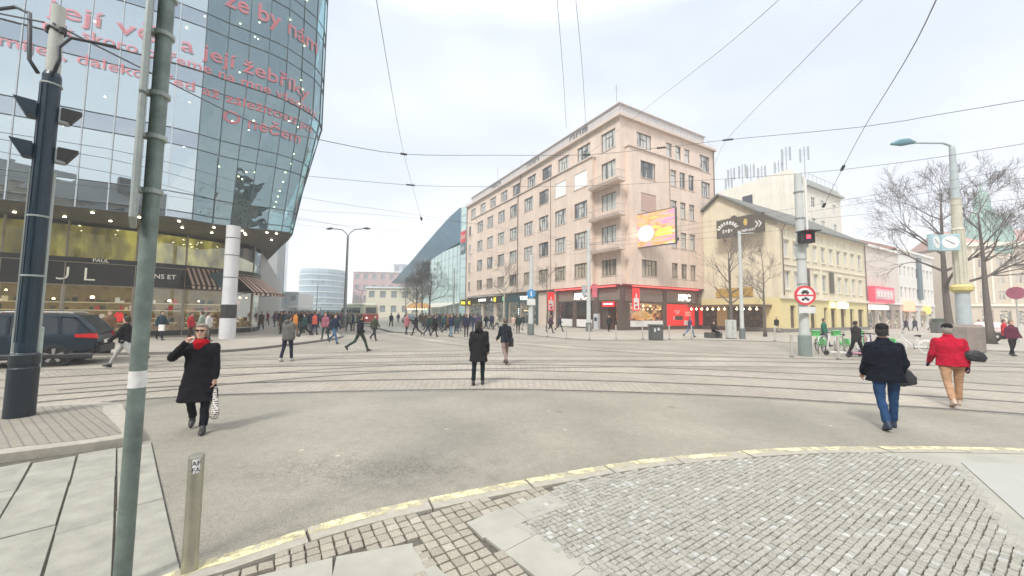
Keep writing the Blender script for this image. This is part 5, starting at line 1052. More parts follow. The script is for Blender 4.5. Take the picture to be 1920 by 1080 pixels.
# ================================================================ CARS
tyre = M('tyre_rubber', (.018, .018, .018), .85); rimm = M('alloy_rim', (.45, .45, .46), .3, .7); plas = M('black_plastic', (.02, .02, .022), .6)
def car(name, lab, loc, rz, paint, suv=True, L_=4.7, Wd=1.88, Hh=1.68, rear_only=False):
    """x = forward; sections lofted along x"""
    c = thing(name, lab, 'car', loc, rz); hw = Wd/2
    top = [(-2.35, .62, .62), (-2.32, .98, .5), (-2.1, 1.08, .4), (-1.2, 1.10, .32), (.9, 1.06, .3), (1.6, 1.0, .3), (2.15, .86, .34), (2.35, .66, .42)]
    k = L_/4.7; h = Hh/1.68
    def sec(x, zt, zb, w=1): 
        a = hw*w; return [(x*k, -a*.93, zb*h), (x*k, a*.93, zb*h), (x*k, a, (zb+.12)*h), (x*k, a*1.0, (zt-.22)*h), (x*k, a*.955, (zt-.03)*h), (x*k, a*.86, zt*h), (x*k, -a*.86, zt*h), (x*k, -a*.955, (zt-.03)*h), (x*k, -a*1.0, (zt-.22)*h), (x*k, -a, (zb+.12)*h)]
    ws_ = [.86, .94, .985, 1, 1, 1, .96, .84]; q = MB(); q.loft([sec(x, zt, zb, w) for (x, zt, zb), w in zip(top, ws_)]); b_ = q.build('body', paint, c)
    md = b_.modifiers.new('b', 'BEVEL'); md.width = .05; md.segments = 2; md.limit_method = 'ANGLE'; md.angle_limit = R(25); [setattr(p, 'use_smooth', True) for p in b_.data.polygons]
    def gs(x, z, w): a = hw*w; return (x*k, a, z*h)
    def cab(lst, nm, mt, infl=0):
        q = MB(); rings = []
        for x, zb, zt, wb, wt in lst: rings.append([(x*k, -hw*wb, zb*h), (x*k, hw*wb, zb*h), (x*k, hw*wt, zt*h-.05), (x*k, hw*wt*.9, zt*h), (x*k, -hw*wt*.9, zt*h), (x*k, -hw*wt, zt*h-.05)])
        q.loft(rings); o = q.build(nm, mt, c); [setattr(p, 'use_smooth', False) for p in o.data.polygons]; return o
    cab([(-2.22, 1.05, 1.12, .9, .86), (-1.75, 1.06, 1.58, .93, .76), (-1.2, 1.06, 1.645, .94, .77), (.1, 1.05, 1.655, .94, .77), (.55, 1.04, 1.60, .93, .76), (1.42, 1.0, 1.06, .90, .84)], 'glasshouse', gls)
    cab([(-2.26, 1.07, 1.2, .80, .78), (-1.82, 1.575, 1.64, .775, .765), (-1.2, 1.60, 1.675, .785, .775), (.1, 1.61, 1.685, .785, .775), (.5, 1.58, 1.63, .775, .765)], 'roof', paint)
    cab([(-2.29, 1.02, 1.13, .925, .87), (-1.87, 1.05, 1.585, .95, .79)], 'tailgate', paint)
    for s_ in (-1, 1):
        q = MB()
        for pts in ([(-2.28, 1.04), (-1.84, 1.58)], [(-.42, 1.05), (-.38, 1.61)], [(.6, 1.03), (.38, 1.6)], [(-1.5, 1.05), (-1.42, 1.6)]):
            (xa, za), (xb, zb) = pts; q.tube([(xa*k, s_*hw*.955, za*h), (xb*k, s_*hw*.795, zb*h)], [.07 if xa < -2 else .035]*2, 5)
        q.build('pillar', paint if s_ else paint, c)
        q = MB(); q.tube([(-1.7*k, s_*hw*.70, 1.70*h), (-1.6*k, s_*hw*.70, 1.735*h), (.2*k, s_*hw*.70, 1.735*h), (.35*k, s_*hw*.70, 1.68*h)], .02, 5); q.build('roof_rail', rimm, c)
        q = MB(); q.tube([(-2.28*k, s_*hw*.985, .30*h), (-.9*k, s_*hw*1.003, .34*h), (1.0*k, s_*hw*1.003, .34*h), (2.2*k, s_*hw*.97, .36*h)], [.10, .09, .09, .1], 6, ry=[.04]*4); q.build('sill_trim', plas, c)
        q = MB(); q.loft([[(x*k, s_*hw*(1.001-abs(x+2.0)*.0), z*h) for x, z in ((-2.34, .88), (-1.86, .92), (-1.84, 1.02), (-2.30, 1.05))], [(x*k, s_*hw*.90, z*h) for x, z in ((-2.38, .88), (-1.86, .92), (-1.84, 1.02), (-2.33, 1.05))]]); q.build('tail_light', M('tail_light_red', (.5, .015, .02), .25, emit=.05), c)
        q = MB(); q.box(-.9*k, s_*hw*.965, .86*h, -.7*k, s_*hw*1.012, .89*h); q.box(.15*k, s_*hw*.965, .86*h, .35*k, s_*hw*1.012, .89*h); q.build('door_handle', paint, c)
        for x_ in (-1.42, 1.38):
            q = MB(); T_ = Matrix.Translation((x_*k, s_*(hw-.12), .345)) @ Matrix.Rotation(R(90), 4, 'X')
            q2 = MB(); q2.lathe([(.42, -.122), (.42, .12)], 20, T=Matrix.Translation((x_*k, s_*(hw-.135), .36)) @ Matrix.Rotation(R(90), 4, 'X')); q2.build('wheel_arch', plas, c)
            q.lathe([(.25, -.125), (.33, -.13), (.355, -.09), (.355, .09), (.33, .13), (.25, .125)], 22, T=T_); wh = q.build('wheel', tyre, c, smooth=False)
            q = MB(); T2 = Matrix.Translation((x_*k, s_*(hw+.004), .345))
            q.lathe([(.255, -.02), (.255, .014), (.225, .014), (.225, -.02)], 20, T=T2 @ Matrix.Rotation(R(90), 4, 'X'), caps=False)
            for i in range(5):
                a = i*2*math.pi/5+.3; q.add([(T2 @ Vector((r_*math.cos(a+da), s_*.010, r_*math.sin(a+da)))) for r_, da in ((.04, -.6), (.235, -.20), (.235, .20), (.04, .6))], [(0, 1, 2, 3)])
            q.build('rim', rimm, wh)
    q = MB(); q.rbox(-2.42*k, -hw*.82, .38*h, -2.30*k, hw*.82, .62*h, .03); q.build('bumper', plas, c)
    q = MB(); q.rbox(2.28*k, -hw*.8, .4*h, 2.42*k, hw*.8, .66*h, .03); q.build('front_bumper', plas, c)
    q = MB(); q.box(-2.375*k, -.27, .68*h, -2.36*k, .27, .80*h); q.build('number_plate', whitep, c)
    return c
navy = M('navy_car_paint', (.010, .022, .034), .3, var=.03, spec=.35)
car('parked_car', 'dark blue estate car beside the kerb in front of the bakery', (-16.45, 12.05, .014), R(214), navy)
car('parked_car', 'dark car cut off by the left frame edge, ahead of the blue one', (-22.6, 8.3, .014), R(214), M('black_car_paint', (.03, .03, .035), .25, spec=.8))
car('parked_car', 'small white and red car with lit tail lights behind the right tree', (44.5, 34.8, .03), R(40), M('white_car_paint', (.65, .52, .50), .3, spec=.8), L_=4.2, Hh=1.5)
car('parked_car', 'grey blue car beyond the platform right of the tram', (-17.2, 63, .03), R(120), M('grey_blue_paint', (.18, .22, .26), .3), L_=4.3, Hh=1.5)
# ================================================================ POLES, SIGNS, LAMPS
galv = M('galvanised_steel', (.27, .31, .29), .55, .25, var=.22, scale=5, bump=.15); galv2 = M('weathered_zinc', (.33, .37, .35), .5, .3, var=.2, scale=8); palep = M('pale_pole_paint', (.50, .52, .50), .6, var=.08, scale=2); dbase = M('dark_pole_base', (.14, .16, .15), .6, var=.1)
s_ = thing('sign_pole', 'tall grey green steel pole in the left foreground with two signs seen edge on', 'pole', (-2.60, 2.62, 0))
q = MB(); q.lathe([(.047, 0), (.047, 5.4)], 20, caps=False); q.build('tube', M('grey_green_pole', (.17, .215, .195), .5, .3, var=.28, scale=7, bump=.25, bscale=60), s_, smooth=True)
q = MB(); q.lathe([(.0485, 1.355), (.0485, 1.47)], 20, caps=False); q.build('white_sticker', M('torn_white_sticker', (.68, .68, .66), .7, var=.15, scale=20), s_)
for z0, z1 in ((2.50, 3.34), (3.36, 4.6)):
    sg_ = MB(); T_ = Matrix.Rotation(R(133), 4, 'Z') @ Matrix.Translation((0, 0, 0)); 
    T_ = Matrix.Rotation(R(45), 4, 'Z')
    sg_.rbox(-.102, -.25, z0, -.068, .25, z1, .012, T=T_); sg_.build('sign_back', galv2, s_)
for z_ in (2.72, 3.12, 3.44, 3.9, 4.2):
    q = MB(); q.lathe([(.047, z_), (.062, z_+.005), (.062, z_+.035), (.047, z_+.04)], 18); q.box(-.09, -.03, z_+.002, .0, .035, z_+.03, T=Matrix.Rotation(R(45), 4, 'Z')); q.build('clamp', galv2, s_)
t_ = thing('signal_pole', 'thick dark navy traffic light pole with pale concrete top at the left edge', 'pole', (-7.98, 6.15, .13))
q = MB(); q.lathe([(.17, 0), (.17, .78), (.16, .80), (.16, .83), (.17, .85), (.17, 1.0), (.13, 1.03)], 24); q.build('base_sleeve', M('black_cast_iron', (.012, .02, .028), .45, var=.1), t_)
nvp = M('navy_pole_paint', (.005, .024, .042), .38, var=.2, scale=3)
q = MB(); q.lathe([(.118, 1.0), (.112, 5.75), (.09, 5.82)], 24); [q.box(-.015, -.126, 1.2, .015, -.108, 5.6, T=Matrix.Rotation(R(a), 4, 'Z')) for a in (-75, -45, -10, 25)]; q.build('shaft', nvp, t_)
q = MB(); q.lathe([(.088, 5.8), (.082, 7.02), (.06, 7.03)], 20); q.build('concrete_top', M('pale_concrete', (.45, .46, .42), .8, var=.12, bump=.2), t_)
for z_ in (2.28, 3.28, 5.58): q = MB(); q.lathe([(.118, z_), (.13, z_+.004), (.13, z_+.03), (.118, z_+.034)], 24); q.build('steel_band', galv2, t_)
q = MB(); q.box(-.145, .02, 1.05, .145, .05, 4.1, T=Matrix.Rotation(R(50), 4, 'Z')); q.build('backing_board', M('pale_board', (.48, .52, .48), .7, var=.08), t_)
q = MB(); q.rbox(-.15, .06, .68, .175, .15, 1.45, .04, T=Matrix.Rotation(R(52), 4, 'Z')); q.build('poster_wrap', M('crumpled_pale_wrap', (.40, .46, .42), .7, var=.15, bump=.4, bscale=6), t_)
for z_ in (4.98, 4.28):
    for sd in (-1, 1):
        hd = thing('signal_head', None, None, (0, 0, 0)); hd.parent = t_; T_ = Matrix.Rotation(R(48), 4, 'Z') @ Matrix.Translation((sd*.11, 0, z_)) @ Matrix.Scale(.62, 4)
        q = MB(); q.rbox(min(0, sd*.2), -.14, -.02, max(0, sd*.2), .16, .36, .03, T=T_); q.build('housing', nvp if sd < 0 else M('grey_housing', (.34, .38, .38), .5), hd)
        q = MB(); q.loft([[T_ @ Vector(p) for p in ((sd*.04, -.15, .40), (sd*.42, -.17, .40), (sd*.42, .17, .40), (sd*.04, .15, .40))], [T_ @ Vector(p) for p in ((sd*.04, -.15, .04), (sd*.22, -.15, .02), (sd*.22, .15, .02), (sd*.04, .15, .04))]]); q.build('hood', nvp if sd < 0 else plas, hd)
q = MB(); q.tube([(-.12, -.1, 5.75), (-.22, -.15, 5.95), (-.33, -.1, 6.5), (-.5, 0, 6.9), (-.9, .1, 7.1), (-2, .3, 7.15)], .028, 8); q.build('cable', M('black_cable', (.012, .018, .022), .5), t_, smooth=True)
q = MB(); q.tube([(.12, -.1, 5.72), (.24, -.16, 5.75), (.30, -.16, 5.95), (.22, -.12, 6.2), (.32, -.05, 6.42), (.6, .4, 6.6)], .026, 8); q.build('cable', M('black_cable'), t_, smooth=True)
for z_ in (6.58,): 
    q = MB(); q.tube([(  .095*math.cos(a), .095*math.sin(a), z_+.03*math.sin(a*3)) for a in [i*math.pi/8 for i in range(17)]], .022, 6)
    for sx_ in (-1, 1): q.rbox(sx_*.12-.035, -.05, z_-.05, sx_*.12+.035, .03, z_+.05, .012)
    q.build('span_clamp', plas, t_)
p_ = thing('bollard', 'steel bollard with a small black and white sticker in the left foreground', 'bollard', (-2.21, 2.69, 0))
q = MB(); q.lathe([(.046, 0), (.046, .865), (.041, .878), (.0, .88)], 24); q.build('post', M('brushed_steel', (.42, .41, .34), .38, .75, var=.15, scale=6), p_, smooth=False)
stc = M('sticker_black', (.03, .03, .03), .6)
ang0 = R(-52)
q = MB(); rr = [[(.0466*math.cos(ang0+a), .0466*math.sin(ang0+a), z_) for a in (-.45, -.2, .05, .3, .5)] for z_ in (.765, .86)]; q.loft(rr, closed=False); q.build('sticker', M('sticker_white', (.7, .7, .7), .6, var=.03), p_)
text('AF', .044, stc, p_, ext=0, bold=.001, f=lambda x, y, z: Vector((.0470*math.cos(ang0+x/.0466), .0470*math.sin(ang0+x/.0466), .816+y)))
text('FA', .042, stc, p_, ext=0, bold=.001, f=lambda x, y, z: Vector((.0470*math.cos(ang0+x/.0466), .0470*math.sin(ang0+x/.0466), .772+y)))
def pole(name, lab, loc, segs, mats, cat='pole', group=None, n=14):
    o = thing(name, lab, cat, loc, 0, group)
    for (nm, prof), m_ in zip(segs, mats): q = MB(); q.lathe(prof, n); q.build(nm, m_, o, smooth=False)
    return o
g_ = gz(13.95, 17.75); s2 = pole('catenary_pole', 'thick pale pole carrying a round prohibition sign and a red signal', (13.95, 17.75, g_), [('base', [(.27, 0), (.27, .95), (.24, 1.0)]), ('shaft', [(.21, 1.0), (.19, 5.0), (.16, 8.85), (.1, 8.9)])], [M('grey_green_base', (.20, .24, .22), .7, var=.1), palep])
q = MB(); q.tube([(.30, -.05, 5.2), (.30, -.05, 8.6)], .055, 8); q.build('side_pipe', whitep, s2)
for z_ in (2.1, 3.4, 4.6, 5.3, 6.6, 7.9): q = MB(); q.lathe([(.215, z_), (.215, z_+.05)], 16); q.build('steel_band', galv2, s2)
q = MB(); q.rbox(-.36, -.55, 5.35, .30, -.22, 5.85, .05); q.build('signal_box', plas, s2); q = MB(); q.box(-.14, -.565, 5.52, .04, -.551, 5.7); q.build('red_lamp', M('red_signal', (1, .03, .05), emit=3), s2)
q = MB(); q.loft([[(-.38, -.85, 5.88), (.34, -.85, 5.88), (.34, -.2, 5.92), (-.38, -.2, 5.92)], [(-.38, -.85, 5.84), (.34, -.85, 5.84), (.34, -.2, 5.86), (-.38, -.2, 5.86)]]); q.build('hood', plas, s2)
yaw = Matrix.Rotation(R(-6), 4, 'Z'); rn = MB(); T_ = yaw @ Matrix.Translation((-.12, -.34, 2.86)) @ Matrix.Rotation(R(90), 4, 'X'); rn.lathe([(.46, -.02), (.46, .02)], 28, T=T_); sgn = rn.build('round_sign', M('sign_white', (.75, .74, .72), .5, var=.02), s2)
q = MB(); q.lathe([(.36, .021), (.36, .03), (.462, .03), (.462, -.022)], 28, T=T_, caps=False); q.box(-.38, -.035, .021, .38, .035, .032, T=T_); q.build('red_ring', M('sign_red', (.62, .05, .07), .5, var=.03), sgn)
q = MB(); q.box(-.17, .09, .022, .17, .17, .03, T=T_); q.box(-.11, .17, .022, .11, .24, .03, T=T_); [q.lathe([(.04, .022), (.04, .031)], 8, (x_, .08, 0), T=T_) for x_ in (-.1, .1)]
[q.lathe([(.06, .022), (.06, .031)], 10, (x_, -.2, 0), T=T_) for x_ in (-.11, .11)]; q.box(-.1, -.19, .022, .1, -.13, .03, T=T_); q.box(-.03, -.14, .022, .06, -.08, .03, T=T_); q.build('vehicle_symbols', stc, sgn)
q = MB(); q.rbox(-.48, -.37, 2.02, .3, -.31, 2.32, .01); q.build('plate', M('pale_plate', (.62, .62, .60), .6), s2)
# poles near the pink block
s3 = pole('catenary_pole', 'pale pole with a blue round sign before the pink pier', (1.67, 32.39, .03), [('base', [(.3, 0), (.3, .9), (.26, .95)]), ('shaft', [(.22, .9), (.2, 3), (.16, 6.9), (.05, 6.95)])], [dbase, palep])
q = MB(); T_ = Matrix.Translation((-.0, -.3, 3.55)) @ Matrix.Rotation(R(90), 4, 'X'); q.lathe([(.38, -.02), (.38, .02)], 20, T=T_); q.build('blue_sign', M('sign_blue', (.05, .25, .5), .5), s3); q = MB(); q.box(-.05, -.22, .022, .05, .22, .03, T=T_); q.build('white_arrow', whitep, s3); q = MB(); q.box(-.36, -.32, 2.55, .36, -.28, 3.1); q.build('plate', M('pale_plate'), s3)
s3 = pole('catenary_pole', 'tall pale pole hiding the last letter on the restaurant front', (8.12, 39.2, .03), [('base', [(.32, 0), (.32, .9), (.26, .95)]), ('shaft', [(.24, .9), (.2, 5), (.15, 10.9), (.05, 10.95)])], [dbase, palep])
q = MB(); q.rbox(-.75, -.3, 3.75, -.3, -.1, 4.85, .04); q.build('grey_signal', M('grey_housing'), s3); q = MB(); q.rbox(.3, -.35, 3.6, .85, -.1, 5.0, .04); q.build('red_panel', M('dusty_red_panel', (.55, .12, .15), .6, var=.3, scale=4), s3)
s3 = pole('lamp_post', 'pale post rising in front of the dark banner on the cream gable', (18.43, 29.77, .03), [('base', [(.22, 0), (.22, .8), (.18, .85)]), ('shaft', [(.15, .8), (.11, 8.6), (.03, 8.7)])], [dbase, palep])
q = MB(); q.tube([(0, 0, 8.3), (.15, 0, 8.5), (1.2, 0, 8.55)], .04, 6); q.build('arm', palep, s3)
def twin(lab, x, y, h, arm, rz):
    o = pole('street_lamp', lab, (x, y, .1), [('base', [(.28, 0), (.26, 1.3), (.2, 1.35)]), ('shaft', [(.17, 1.3), (.10, h-.9)])], [dbase, M('grey_post', (.30, .32, .33), .6)], 'street lamp'); o.rotation_euler = (0, 0, rz)
    for sd in (-1, 1):
        q = MB(); q.tube([(0, 0, h-.95), (sd*.15, 0, h-.55), (sd*.7, 0, h-.1), (sd*(arm-.4), 0, h)], .05, 6); a_ = q.build('arm', bpy.data.materials['grey_post'], o)
        q = MB(); q.tube([(sd*(arm-.5), 0, h+.02), (sd*(arm-.3), 0, h+.04), (sd*arm*.98, 0, h), (sd*(arm+.25), 0, h-.03)], [.05, .13, .13, .04], 8, ry=[.05, .08, .08, .03]); q.build('lamp_head', M('lamp_grey', (.22, .25, .27), .5), o)
twin('tall double armed street lamp standing in the crowd', -17.6, 39.2, 10.6, 2.2, R(-4))
twin('small double armed lamp far down the street beside the grey block', -62, 118, 11, 2.0, 0)
o = pole('catenary_pole', 'slim grey pole in front of the green glass centre', (-9.4, 60, .03), [('shaft', [(.16, 0), (.11, 9)])], [palep])
# ornate column with clock and lamp on the right
cl = thing('stone_column', 'thick cream column with a two faced clock and a lamp arm', 'column', (25.5, 20.95, .03))
stn = M('cream_column_stone', (.52, .50, .40), .8, var=.14, scale=1.5, bump=.25, bscale=12); 
q = MB(); q.lathe([(.72, 0), (.72, 1.35), (.6, 1.5)], 8); q.build('plinth', M('brown_grey_plinth', (.24, .20, .175), .8, var=.15), cl)
q = MB(); q.lathe([(.30, 1.5), (.28, 3.2), (.31, 3.3)], 20); q.build('lower_shaft', M('blue_grey_shaft', (.40, .45, .46), .6, var=.08), cl)
q = MB(); q.lathe([(.31, 3.3), (.46, 3.42), (.48, 3.62), (.33, 3.75)], 20); q.build('yellow_collar', M('yellow_collar', (.60, .50, .20), .7, var=.15), cl)
q = MB(); q.lathe([(.26, 3.75), (.25, 6.8), (.28, 6.9), (.22, 7.0), (.21, 8.6), (.24, 8.7)], 20)
for i in range(10): a = i*R(36); q.tube([(.255*math.cos(a), .255*math.sin(a), 3.8), (.245*math.cos(a), .245*math.sin(a), 6.8)], .045, 5)
q.build('fluted_shaft', stn, cl); q = MB(); q.lathe([(.18, 8.7), (.13, 11.7), (.07, 11.9)], 14); q.tube([(.0, 0, 11.5), (-.1, 0, 11.85), (-.5, 0, 12.0), (-2.2, 0, 12.0)], .06, 6); q.build('lamp_arm', M('blue_grey_shaft'), cl)
q = MB(); q.tube([(-2.1, 0, 12.02), (-2.5, 0, 12.08), (-3.0, 0, 12.0), (-3.55, 0, 11.9)], [.07, .2, .22, .06], 10, ry=[.05, .1, .12, .04]); q.build('lamp_head', M('teal_lamp', (.10, .22, .26), .4), cl, smooth=True)
ck = thing('clock', None, None, (-1.25, -.05, 6.1)); ck.parent = cl; bl_ = M('pale_blue_metal', (.36, .50, .54), .5, var=.06)
for sd in (-1, 1):
    T_ = Matrix.Rotation(R(-22*sd), 4, 'Z') @ Matrix.Translation((sd*.47, 0, 0)); q = MB(); q.rbox(-.42, -.12, -.46, .42, .12, .46, .05, T=T_); q.build('clock_case', bl_, ck)
    T2 = T_ @ Matrix.Translation((0, -.125, 0)) @ Matrix.Rotation(R(90), 4, 'X'); q = MB(); q.lathe([(.36, -.005), (.36, .008)], 22, T=T2); f_ = q.build('dial', M('clock_dial', (.72, .74, .72), .4, var=.02), ck)
    q = MB(); q.box(-.02, -.02, .009, .02, .20, .016, T=T2 @ Matrix.Rotation(R(-125), 4, 'Z')); q.box(-.014, -.02, .009, .014, .27, .018, T=T2 @ Matrix.Rotation(R(52), 4, 'Z')); q.build('hands', stc, f_)
q = MB(); q.box(.85, -.05, -.3, 1.2, .05, -.2); q.box(.85, -.05, .2, 1.2, .05, .3); q.build('bracket', bl_, ck)
o = pole('road_sign', 'round red sign on a post at the right frame edge', (40.6, 29.8, .03), [('post', [(.05, 0), (.05, 4.3)])], [palep], 'sign'); q = MB(); T_ = Matrix.Rotation(R(-50), 4, 'Z') @ Matrix.Translation((0, -.1, 3.9)) @ Matrix.Rotation(R(90), 4, 'X'); q.lathe([(.5, -.02), (.5, .02)], 20, T=T_); q.build('round_face', M('faded_red_sign', (.40, .10, .16), .6), o)
# ================================================================ SMALL STREET FURNITURE
zb = M('weathered_bollard', (.42, .40, .35), .6, var=.1); bp_ = []
BL = [(2.89, 29.76), (4.06, 27.55), (5.57, 26.71), (7.72, 27.56), (9.8, 27.88), (11.93, 28.2), (14.06, 29.1), (19.57, 27.72), (12.9, 17.2), (14.35, 16.4)]
b0 = thing('street_bollard', 'slim pale bollard, leftmost of the row before the restaurant', 'bollard', (*BL[0], .028), 0, 'bollards before the restaurant'); q = MB(); q.lathe([(.05, 0), (.05, .95), (.065, .96), (.065, 1.02), (.02, 1.05)], 8); q.build('post', zb, b0); q = MB(); q.lathe([(.09, 0), (.09, .05)], 8); q.build('foot', dbase, b0)
for i_, (x_, y_) in enumerate(BL[1:]):
    o = dup(b0, (x_, y_, gz(x_, y_)))
    o['label'] = 'slim pale bollard, %s from the left in the row before the restaurant' % ('second', 'third', 'fourth', 'fifth', 'sixth', 'seventh', '', '', '')[i_]
    if i_ == 6: o['label'] = 'slim pale bollard near the pale utility cabinet'; 
    if i_ == 7: o['label'] = 'slim pale bollard just left of the thick sign pole'
    if i_ == 8: o['label'] = 'slim pale bollard in front of the bicycle rack'
dg = M('dark_bin_metal', (.085, .09, .085), .6, var=.1)
bn = thing('litter_bin', 'large dark litter bin in front of the restaurant window', 'bin', (10.68, 27.6, .028), R(10)); q = MB(); q.rbox(-.42, -.38, 0, .42, .38, 1.02, .08); q.build('body', dg, bn)
q = MB(); q.rbox(-.46, -.42, 1.02, .46, .42, 1.14, .06); q.build('lid', dg, bn); q = MB(); q.add([(-.12, -.385, .72), (.12, -.385, .72), (0, -.385, .95)], [(0, 1, 2)]); q.box(-.34, -.39, .6, -.24, -.381, .85); q.build('white_mark', whitep, bn)
cb_ = thing('utility_cabinet', 'pale grey utility cabinet beside the lamp post', 'cabinet', (17.55, 29.8, .028), R(8)); q = MB(); q.rbox(-.36, -.2, .08, .36, .2, 1.5, .03); q.build('body', M('pale_cabinet', (.48, .48, .44), .6, var=.08), cb_); q = MB(); q.box(-.32, -.18, 0, .32, .18, .08); q.build('foot', dbase, cb_); q = MB(); q.box(-.01, -.212, .15, .01, -.201, 1.42); q.box(.06, -.225, .8, .09, -.201, .9); q.build('door_seam', dbase, cb_)
pl = thing('planter_bench', 'low dark planter block right of the litter bin', 'bench', (16.6, 30.7, .028), R(12)); q = MB(); q.rbox(-.62, -.35, 0, .62, .35, .42, .06); q.build('block', M('dark_planter', (.07, .07, .06), .8), pl); q = MB(); q.rbox(-.6, -.33, .421, .6, .33, .46, .03); q.build('seat', M('worn_wood', (.16, .12, .08), .8), pl)
bx = thing('hedge_box', 'dark square planter with a clipped bush near the white townhouse', 'planter', (52, 45, .03)); q = MB(); q.rbox(-.9, -.5, 0, .9, .5, 1.3, .06); q.build('box', dg, bx); q = MB(); q.rbox(-.85, -.45, 1.301, .85, .45, 1.75, .15); q.build('bush', M('dark_hedge', (.035, .06, .03), .9, var=.4, scale=8), bx)
# cycle racks, bicycles, kick scooters
rk = thing('bike_rack', 'bare steel hoop of the cycle rack beside the sign pole', 'bike rack', (15.5, 18.6, .028), R(20), 'cycle rack hoops')
q = MB(); q.tube([(-.35, 0, 0), (-.35, 0, .6), (-.28, 0, .78), (-.1, 0, .88), (.1, 0, .88), (.28, 0, .78), (.35, 0, .6), (.35, 0, 0)], .03, 8); q.build('hoop', M('satin_steel', (.5, .5, .47), .35, .6), rk, smooth=True)
for (x_, y_, l_) in ((16.6, 18.9, 'steel hoop of the cycle rack behind the pink scooter'), (18.2, 19.3, 'steel hoop of the cycle rack beneath the green bicycles')): dup(rk, (x_, y_, .028), R(20), l_)
def bicycle(lab, loc, rz, frame, panel, tyr=tyre, basket=False, grp='shared bicycles at the rack'):
    o = thing('bicycle', lab, 'bicycle', loc, rz, grp)
    for x_ in (-.52, .52):
        q = MB(); T_ = Matrix.Translation((x_, 0, .34)) @ Matrix.Rotation(R(90), 4, 'X')
        q.tube([T_ @ Vector((.31*math.cos(a), .31*math.sin(a), 0)) for a in [i*math.pi/12 for i in range(25)]], .022, 6, caps=False); w_ = q.build('wheel', tyr, o)
        q = MB(); [q.tube([T_ @ Vector((0, 0, .02*(i % 2*2-1))), T_ @ Vector((.3*math.cos(i*math.pi/7), .3*math.sin(i*math.pi/7), 0))], .004, 3) for i in range(14)]; q.ball((x_, 0, .34), (.03, .05, .03), 6); q.build('spokes', galv2, w_)
    q = MB(); q.tube([(.52, 0, .34), (.36, 0, .92), (.34, 0, 1.0)], .022, 6); q.tube([(.38, 0, .82), (.1, 0, .5), (-.05, 0, .34), (-.52, 0, .34)], .03, 6); q.tube([(-.05, 0, .34), (-.2, 0, .88)], .022, 6); q.tube([(-.52, 0, .34), (-.16, 0, .72)], .018, 6); q.build('frame', frame, o)
    q = MB(); q.tube([(.3, -.28, 1.02), (.36, -.1, 1.04), (.36, .1, 1.04), (.3, .28, 1.02)], .015, 6); q.build('handlebar', plas, o)
    q = MB(); q.tube([(-.32, 0, .9), (-.2, 0, .92), (-.06, 0, .9)], [.07, .05, .02], 8, ry=[.03]*3); q.build('saddle', plas, o)
    q = MB(); q.tube([T_ @ Vector((0, 0, 0)) for _ in (0,)]*2, .001, 3) if False else None
    q = MB(); pts = [(-.52+.35*math.cos(a), 0, .34+.35*math.sin(a)) for a in [R(20+i*20) for i in range(8)]]; q.tube(pts, .04, 5, ry=[.012]*8)
    if panel: q.loft([[(-.86, s*.03, .42) for s in (-1, 1)]+[(-.2, s*.03, .42) for s in (1, -1)], [(-.8, s*.03, .72) for s in (-1, 1)]+[(-.3, s*.03, .72) for s in (1, -1)]])
    q.build('mudguard', panel or frame, o)
    if basket: q = MB(); q.rbox(.42, -.17, .8, .78, .17, 1.1, .03); q.build('basket', panel or frame, o)
    q = MB(); q.tube([(-.05, -.12, .2), (-.05, 0, .34), (-.05, .12, .48)], .015, 5); q.build('crank', plas, o); return o
lime = M('bright_green_plastic', (.13, .50, .16), .45, var=.05); whp = M('white_bike_paint', (.70, .70, .68), .35); pkp = M('pink_bike_paint', (.62, .28, .34), .4)
bicycle('green and grey shared bicycle right beside the rack hoop', (16.2, 19.6, .03), R(65), lime, lime, basket=True)
bicycle('green shared bicycle behind the person in the dark coat', (17.6, 19.9, .03), R(70), lime, lime, basket=True)
bicycle('green shared bicycle just left of the man in the navy coat', (19.2, 20.4, .03), R(60), lime, lime, basket=True)
bicycle('green shared bicycle behind the navy coated man', (20.6, 20.6, .03), R(75), lime, lime)
bicycle('white bicycle standing apart on the right of the rack', (20.95, 19.5, .03), R(128), whp, None, whp)
bicycle('white bicycle with pale tyres behind the walking person', (17.2, 18.2, .03), R(14), whp, None)
def scooter(lab, loc, rz, col):
    o = thing('kick_scooter', lab, 'scooter', loc, rz, 'kick scooters at the rack')
    q = MB(); q.rbox(-.42, -.08, .12, .34, .08, .18, .03); q.build('deck', col, o)
    q = MB(); q.tube([(.34, 0, .16), (.46, 0, .3), (.36, 0, 1.02)], .028, 6); q.build('stem', col, o); q = MB(); q.tube([(.33, -.24, 1.05), (.36, 0, 1.08), (.33, .24, 1.05)], .017, 6); q.build('handlebar', plas, o)
    for x_ in (-.5, .52): q = MB(); q.lathe([(.06, -.025), (.11, -.03), (.11, .03), (.06, .025)], 14, T=Matrix.Translation((x_, 0, .11)) @ Matrix.Rotation(R(90), 4, 'X')); q.build('wheel', tyre, o)
    q = MB(); q.tube([(-.6, 0, .2), (-.5, 0, .26), (-.38, 0, .2)], .05, 6, ry=[.02]*3); q.build('mudguard', col, o)
scooter('white kick scooter leaning by the first hoop', (15.75, 18.0, .03), R(170), whp); scooter('pink kick scooter in front of the white bicycle', (16.45, 17.7, .03), R(8), pkp); scooter('dark purple kick scooter next to the walking person', (17.0, 17.9, .03), R(20), M('purple_paint', (.10, .06, .14), .4))
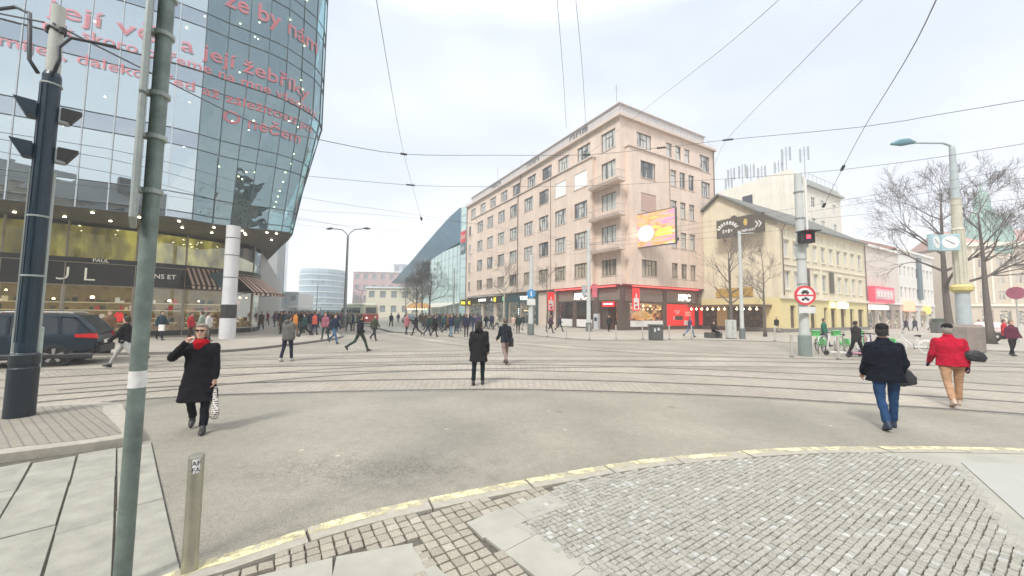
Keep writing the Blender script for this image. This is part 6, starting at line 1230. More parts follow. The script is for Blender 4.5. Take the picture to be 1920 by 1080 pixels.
# ================================================================ OVERHEAD WIRES
wmat = M('overhead_wire', (.09, .10, .11), .5, .4, var=.05)
for lab, r_, pts in WIRES:
    P_ = spline([tuple(p) for p in pts], 1.2) if len(pts) > 2 else [Vector(p) for p in pts]
    q = MB(); q.tube(P_, r_*.68, 5); tag(q.build('overhead_wire', wmat), lab, 'wire', 'overhead wires and cables')
def insul(lab, p, d, L_=.5, r_=.055):
    p = Vector(p); d = Vector(d).normalized(); q = MB(); n_ = 5
    pts = []; rad = []
    for i in range(n_*2+1): pts.append(p+d*(i/(n_*2)-.5)*L_); rad.append(r_ if i % 2 else r_*.45)
    q.tube(pts, rad, 8); tag(q.build('insulator', plas), lab, 'insulator', 'insulators on the overhead wires')
def wp_(i, k): return WIRES[i][2][k]
for i, k, lab in ((1, 4, 'insulator where the thin slanting wire meets the long span cable'), (1, 7, 'insulator on the span cable right of the pink block'), (1, 8, 'insulator on the span cable at the thick diagonal cable'), (2, 1, 'insulator on the lower span cable under the thin wire'), (8, 3, 'insulator halfway down the thick diagonal cable'), (8, 4, 'insulator at the foot of the thick diagonal cable'), (1, 6, 'insulator cluster in front of the pink facade'), (3, 2, 'insulator at the lower end of the thin slanting wire')):
    a = Vector(wp_(i, k)); b_ = Vector(wp_(i, k-1)); insul(lab, a, b_-a, .012*a.length+.25, .0028*a.length)
# ================================================================ BARE TREES
bark = M('tree_bark', (.12, .10, .088), .9, var=.25, scale=6, bump=.4, bscale=30); twigm = M('twig_bark', (.13, .11, .10), .9, var=.2); farbark = M('far_bark', (.13, .115, .10), .9, var=.1)
def tree(lab, loc, H, tr, seed, fork=.28, spread=.62, lev=5, nb=4, bm=bark, tm=twigm, lean=(0, 0), limbs=None, grp=None, trunkm=None):
    rnd = random.Random(seed); o = thing('bare_tree', lab, 'tree', (*loc, gz(*loc) if len(loc) == 2 else 0), 0, grp); tk_ = MB(); cr_ = MB()
    def branch(p, d, L_, r_, lv):
        n_ = 4 if lv > 1 else 3; pts = [p]; rad = [r_]; q = p.copy(); dd_ = d.copy(); kids = []
        for i in range(n_):
            dd_ = (dd_ + Vector((rnd.gauss(0, .13), rnd.gauss(0, .13), rnd.gauss(.05, .10)))).normalized(); q = q + dd_*L_/n_; pts.append(q); rad.append(max(.006, r_*(1-.75*(i+1)/n_)))
            if i > 0 or lv == lev: kids.append((q.copy(), dd_.copy(), rad[-1]))
        (cr_).tube(pts, rad, 6 if lv >= lev-1 else (4 if lv > 1 else 3), caps=False)
        if lv <= 0: return
        m_ = nb if lv > 1 else 3
        for i in range(m_):
            kq, kd, kr = kids[min(len(kids)-1, int(i/(m_+1)*len(kids)))]; a = rnd.uniform(0, 2*math.pi); perp = kd.cross(Vector((math.cos(a), math.sin(a), .3))).normalized()
            nd = (kd + perp*rnd.uniform(.45, .95)*spread*1.4 + Vector((0, 0, .03))).normalized(); branch(kq, nd, L_*rnd.uniform(.5, .74), max(.006, kr*rnd.uniform(.55, .8)), lv-1)
    t0 = Vector((0, 0, -.05)); pts = [t0]; rad = [tr*1.3]; nseg = 8; dd_ = Vector((lean[0], lean[1], 1)).normalized(); q = t0.copy(); H1 = H*.72
    for i in range(nseg): dd_ = (dd_+Vector((rnd.gauss(0, .02)-dd_.x*.3, rnd.gauss(0, .02)-dd_.y*.3, .03))).normalized(); q = q+dd_*H1/nseg; pts.append(q.copy()); rad.append(tr*(1-.8*(i+1)/nseg))
    tk_.tube(pts, rad, 10); tk_.build('trunk', trunkm or bm, o, smooth=True)
    for i in range(2, nseg+1):
        if i/nseg*.72 < fork: continue
        for k_ in range(2 if i < nseg else 3):
            a = rnd.uniform(0, 2*math.pi); up_f = .35+.9*(i/nseg); nd = Vector((math.cos(a), math.sin(a), up_f*rnd.uniform(.55, 1.1))).normalized(); branch(pts[i], nd, H*spread*rnd.uniform(.42, .62)*(1.05-.5*i/nseg), rad[i]*.62, lev-1)
    cr_.build('crown', tm, o); return o
tree('tall bare tree in front of the clock on the right', (34.4, 29.2), 15.5, .27, 3, .25, .62, 5, 4)
tree('bare tree right of the cream clock column', (35.0, 27.2), 13.5, .24, 8, .3, .60, 5, 4)
tree('bare tree in front of the cream gable beside the pink block', (21.3, 36.0), 11.2, .2, 12, .25, .55, 4, 4)
tree('slender bare tree before the cream gable, left of the drainpipe', (22.6, 33.2), 8.8, .13, 21, .35, .5, 4, 4)
tree('bare tree with a white painted trunk in front of the corner shops', (-1.0, 47.5), 8.8, .17, 5, .38, .62, 4, 4, trunkm=M('whitewashed_trunk', (.48, .46, .38), .9, var=.25, scale=1.2))
tree('bare tree behind the pole with the blue sign', (4.2, 44.0), 8.0, .14, 6, .45, .6, 4, 4)
for i_, (x_, y_, h_, l_) in enumerate(((-11.5, 52, 9.5, 'bare tree nearest the green glass centre'), (-14.5, 60, 9, 'bare tree second from the glass centre, behind the crowd'), (-18, 70, 9.5, 'small bare tree beyond the grey blue car'), (-20.5, 80, 10, 'bare tree right of the lit market stall'), (-23, 90, 10, 'bare tree just over the market stall roof'), (-27, 101, 10.5, 'distant bare tree right above the tram roof'), (-32, 112, 11, 'most distant bare tree, in front of the cream house'))):
    tree(l_, (x_, y_), h_, .17, 40+i_, .3, .66, 5 if i_ < 3 else 4, 4 if i_ < 3 else 5, bm=farbark if i_ > 1 else bark, tm=farbark, grp='bare trees down the street')
# ================================================================ PEOPLE
skinm = M('skin', (.50, .30, .22), .6, var=.06, scale=12); clothm = M('cloth', tint=True, rough=.95, spec=.12, var=.16, scale=9, bump=.5, bscale=16); shoem = M('shoe_leather', tint=True, rough=.55, var=.1, scale=9); hairm = M('hair', tint=True, rough=.8, var=.35, scale=40, bump=.6, bscale=90)
def remesh(mb, name, vox, mat, parent, smooth=4, disp=0, dsc=7, seed=0, dec=None):
    me = bpy.data.meshes.new('t'); me.from_pydata([tuple(p) for p in mb.v], [], mb.f); o = bpy.data.objects.new('t', me); C.objects.link(o)
    bm = bmesh.new(); bm.from_mesh(me); bmesh.ops.recalc_face_normals(bm, faces=bm.faces); bm.to_mesh(me); bm.free()
    m_ = o.modifiers.new('r', 'REMESH'); m_.mode = 'VOXEL'; m_.voxel_size = vox; m_.adaptivity = 0
    s_ = o.modifiers.new('s', 'SMOOTH'); s_.iterations = smooth; s_.factor = .5
    dg = bpy.context.evaluated_depsgraph_get(); nm = bpy.data.meshes.new_from_object(o.evaluated_get(dg)); bpy.data.objects.remove(o)
    if disp:
        nm.update(); ns = [v.normal.copy() for v in nm.vertices]
        for v, n_ in zip(nm.vertices, ns):
            p = v.co*dsc + Vector((seed*3.1, seed, 0)); k = noise.noise(Vector((p.x, p.y, p.z*1.0)))*.7 + noise.noise(p*2.3)*.35
            v.co += n_*k*disp
    nm.materials.clear(); nm.materials.append(mat); nm.polygons.foreach_set('use_smooth', [True]*len(nm.polygons)); nm.name = name
    q = bpy.data.objects.new(name, nm); C.objects.link(q); q.parent = parent; return q
def ell(c, rx, ry, n=16, tilt=0, rz=0):
    return [(c[0]+rx*math.cos(2*math.pi*i/n)*math.cos(rz)-ry*math.sin(2*math.pi*i/n)*math.sin(rz), c[1]+rx*math.cos(2*math.pi*i/n)*math.sin(rz)+ry*math.sin(2*math.pi*i/n)*math.cos(rz), c[2]+tilt*math.sin(2*math.pi*i/n)) for i in range(n)]
def person(lab, loc, rz, H=1.72, legs=((20, 8), (-18, 25)), arms=((-15, 20, 8), (15, 20, 8)), coat=(.02, .02, .025), hem=.85, trous=(.02, .02, .025), hair=(.05, .035, .025), hat=None, hairlen=0, shoes=(.03, .03, .03),
           W_=1.0, vox=.014, fine=True, hood=False, scarf=None, lean=0, skirt=.0, gloves=None, head_yaw=0, name='person', cat='person', group=None, collar=True, armpose=None, base=None):
    """faces -y; legs = (hip flex, knee flex) right (+x is its left) ; arms = (swing, elbow, spread)"""
    o = thing(name, lab, cat, loc, rz, group); S = H/1.74; V = Vector
    J = {}; ank = []
    for i, sx_ in enumerate((-1, 1)):
        a, k = R(legs[i][0]), R(legs[i][1]); hp = V((sx_*.095*W_**.5, 0, 0)); kn = hp+V((sx_*.01, -.43*math.sin(a), -.43*math.cos(a))); an = kn+V((0, -.41*math.sin(a-k), -.41*math.cos(a-k))); ank.append((hp, kn, an, a-k))
    pz = .085 - min(an.z - max(0, -math.sin(th))*.0 for _, _, an, th in ank)
    up_ = lambda p: p+V((0, 0, pz)); ank = [(up_(a), up_(b), up_(c), t) for a, b, c, t in ank]
    ly = -math.sin(R(lean)); 
    def sp(z, y=0, x=0): return V((x, ly*(z)+y, pz+z))                    # torso point at height z above hips
    sh = [sp(.462, 0, -.168*W_**.8), sp(.462, 0, .168*W_**.8)]; neck = sp(.53); hd = sp(.70, -.012)
    A = []
    for i, sx_ in enumerate((-1, 1)):
        sw, el, ab = arms[i]; sw, el, ab = R(sw), R(el), R(ab)
        if armpose and armpose[i]: e_, w_ = V(armpose[i][0]), V(armpose[i][1]); e_ = sh[i]+e_; w_ = e_+w_
        else:
            e_ = sh[i]+V((sx_*math.sin(ab)*.29, -math.sin(sw)*.29, -math.cos(sw)*math.cos(ab)*.29)); w_ = e_+V((sx_*math.sin(ab)*.05, -math.sin(sw+el)*.25, -math.cos(sw+el)*.25))
        A.append((sh[i], e_, w_))
    Ry = Matrix.Rotation(R(head_yaw), 4, 'Z'); HT = Matrix.Translation(hd) @ Ry
    # ---- body: one continuous surface (head, neck, torso core, limbs, hands)
    b = MB(); b.loft([ [HT @ V(p) for p in ell((0, y_, z_), rx, ry, 14)] for z_, rx, ry, y_ in ((-.125, .030, .035, -.035), (-.115, .045, .055, -.03), (-.08, .060, .078, -.018), (-.03, .070, .088, -.004), (.02, .075, .094, .004), (.06, .075, .092, .006), (.095, .062, .075, .006), (.115, .035, .045, .006), (.122, .01, .01, .006))])
    if fine:
        b.loft([[HT @ V(p) for p in q] for q in ([(-.008, -.088, .025), (.008, -.088, .025), (.010, -.07, .02), (-.010, -.07, .02)], [(-.014, -.112, -.018), (.014, -.112, -.018), (.018, -.075, -.025), (-.018, -.075, -.025)])])
        for sx_ in (-1, 1): b.ball(tuple(HT @ V((sx_*.078, .01, -.005))), (.012, .018, .03), 6)
        b.ball(tuple(HT @ V((0, -.086, -.055))), (.024, .010, .008), 6); b.ball(tuple(HT @ V((0, -.078, -.10))), (.022, .018, .016), 6)
        for sx_ in (-1, 1): b.ball(tuple(HT @ V((sx_*.03, -.078, .03))), (.022, .012, .008), 6)
    b.cap(sp(.47), tuple(HT @ V((0, .012, -.07))), .058, .052, 10)
    b.loft([ell(sp(z_), rx*W_, ry, 14) for z_, rx, ry in ((-.06, .13, .09), (.05, .15, .10), (.2, .13, .09), (.36, .155, .10), (.47, .15, .085), (.52, .07, .06))])
    for hp, kn, an, th in ank: b.cap(hp, kn, .075, .05, 8); b.cap(kn, an, .05, .035, 8)
    for i, (s0, e_, w_) in enumerate(A):
        b.cap(s0, e_, .045, .036, 8); b.cap(e_, w_, .036, .026, 8)
        d = (w_-e_).normalized(); side = d.cross(V((0, 1, 0))).normalized() if abs(d.y) < .9 else V((1, 0, 0)); nrm = d.cross(side).normalized(); sx_ = (-1, 1)[i]
        if (side.x > 0) == (sx_ > 0): pass
        pl = w_+d*.045; b.tube([w_-d*.01, w_+d*.02, w_+d*.06, w_+d*.09], [.022, .036, .040, .036], 8, ry=[.02, .017, .016, .013], up=tuple(nrm.cross(d)))
        if fine:
            lat = nrm.cross(d).normalized(); inw = V((-sx_, 0, 0)); cu_ = (inw-d*inw.dot(d)); cu_ = cu_.normalized() if cu_.length > .1 else nrm
            lat = d.cross(cu_).normalized(); 
            if lat.y > 0: lat = -lat                                     # index finger to the front
            for f_ in range(4):
                off = (1.5-f_)*.019; L_ = (.066, .074, .069, .054)[f_]; p0 = w_+d*.085+lat*off; p1 = p0+(d*.9+cu_*.35).normalized()*L_*.45; p2 = p1+(d*.6+cu_*.8).normalized()*L_*.35; p3 = p2+(d*.25+cu_).normalized()*L_*.3
                b.tube([p0-d*.02, p0, p1, p2, p3], [.0088, .009, .0085, .008, .006], 6)
            t0 = w_+d*.025+lat*.028; t1 = t0+(lat*.7+d*.6+cu_*.3).normalized()*.035; t2 = t1+(d*.9+lat*.1+cu_*.4).normalized()*.03; b.tube([t0-lat*.01, t0, t1, t2], [.011, .0115, .010, .008], 6)
    # ---- scale to height happens on the Empty
    bo = remesh(b, 'body', vox*.55 if fine else vox, skinm, o, 3)
    # ---- trousers
    t = MB()
    for hp, kn, an, th in ank: t.cap(hp+V((0, 0, .03)), kn, .098*W_**.5, .066, 10); t.tube([kn+V((0, 0, .02)), kn, (kn+an)/2+V((0, .006, 0)), an+(kn-an).normalized()*.02], [.066, .066, .060, .058], 10)
    t.loft([ell(sp(z_), rx*W_, ry, 14) for z_, rx, ry in ((-.12, .10, .09), (-.04, .165, .115), (.08, .165, .11), (.14, .15, .10))])
    tro = remesh(t, 'trousers', vox, clothm, o, 3, .015 if fine else .008, 9, seed=H); tro.color = (*trous, 1)
    # ---- shoes
    s_ = MB()
    for hp, kn, an, th in ank:
        T_ = Matrix.Translation(an) @ Matrix.Rotation(-max(0, -th)*.9 if th < 0 else min(th, .3), 4, 'X')
        if th < -.15: T_ = Matrix.Translation(an) @ Matrix.Rotation(-th*.9, 4, 'X')
        elif th > .1: T_ = Matrix.Translation(an) @ Matrix.Rotation(-min(th, .35)*.7, 4, 'X')
        s_.loft([[T_ @ V(p) for p in ell((0, y_, z_), rx, ry, 12)] for z_, rx, ry, y_ in ((-.085, .042, .125, -.05), (-.06, .047, .135, -.052), (-.03, .045, .115, -.04), (.0, .042, .07, -.01), (.045, .043, .055, 0))])
    sho = remesh(s_, 'shoes', vox*.8, shoem, o, 2); sho.color = (*shoes, 1)
    # ---- coat or jacket
    c = MB(); hz = hem-pz; K = 1.0
    prof = [(hz, .205+skirt, .145+skirt*.8), (hz+.04, .20+skirt*.9, .145+skirt*.75)] + ([(hz*.4, .195+skirt*.4, .14+skirt*.3)] if hz < -.15 else []) + [(.0, .188, .15), (.10, .182, .14), (.22, .178, .135), (.36, .192, .145), (.43, .19, .13), (.485, .155, .105), (.525, .10, .085), (.55, .075, .075)]
    prof = sorted(prof)
    c.loft([ell(sp(z_), rx*W_, ry*W_**.5, 18) for z_, rx, ry in prof])
    for s0, e_, w_ in A:
        c.cap(s0+V((0, 0, -.012)), e_, .070*W_**.5, .060*W_**.5, 10); d = (w_-e_).normalized(); c.tube([e_, e_, (e_+w_)/2, w_-d*.01, w_+d*.012], [.05, .064*W_**.5, .06, .05, .046], 10)
    if collar: c.loft([ell(sp(z_), rx, ry, 14) for z_, rx, ry in ((.5, .09, .085), (.555, .082, .085), (.60, .078, .082))])
    if hood: c.ball(tuple(sp(.55, .10)), (.115, .075, .085), 10)
    cto = remesh(c, 'coat', vox, clothm, o, 3, .019 if fine else .012, 9, seed=H*7); cto.color = (*coat, 1)
    # ---- hair or hat
    h = MB()
    if hat:
        h.loft([[HT @ V(p) for p in ell((0, y_, z_), rx, ry, 16)] for z_, rx, ry, y_ in ((.03, .084, .103, .008), (.05, .088, .107, .008), (.10, .084, .10, .01), (.135, .055, .07, .012), (.145, .01, .01, .012))])
        if fine: h.loft([[HT @ V(p) for p in ell((0, -.085, z_), .065, .055, 12)] for z_ in (.035, .05)])
        ho = remesh(h, 'hat', vox*.7, clothm, o, 2, .003); ho.color = (*hat, 1); h = MB()
    zb = -.02-hairlen*.0
    h.loft([[HT @ V(p) for p in ell((0, y_, z_), rx, ry, 16)] for z_, rx, ry, y_ in ((-.075-hairlen, .060, .045, .055), (-.02, .083, .080, .032), (.03, .086, .090, .022), (.08, .080, .088, .018), (.115, .062, .070, .014), (.135, .02, .02, .012))])
    if hairlen: 
        for sx_ in (-1, 1): h.ball(tuple(HT @ V((sx_*.072, .0, -.02-hairlen*.4))), (.026, .05, .055+hairlen*.4), 8)
    if not hat: h.ball(tuple(HT @ V((0, -.052, .092))), (.062, .035, .03), 8)
    hr = remesh(h, 'hair', vox*.8, hairm, o, 2, .010 if hairlen else .005, 22); hr.color = (*hair, 1)
    if scarf:
        q = MB(); q.loft([ell(sp(z_, y_), rx, ry, 16) for z_, rx, ry, y_ in ((.48, .105, .10, -.02), (.52, .115, .115, -.02), (.56, .098, .10, -.012), (.585, .078, .082, -.006))]); q.ball(tuple(sp(.46, -.10, -.02)), (.06, .04, .09), 8)
        so_ = remesh(q, 'scarf', vox*.8, clothm, o, 2, .010, 18); so_.color = (*scarf, 1)
    if gloves:
        for s0, e_, w_ in A: q = MB(); d = (w_-e_).normalized(); q.tube([w_-d*.02, w_+d*.03, w_+d*.08, w_+d*.13, w_+d*.16], [.034, .043, .046, .036, .015], 8, ry=[.03, .028, .026, .022, .012]); g__ = remesh(q, 'glove', .01, clothm, o, 2); g__.color = (*gloves, 1)
    o.scale = (S, S, S); o['pz'] = pz
    del o['pz']
    J.update(A=A, hd=HT, sp=sp, S=S); return o, J
def worldpt(o, p): return Matrix.Translation(o.location) @ o.rotation_euler.to_matrix().to_4x4() @ Matrix.Scale(o.scale[0], 4) @ Vector(p)
black = (.012, .012, .015)
# --- woman with the red scarf
lady, J = person('person in a long black coat and red scarf, hand raised to the mouth', (-4.86, 5.86, .012), R(30), 1.66, legs=((-14, 22), (10, 4)), arms=((0, 0, 8), (4, 8, 5)), coat=black, hem=.50, trous=(.012, .014, .02), hair=(.20, .17, .135), hairlen=.045, scarf=(.38, .008, .018), skirt=.05, W_=1.1,
     armpose=[((-.15, -.10, -.17), (.175, -.08, .245)), None], head_yaw=-8)
sg_ = MB(); T_ = J['hd']
for sx_ in (-1, 1): sg_.loft([[T_ @ Vector((sx_*x_, y_, z_)) for x_, z_ in ((.008, .012), (.008, .034), (.030, .040), (.056, .034), (.056, .012), (.03, .002))] for y_ in (-.100, -.092)])
sg_.tube([T_ @ Vector((-.02, -.1, .026)), T_ @ Vector((.02, -.1, .026))], .004, 4)
for sx_ in (-1, 1): sg_.tube([T_ @ Vector((sx_*.055, -.096, .026)), T_ @ Vector((sx_*.082, -.02, .018)), T_ @ Vector((sx_*.084, .02, .01))], .004, 4)
sg_.build('sunglasses', M('sunglass_lens', (.02, .015, .015), .15), lady)
mo = MB(); mo.ball(tuple(T_ @ Vector((0, -.094, -.055))), (.022, .006, .005), 6); mo.build('lips', M('lips', (.42, .12, .12), .5), lady)
hp_ = worldpt(lady, J['A'][1][2]); bm_ = bpy.data.materials.new('striped_bag'); bm_.use_nodes = True; n = bm_.node_tree.nodes; l = bm_.node_tree.links; b = n['Principled BSDF']; b.inputs['Roughness'].default_value = .7
t = n.new('ShaderNodeTexCoord'); ck_ = n.new('ShaderNodeTexBrick'); ck_.inputs['Scale'].default_value = 1; ck_.inputs['Brick Width'].default_value = .045; ck_.inputs['Row Height'].default_value = .032; ck_.inputs['Mortar Size'].default_value = .009; ck_.inputs['Color1'].default_value = (.03, .03, .035, 1); ck_.inputs['Color2'].default_value = (.08, .07, .07, 1); ck_.inputs['Mortar'].default_value = (.62, .58, .54, 1)
mp = n.new('ShaderNodeMapping'); mp.inputs['Rotation'].default_value = (R(90), 0, 0); l.new(t.outputs['Object'], mp.inputs[0]); l.new(mp.outputs[0], ck_.inputs['Vector']); l.new(ck_.outputs['Color'], b.inputs['Base Color'])
hz_ = hp_.z-.10; q = MB(); q.loft([ell((0, 0, z_), rx, ry, 14) for z_, rx, ry in ((-.52, .05, .02), (-.49, .115, .05), (-.40, .135, .065), (-.28, .10, .05), (-.16, .055, .03), (-.02, .02, .015))])
bag = remesh(q, 'shopping_bag', .012, bm_, None, 2, .012, 10); bag.location = (hp_.x+.02, hp_.y, hz_); bag.rotation_euler = (0, 0, R(-30)); tag(bag, 'black and white patterned carrier bag hanging from the hand of the red scarfed walker', 'bag')
# --- black parka in the middle
person('person in a black hooded parka seen from behind in the centre of the junction', (-.86, 9.9, .012), R(176), 1.68, legs=((3, 4), (-6, 10)), arms=((-8, 40, 8), (-8, 40, 8)), coat=(.018, .018, .02), hem=.62, trous=(.012, .018, .022), hair=(.03, .025, .02), W_=1.16, hood=True, skirt=.02, lean=5)
# --- bag man
o, J = person('person in a dark puffer jacket and faded pink trousers with a shoulder bag', (-.22, 13.9, .012), R(205), 1.72, legs=((18, 6), (-16, 24)), arms=((-10, 22, 8), (16, 28, 8)), coat=(.018, .022, .03), hem=.80, trous=(.24, .17, .15), hair=(.12, .09, .07), W_=1.05, shoes=(.08, .06, .05), lean=4)
bgm = M('black_bag', (.016, .017, .02), .6, var=.1)
q = MB(); q.rbox(-.17, -.09, .62, .17, .09, .95, .04, T=Matrix.Translation((.27, .10, 0)) @ Matrix.Rotation(R(70), 4, 'Z')); q.tube([(.27, -.03, .95), (.15, -.14, 1.2), (-.12, -.08, 1.46), (-.1, .1, 1.44), (.2, .14, 1.1), (.27, .22, .95)], .018, 6, ry=[.006]*6)
bg_ = q.build('shoulder_bag', bgm, None, loc=o.location); bg_.rotation_euler = (0, 0, R(205+180)); tag(bg_, 'boxy black shoulder bag worn by the walker in faded pink trousers', 'bag')
# --- navy coat on the right
person('person in a navy coat, jeans and dark cap walking away on the right', (6.44, 6.45, .012), R(158), 1.76, legs=((10, 3), (-9, 16)), arms=((-4, 34, 10), (-4, 34, 10)), coat=(.006, .008, .015), hem=.78, trous=(.02, .055, .13), hair=(.02, .018, .018), hat=(.02, .018, .02), W_=1.22, skirt=.02, lean=3, head_yaw=-25, shoes=(.02, .03, .06))
q = MB(); q.loft([ell((0, 0, z_), rx, ry, 12) for z_, rx, ry in ((0, .02, .02), (.03, .17, .07), (.14, .19, .08), (.24, .14, .06), (.33, .05, .03), (.40, .02, .015))]); q.tube([(.12, 0, .03), (.15, 0, -.06), (.14, .01, -.12), (.16, 0, -.2)], .008, 5)
bg_ = remesh(q, 'shoulder_bag', .012, bgm, None, 2, .012, 9); bg_.location = (6.83, 6.52, .70); bg_.rotation_euler = (0, R(10), R(158)); tag(bg_, 'soft dark bag swinging beside the walker in the navy coat', 'bag')
# --- red jacket
person('person in a bright red jacket, black cap and tan trousers walking away at right', (9.55, 8.12, .012), R(150), 1.75, legs=((12, 4), (-12, 18)), arms=((-6, 14, 9), (6, 34, 10)), coat=(.40, .008, .030), hem=.84, trous=(.42, .25, .15), hair=(.3, .27, .24), hat=(.02, .018, .018), W_=1.24, lean=8, shoes=(.5, .38, .3), gloves=(.05, .02, .06))
q = MB(); q.loft([ell((0, 0, z_), rx, ry, 12) for z_, rx, ry in ((0, .04, .03), (.03, .16, .07), (.12, .18, .08), (.20, .13, .06), (.24, .03, .02))])
bg_ = remesh(q, 'shoulder_bag', .012, bgm, None, 2, .008, 9); bg_.location = (9.80, 7.93, .98); bg_.rotation_euler = (0, R(-12), R(150)); tag(bg_, 'black hip bag worn over the red jacket', 'bag')
# --- mid distance people, one by one: (label, x, y, heading deg, height, coat, trousers, hem, stride, hair, width, extras)
gry = (.12, .12, .11); nvy = (.02, .03, .06); brn = (.10, .055, .035); 
def P(lab, x, y, rz, H, coat, trous, hem=.8, st=20, hair=(.04, .03, .02), W_=1.05, **k):
    z = gz(x, y); a = k.pop('arms', ((-st*.7, 22, 8), (st*.7, 26, 8)))
    return person(lab, (x, y, z), R(rz), H, legs=((st, st*.35), (-st*.9, st*1.2)), arms=a, coat=coat, trous=trous, hem=hem, hair=hair, W_=W_, vox=.026, fine=False, **k)[0]
P('person in a grey coat with a dark hood walking away near the left kerb', -8.35, 13.95, 170, 1.74, gry, (.02, .02, .04), .78, 8, (.03, .03, .03), 1.12, hood=True, shoes=(.4, .38, .36))
P('person in a navy jacket and jeans striding right, by the dark kerb end', -10.2, 21.5, 70, 1.76, nvy, (.06, .12, .20), .86, 26)
P('person in a black jacket with a white stripe and green trousers, mid stride', -7.1, 17.5, 130, 1.78, (.015, .016, .022), (.035, .06, .05), .86, 28)
P('person in an olive coat just behind the one with the white chest stripe', -8.9, 24.2, 60, 1.7, (.06, .07, .045), (.015, .02, .02), .72, 24)
P('person in a black coat and pale trousers rushing behind the front pole', -12.5, 12.1, -70, 1.74, black, (.40, .40, .38), .78, 34, shoes=black)
P('person in a brown fur coat beside the blue car', -20.2, 18.7, 60, 1.68, (.16, .09, .05), black, .6, 8, (.3, .2, .12))
P('person in a teal jacket carrying a white bag, passing the bakery', -20.3, 21.6, 80, 1.72, (.02, .05, .065), black, .82, 22)
P('person in a red top at the bakery window', -19.2, 22.3, 100, 1.6, (.42, .02, .03), (.05, .02, .02), .8, 8)
P('person in a pale green and white jacket behind the red scarfed walker', -17.9, 21.5, -60, 1.7, (.26, .31, .26), black, .8, 10)
P('person in a white hooded jacket next to the pale green jacket', -17.1, 21.0, 120, 1.66, (.5, .48, .46), (.03, .03, .03), .8, 10)
P('person in a long brown coat under the right striped awning', -22.6, 33.6, 20, 1.7, brn, black, .55, 18)
P('person in a dark red coat beyond the striped awning', -27.6, 42.0, 10, 1.68, (.22, .02, .03), black, .6, 14)
P('person in an orange jacket behind the grey coated walker', -15.4, 26.5, 150, 1.72, (.60, .24, .05), (.2, .13, .08), .8, 10)
P('person in a bright coral jacket next to the orange one', -14.6, 27.6, 160, 1.7, (.50, .10, .07), nvy, .8, 12)
P('person in a dark teal coat left of the orange jacket', -17.4, 28.4, 140, 1.76, (.02, .055, .075), black, .75, 8)
P('person with a white tote striding left in a dark green coat', -14.1, 25.4, -70, 1.68, (.03, .07, .065), black, .8, 28)
P('person in a pink and grey jacket walking toward the junction', -11.8, 23.6, 0, 1.7, (.28, .10, .13), (.05, .07, .06), .78, 12)
P('person in a teal jacket right behind the double lamp post', -16.6, 40.5, 20, 1.72, (.03, .16, .18), black, .8, 10)
P('person in dark blue alone before the platform kerb', -14.4, 44.5, 180, 1.74, nvy, black, .8, 16)
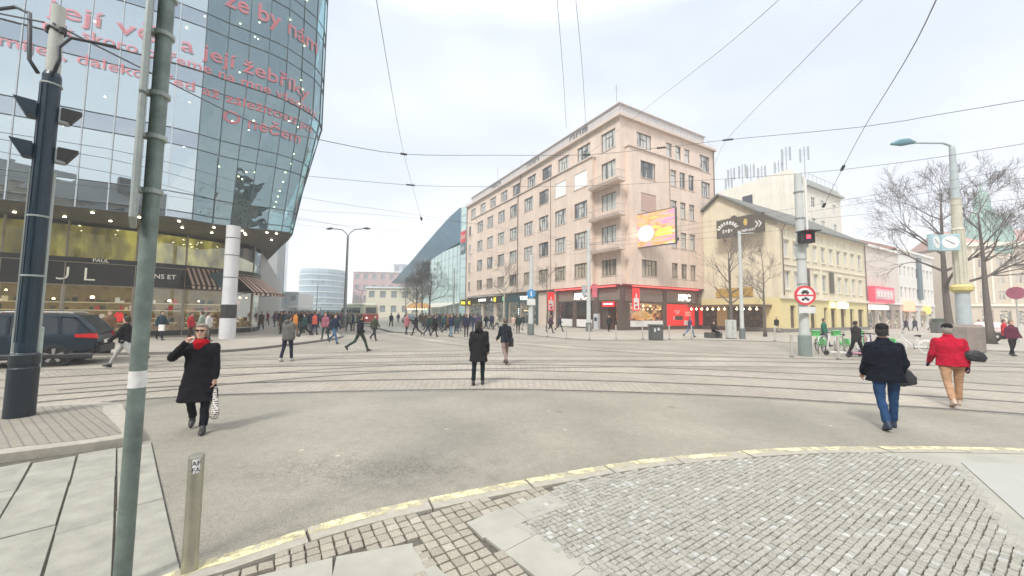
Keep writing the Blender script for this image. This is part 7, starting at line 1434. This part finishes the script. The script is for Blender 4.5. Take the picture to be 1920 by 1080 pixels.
for (lab, x, y, rz, c_, t_) in (('person in a pink jacket at the left of the striding group', -8.7, 30.9, 60, (.42, .16, .18), (.04, .04, .06)), ('person in a long dark coat striding left in the middle group', -7.6, 29.6, -80, (.02, .025, .035), black), ('person in a dark green coat with a pale bag in the middle group', -6.7, 29.9, 90, (.02, .05, .05), (.02, .03, .05)), ('person in black striding right at the end of the middle group', -5.9, 28.6, 85, black, black), ('person in a dark blue jacket and light jeans right of the middle group', -4.6, 28.4, 70, (.02, .03, .07), (.14, .24, .32)), ('person in a brown jacket behind the light jeans', -5.6, 32.6, 110, brn, (.03, .03, .03)),
    ('person in a small bright red coat further off by the glass centre', -7.8, 47, 0, (.55, .02, .06), (.3, .05, .06)), ('person in a dark green coat walking in front of the fast food sign', -4.9, 33.2, 170, (.03, .05, .05), (.03, .05, .05)), ('person in navy with dark trousers left of the black parka', -3.5, 28.8, 190, (.025, .025, .055), (.04, .03, .03)), ('person in purple and navy close to the black parka', -2.9, 31.5, 160, (.06, .04, .10), black),
    ('person in a cream jacket by the dark shop table', -1.6, 40.4, 90, (.48, .43, .36), (.06, .05, .05)), ('person in a pale pink top in front of the teal shop', .2, 39, 200, (.50, .36, .30), (.35, .32, .28)), ('person in a dark green jacket before the teal shop', 1.2, 40.5, 30, (.02, .04, .035), (.3, .3, .28)), ('person in a dark green long coat left of the blue sign pole', .6, 34.5, 180, (.02, .035, .03), black),
    ('person in a plum jacket by the red banner', 3.7, 35.3, 60, (.08, .04, .06), black), ('person in dark blue striding past the red banner', 5.0, 38.6, 85, (.03, .04, .06), black), ('person in black before the restaurant entrance', 10.3, 39.4, 10, black, black), ('person with pale hair in a blue and purple jacket by the litter bin', 14.95, 31.2, 95, (.08, .06, .12), (.12, .18, .3)), ('person with a red top and white trousers by the cafe lamps', 29.3, 47.3, 40, (.35, .05, .04), (.55, .53, .5)), ('person in a black jacket and white trousers beside the slender bare tree', 29.2, 41.0, -60, black, (.55, .54, .5)),
    ('person in a dark coat walking past the cycle rack', 15.85, 17.15, 95, (.03, .03, .03), black), ('person in a green hooded jacket behind the rack hoops', 19.8, 23.6, 60, (.03, .14, .09), (.1, .12, .12)), ('person in a maroon coat facing us at the right edge', 25.3, 18.85, -10, (.10, .02, .04), black), ('person in a red jacket behind the maroon coat', 35.2, 26.6, 40, (.5, .03, .04), black), ('left of the dark coated couple before the white townhouse', 52.5, 49.5, 100, (.05, .03, .05), black), ('right of the dark coated couple before the white townhouse', 54.0, 49.8, 110, (.025, .035, .045), black), ('person in a grey green coat left of the square planter', 58.6, 52, 20, (.10, .12, .09), black), ('dark figure just left of the ornate column', 46.5, 37, 60, (.04, .03, .03), black)):
    if not lab.startswith('person') and 'couple' in lab: lab = 'person '+lab
    elif not lab.startswith('person'): lab = 'person, a '+lab
    P(lab, x, y, rz, random.uniform(1.66, 1.8), c_, t_, random.choice((.62, .75, .82)), random.choice((10, 18, 24)), random.choice(((.03, .025, .02), (.12, .08, .05), (.2, .15, .1))))
tt = MB(); tt.box(-.12, -.06, .55, .16, .06, .9); o = tt.build('tote_bag', whitep, None, loc=(-20.05, 21.35, .1)); tag(o, 'white bag carried past the bakery window', 'bag')
# person sitting on the planter bench
pb = person('person in black sitting on the low dark planter block', (16.6, 30.62, .10), R(20), 1.7, legs=((86, 88), (84, 84)), arms=((25, 50, 6), (25, 50, 6)), coat=(.02, .015, .018), trous=black, hem=.38, vox=.026, fine=False)[0]; pb.location.z = .04
# ================================================================ CROWD down the street (copies of a few figures, each its own object)
proto = []; random.seed(21)
for i_ in range(6):
    proto.append(person('person in the crowd', (0, 0, 0), 0, 1.0*1.74, legs=((18+4*(i_ % 3), 8), (-16, 24)) if i_ % 2 else ((3, 3), (-4, 6)), arms=((-12, 22, 8), (12, 30, 8)), coat=black, trous=black, hem=(.62, .8, .75, .85, .55, .78)[i_], W_=(1.0, 1.15)[i_ % 2], hood=i_ in (2, 5), hairlen=.06 if i_ in (0, 4) else 0, vox=.035, fine=False)[0])
pal = [('black', black), ('navy', (.02, .03, .065)), ('dark teal', (.02, .06, .075)), ('grey', (.14, .14, .135)), ('dark green', (.03, .065, .05)), ('brown', (.12, .07, .045)), ('red', (.42, .025, .035)), ('pale', (.45, .42, .38)), ('olive', (.09, .09, .05)), ('plum', (.10, .035, .07)), ('blue', (.05, .12, .22)), ('mustard', (.45, .28, .06))]
wts = [14, 13, 8, 6, 5, 4, 1.2, 1, 2, 1.5, 2, .6]
zones = [('by the tram shelters', [(-39, 55), (-29, 70), (-22, 45), (-24, 59), (-36, 66)], 70), ('left of the double street lamp', [(-19, 30), (-13.8, 28.5), (-14.5, 37), (-20, 41), (-25, 41)], 36), ('near the red tram', [(-20, 60), (-12.5, 70), (-9.6, 70), (-14, 64), (-19, 72)], 14), ('by the glass centre trees', [(-12, 49), (-8.5, 36), (-5, 36), (-6, 50), (-11, 58)], 42), ('before the corner shops', [(-5.8, 50), (-4, 38), (-1.5, 42), (-4.5, 52)], 10), ('beyond the striped awnings', [(-33, 52), (-24.5, 37.5), (-22, 37.5), (-28.5, 50)], 8)]
used = 0; placed = []
for zn, poly_, cnt in zones:
    n_ = 0; xs = [p[0] for p in poly_]; ys = [p[1] for p in poly_]
    for _ in range(4000):
        if n_ >= cnt: break
        x_, y_ = random.uniform(min(xs), max(xs)), random.uniform(min(ys), max(ys))
        if not inpoly(x_, y_, poly_) or any((x_-a)**2+(y_-b_)**2 < .42 for a, b_ in placed): continue
        if inpoly(x_, y_, [(-21, 47), (-8, 31), (-8.6, 36), (-23, 60)]) and False: continue
        placed.append((x_, y_)); n_ += 1; (cn, cc) = random.choices(pal, wts)[0]; (tn, tc_) = random.choices([('black', black), ('blue', (.05, .09, .16)), ('grey', (.12, .12, .12)), ('tan', (.28, .2, .13))], [6, 4, 2, 1])[0]; pi_ = used % 6 if used < 6 else random.randrange(6); pr = proto[pi_]
        if used < 6: o = pr; o.location = (x_, y_, gz(x_, y_)); o.rotation_euler = (0, 0, random.uniform(0, 6.28)); kids = list(o.children)
        else:
            o = dup(pr, (x_, y_, gz(x_, y_)), random.uniform(0, 6.28)); kids = [c for c in o.children]
        s_ = random.uniform(.9, 1.04); o.scale = (s_, s_, s_); hn, hc = random.choice((('black', (.03, .025, .02)), ('brown', (.10, .07, .05)), ('fair', (.28, .2, .12)), ('grey', (.2, .2, .2))))
        for c in kids:
            if c.name.startswith('coat'): c.color = (*[v*random.uniform(.8, 1.2) for v in cc], 1)
            elif c.name.startswith('trousers'): c.color = (*tc_, 1)
            elif c.name.startswith('hair'): c.color = (*hc, 1)
        o['label'] = '%s haired person, %s %s coat, %s trousers, %s' % (hn, ('long', 'hip length', 'hooded', 'short', 'belted', 'wide hooded')[pi_].replace('belted', 'waist length'), cn, tn, zn); o['category'] = 'person'; o['group'] = 'people in the crowd '+zn; used += 1

# ================================================================ HAZE
hb = MB(); hb.box(-304, -64, -1, 304, 334, 47); hm = bpy.data.materials.new('haze_air'); hm.use_nodes = True; n = hm.node_tree.nodes; l = hm.node_tree.links; n.remove(n['Principled BSDF'])
pv = n.new('ShaderNodeVolumePrincipled'); pv.inputs['Color'].default_value = (.97, .98, 1, 1); pv.inputs['Density'].default_value = .0017; pv.inputs['Anisotropy'].default_value = .2; l.new(pv.outputs[0], n['Material Output'].inputs['Volume'])
tag(hb.build('haze', hm), kind='stuff')
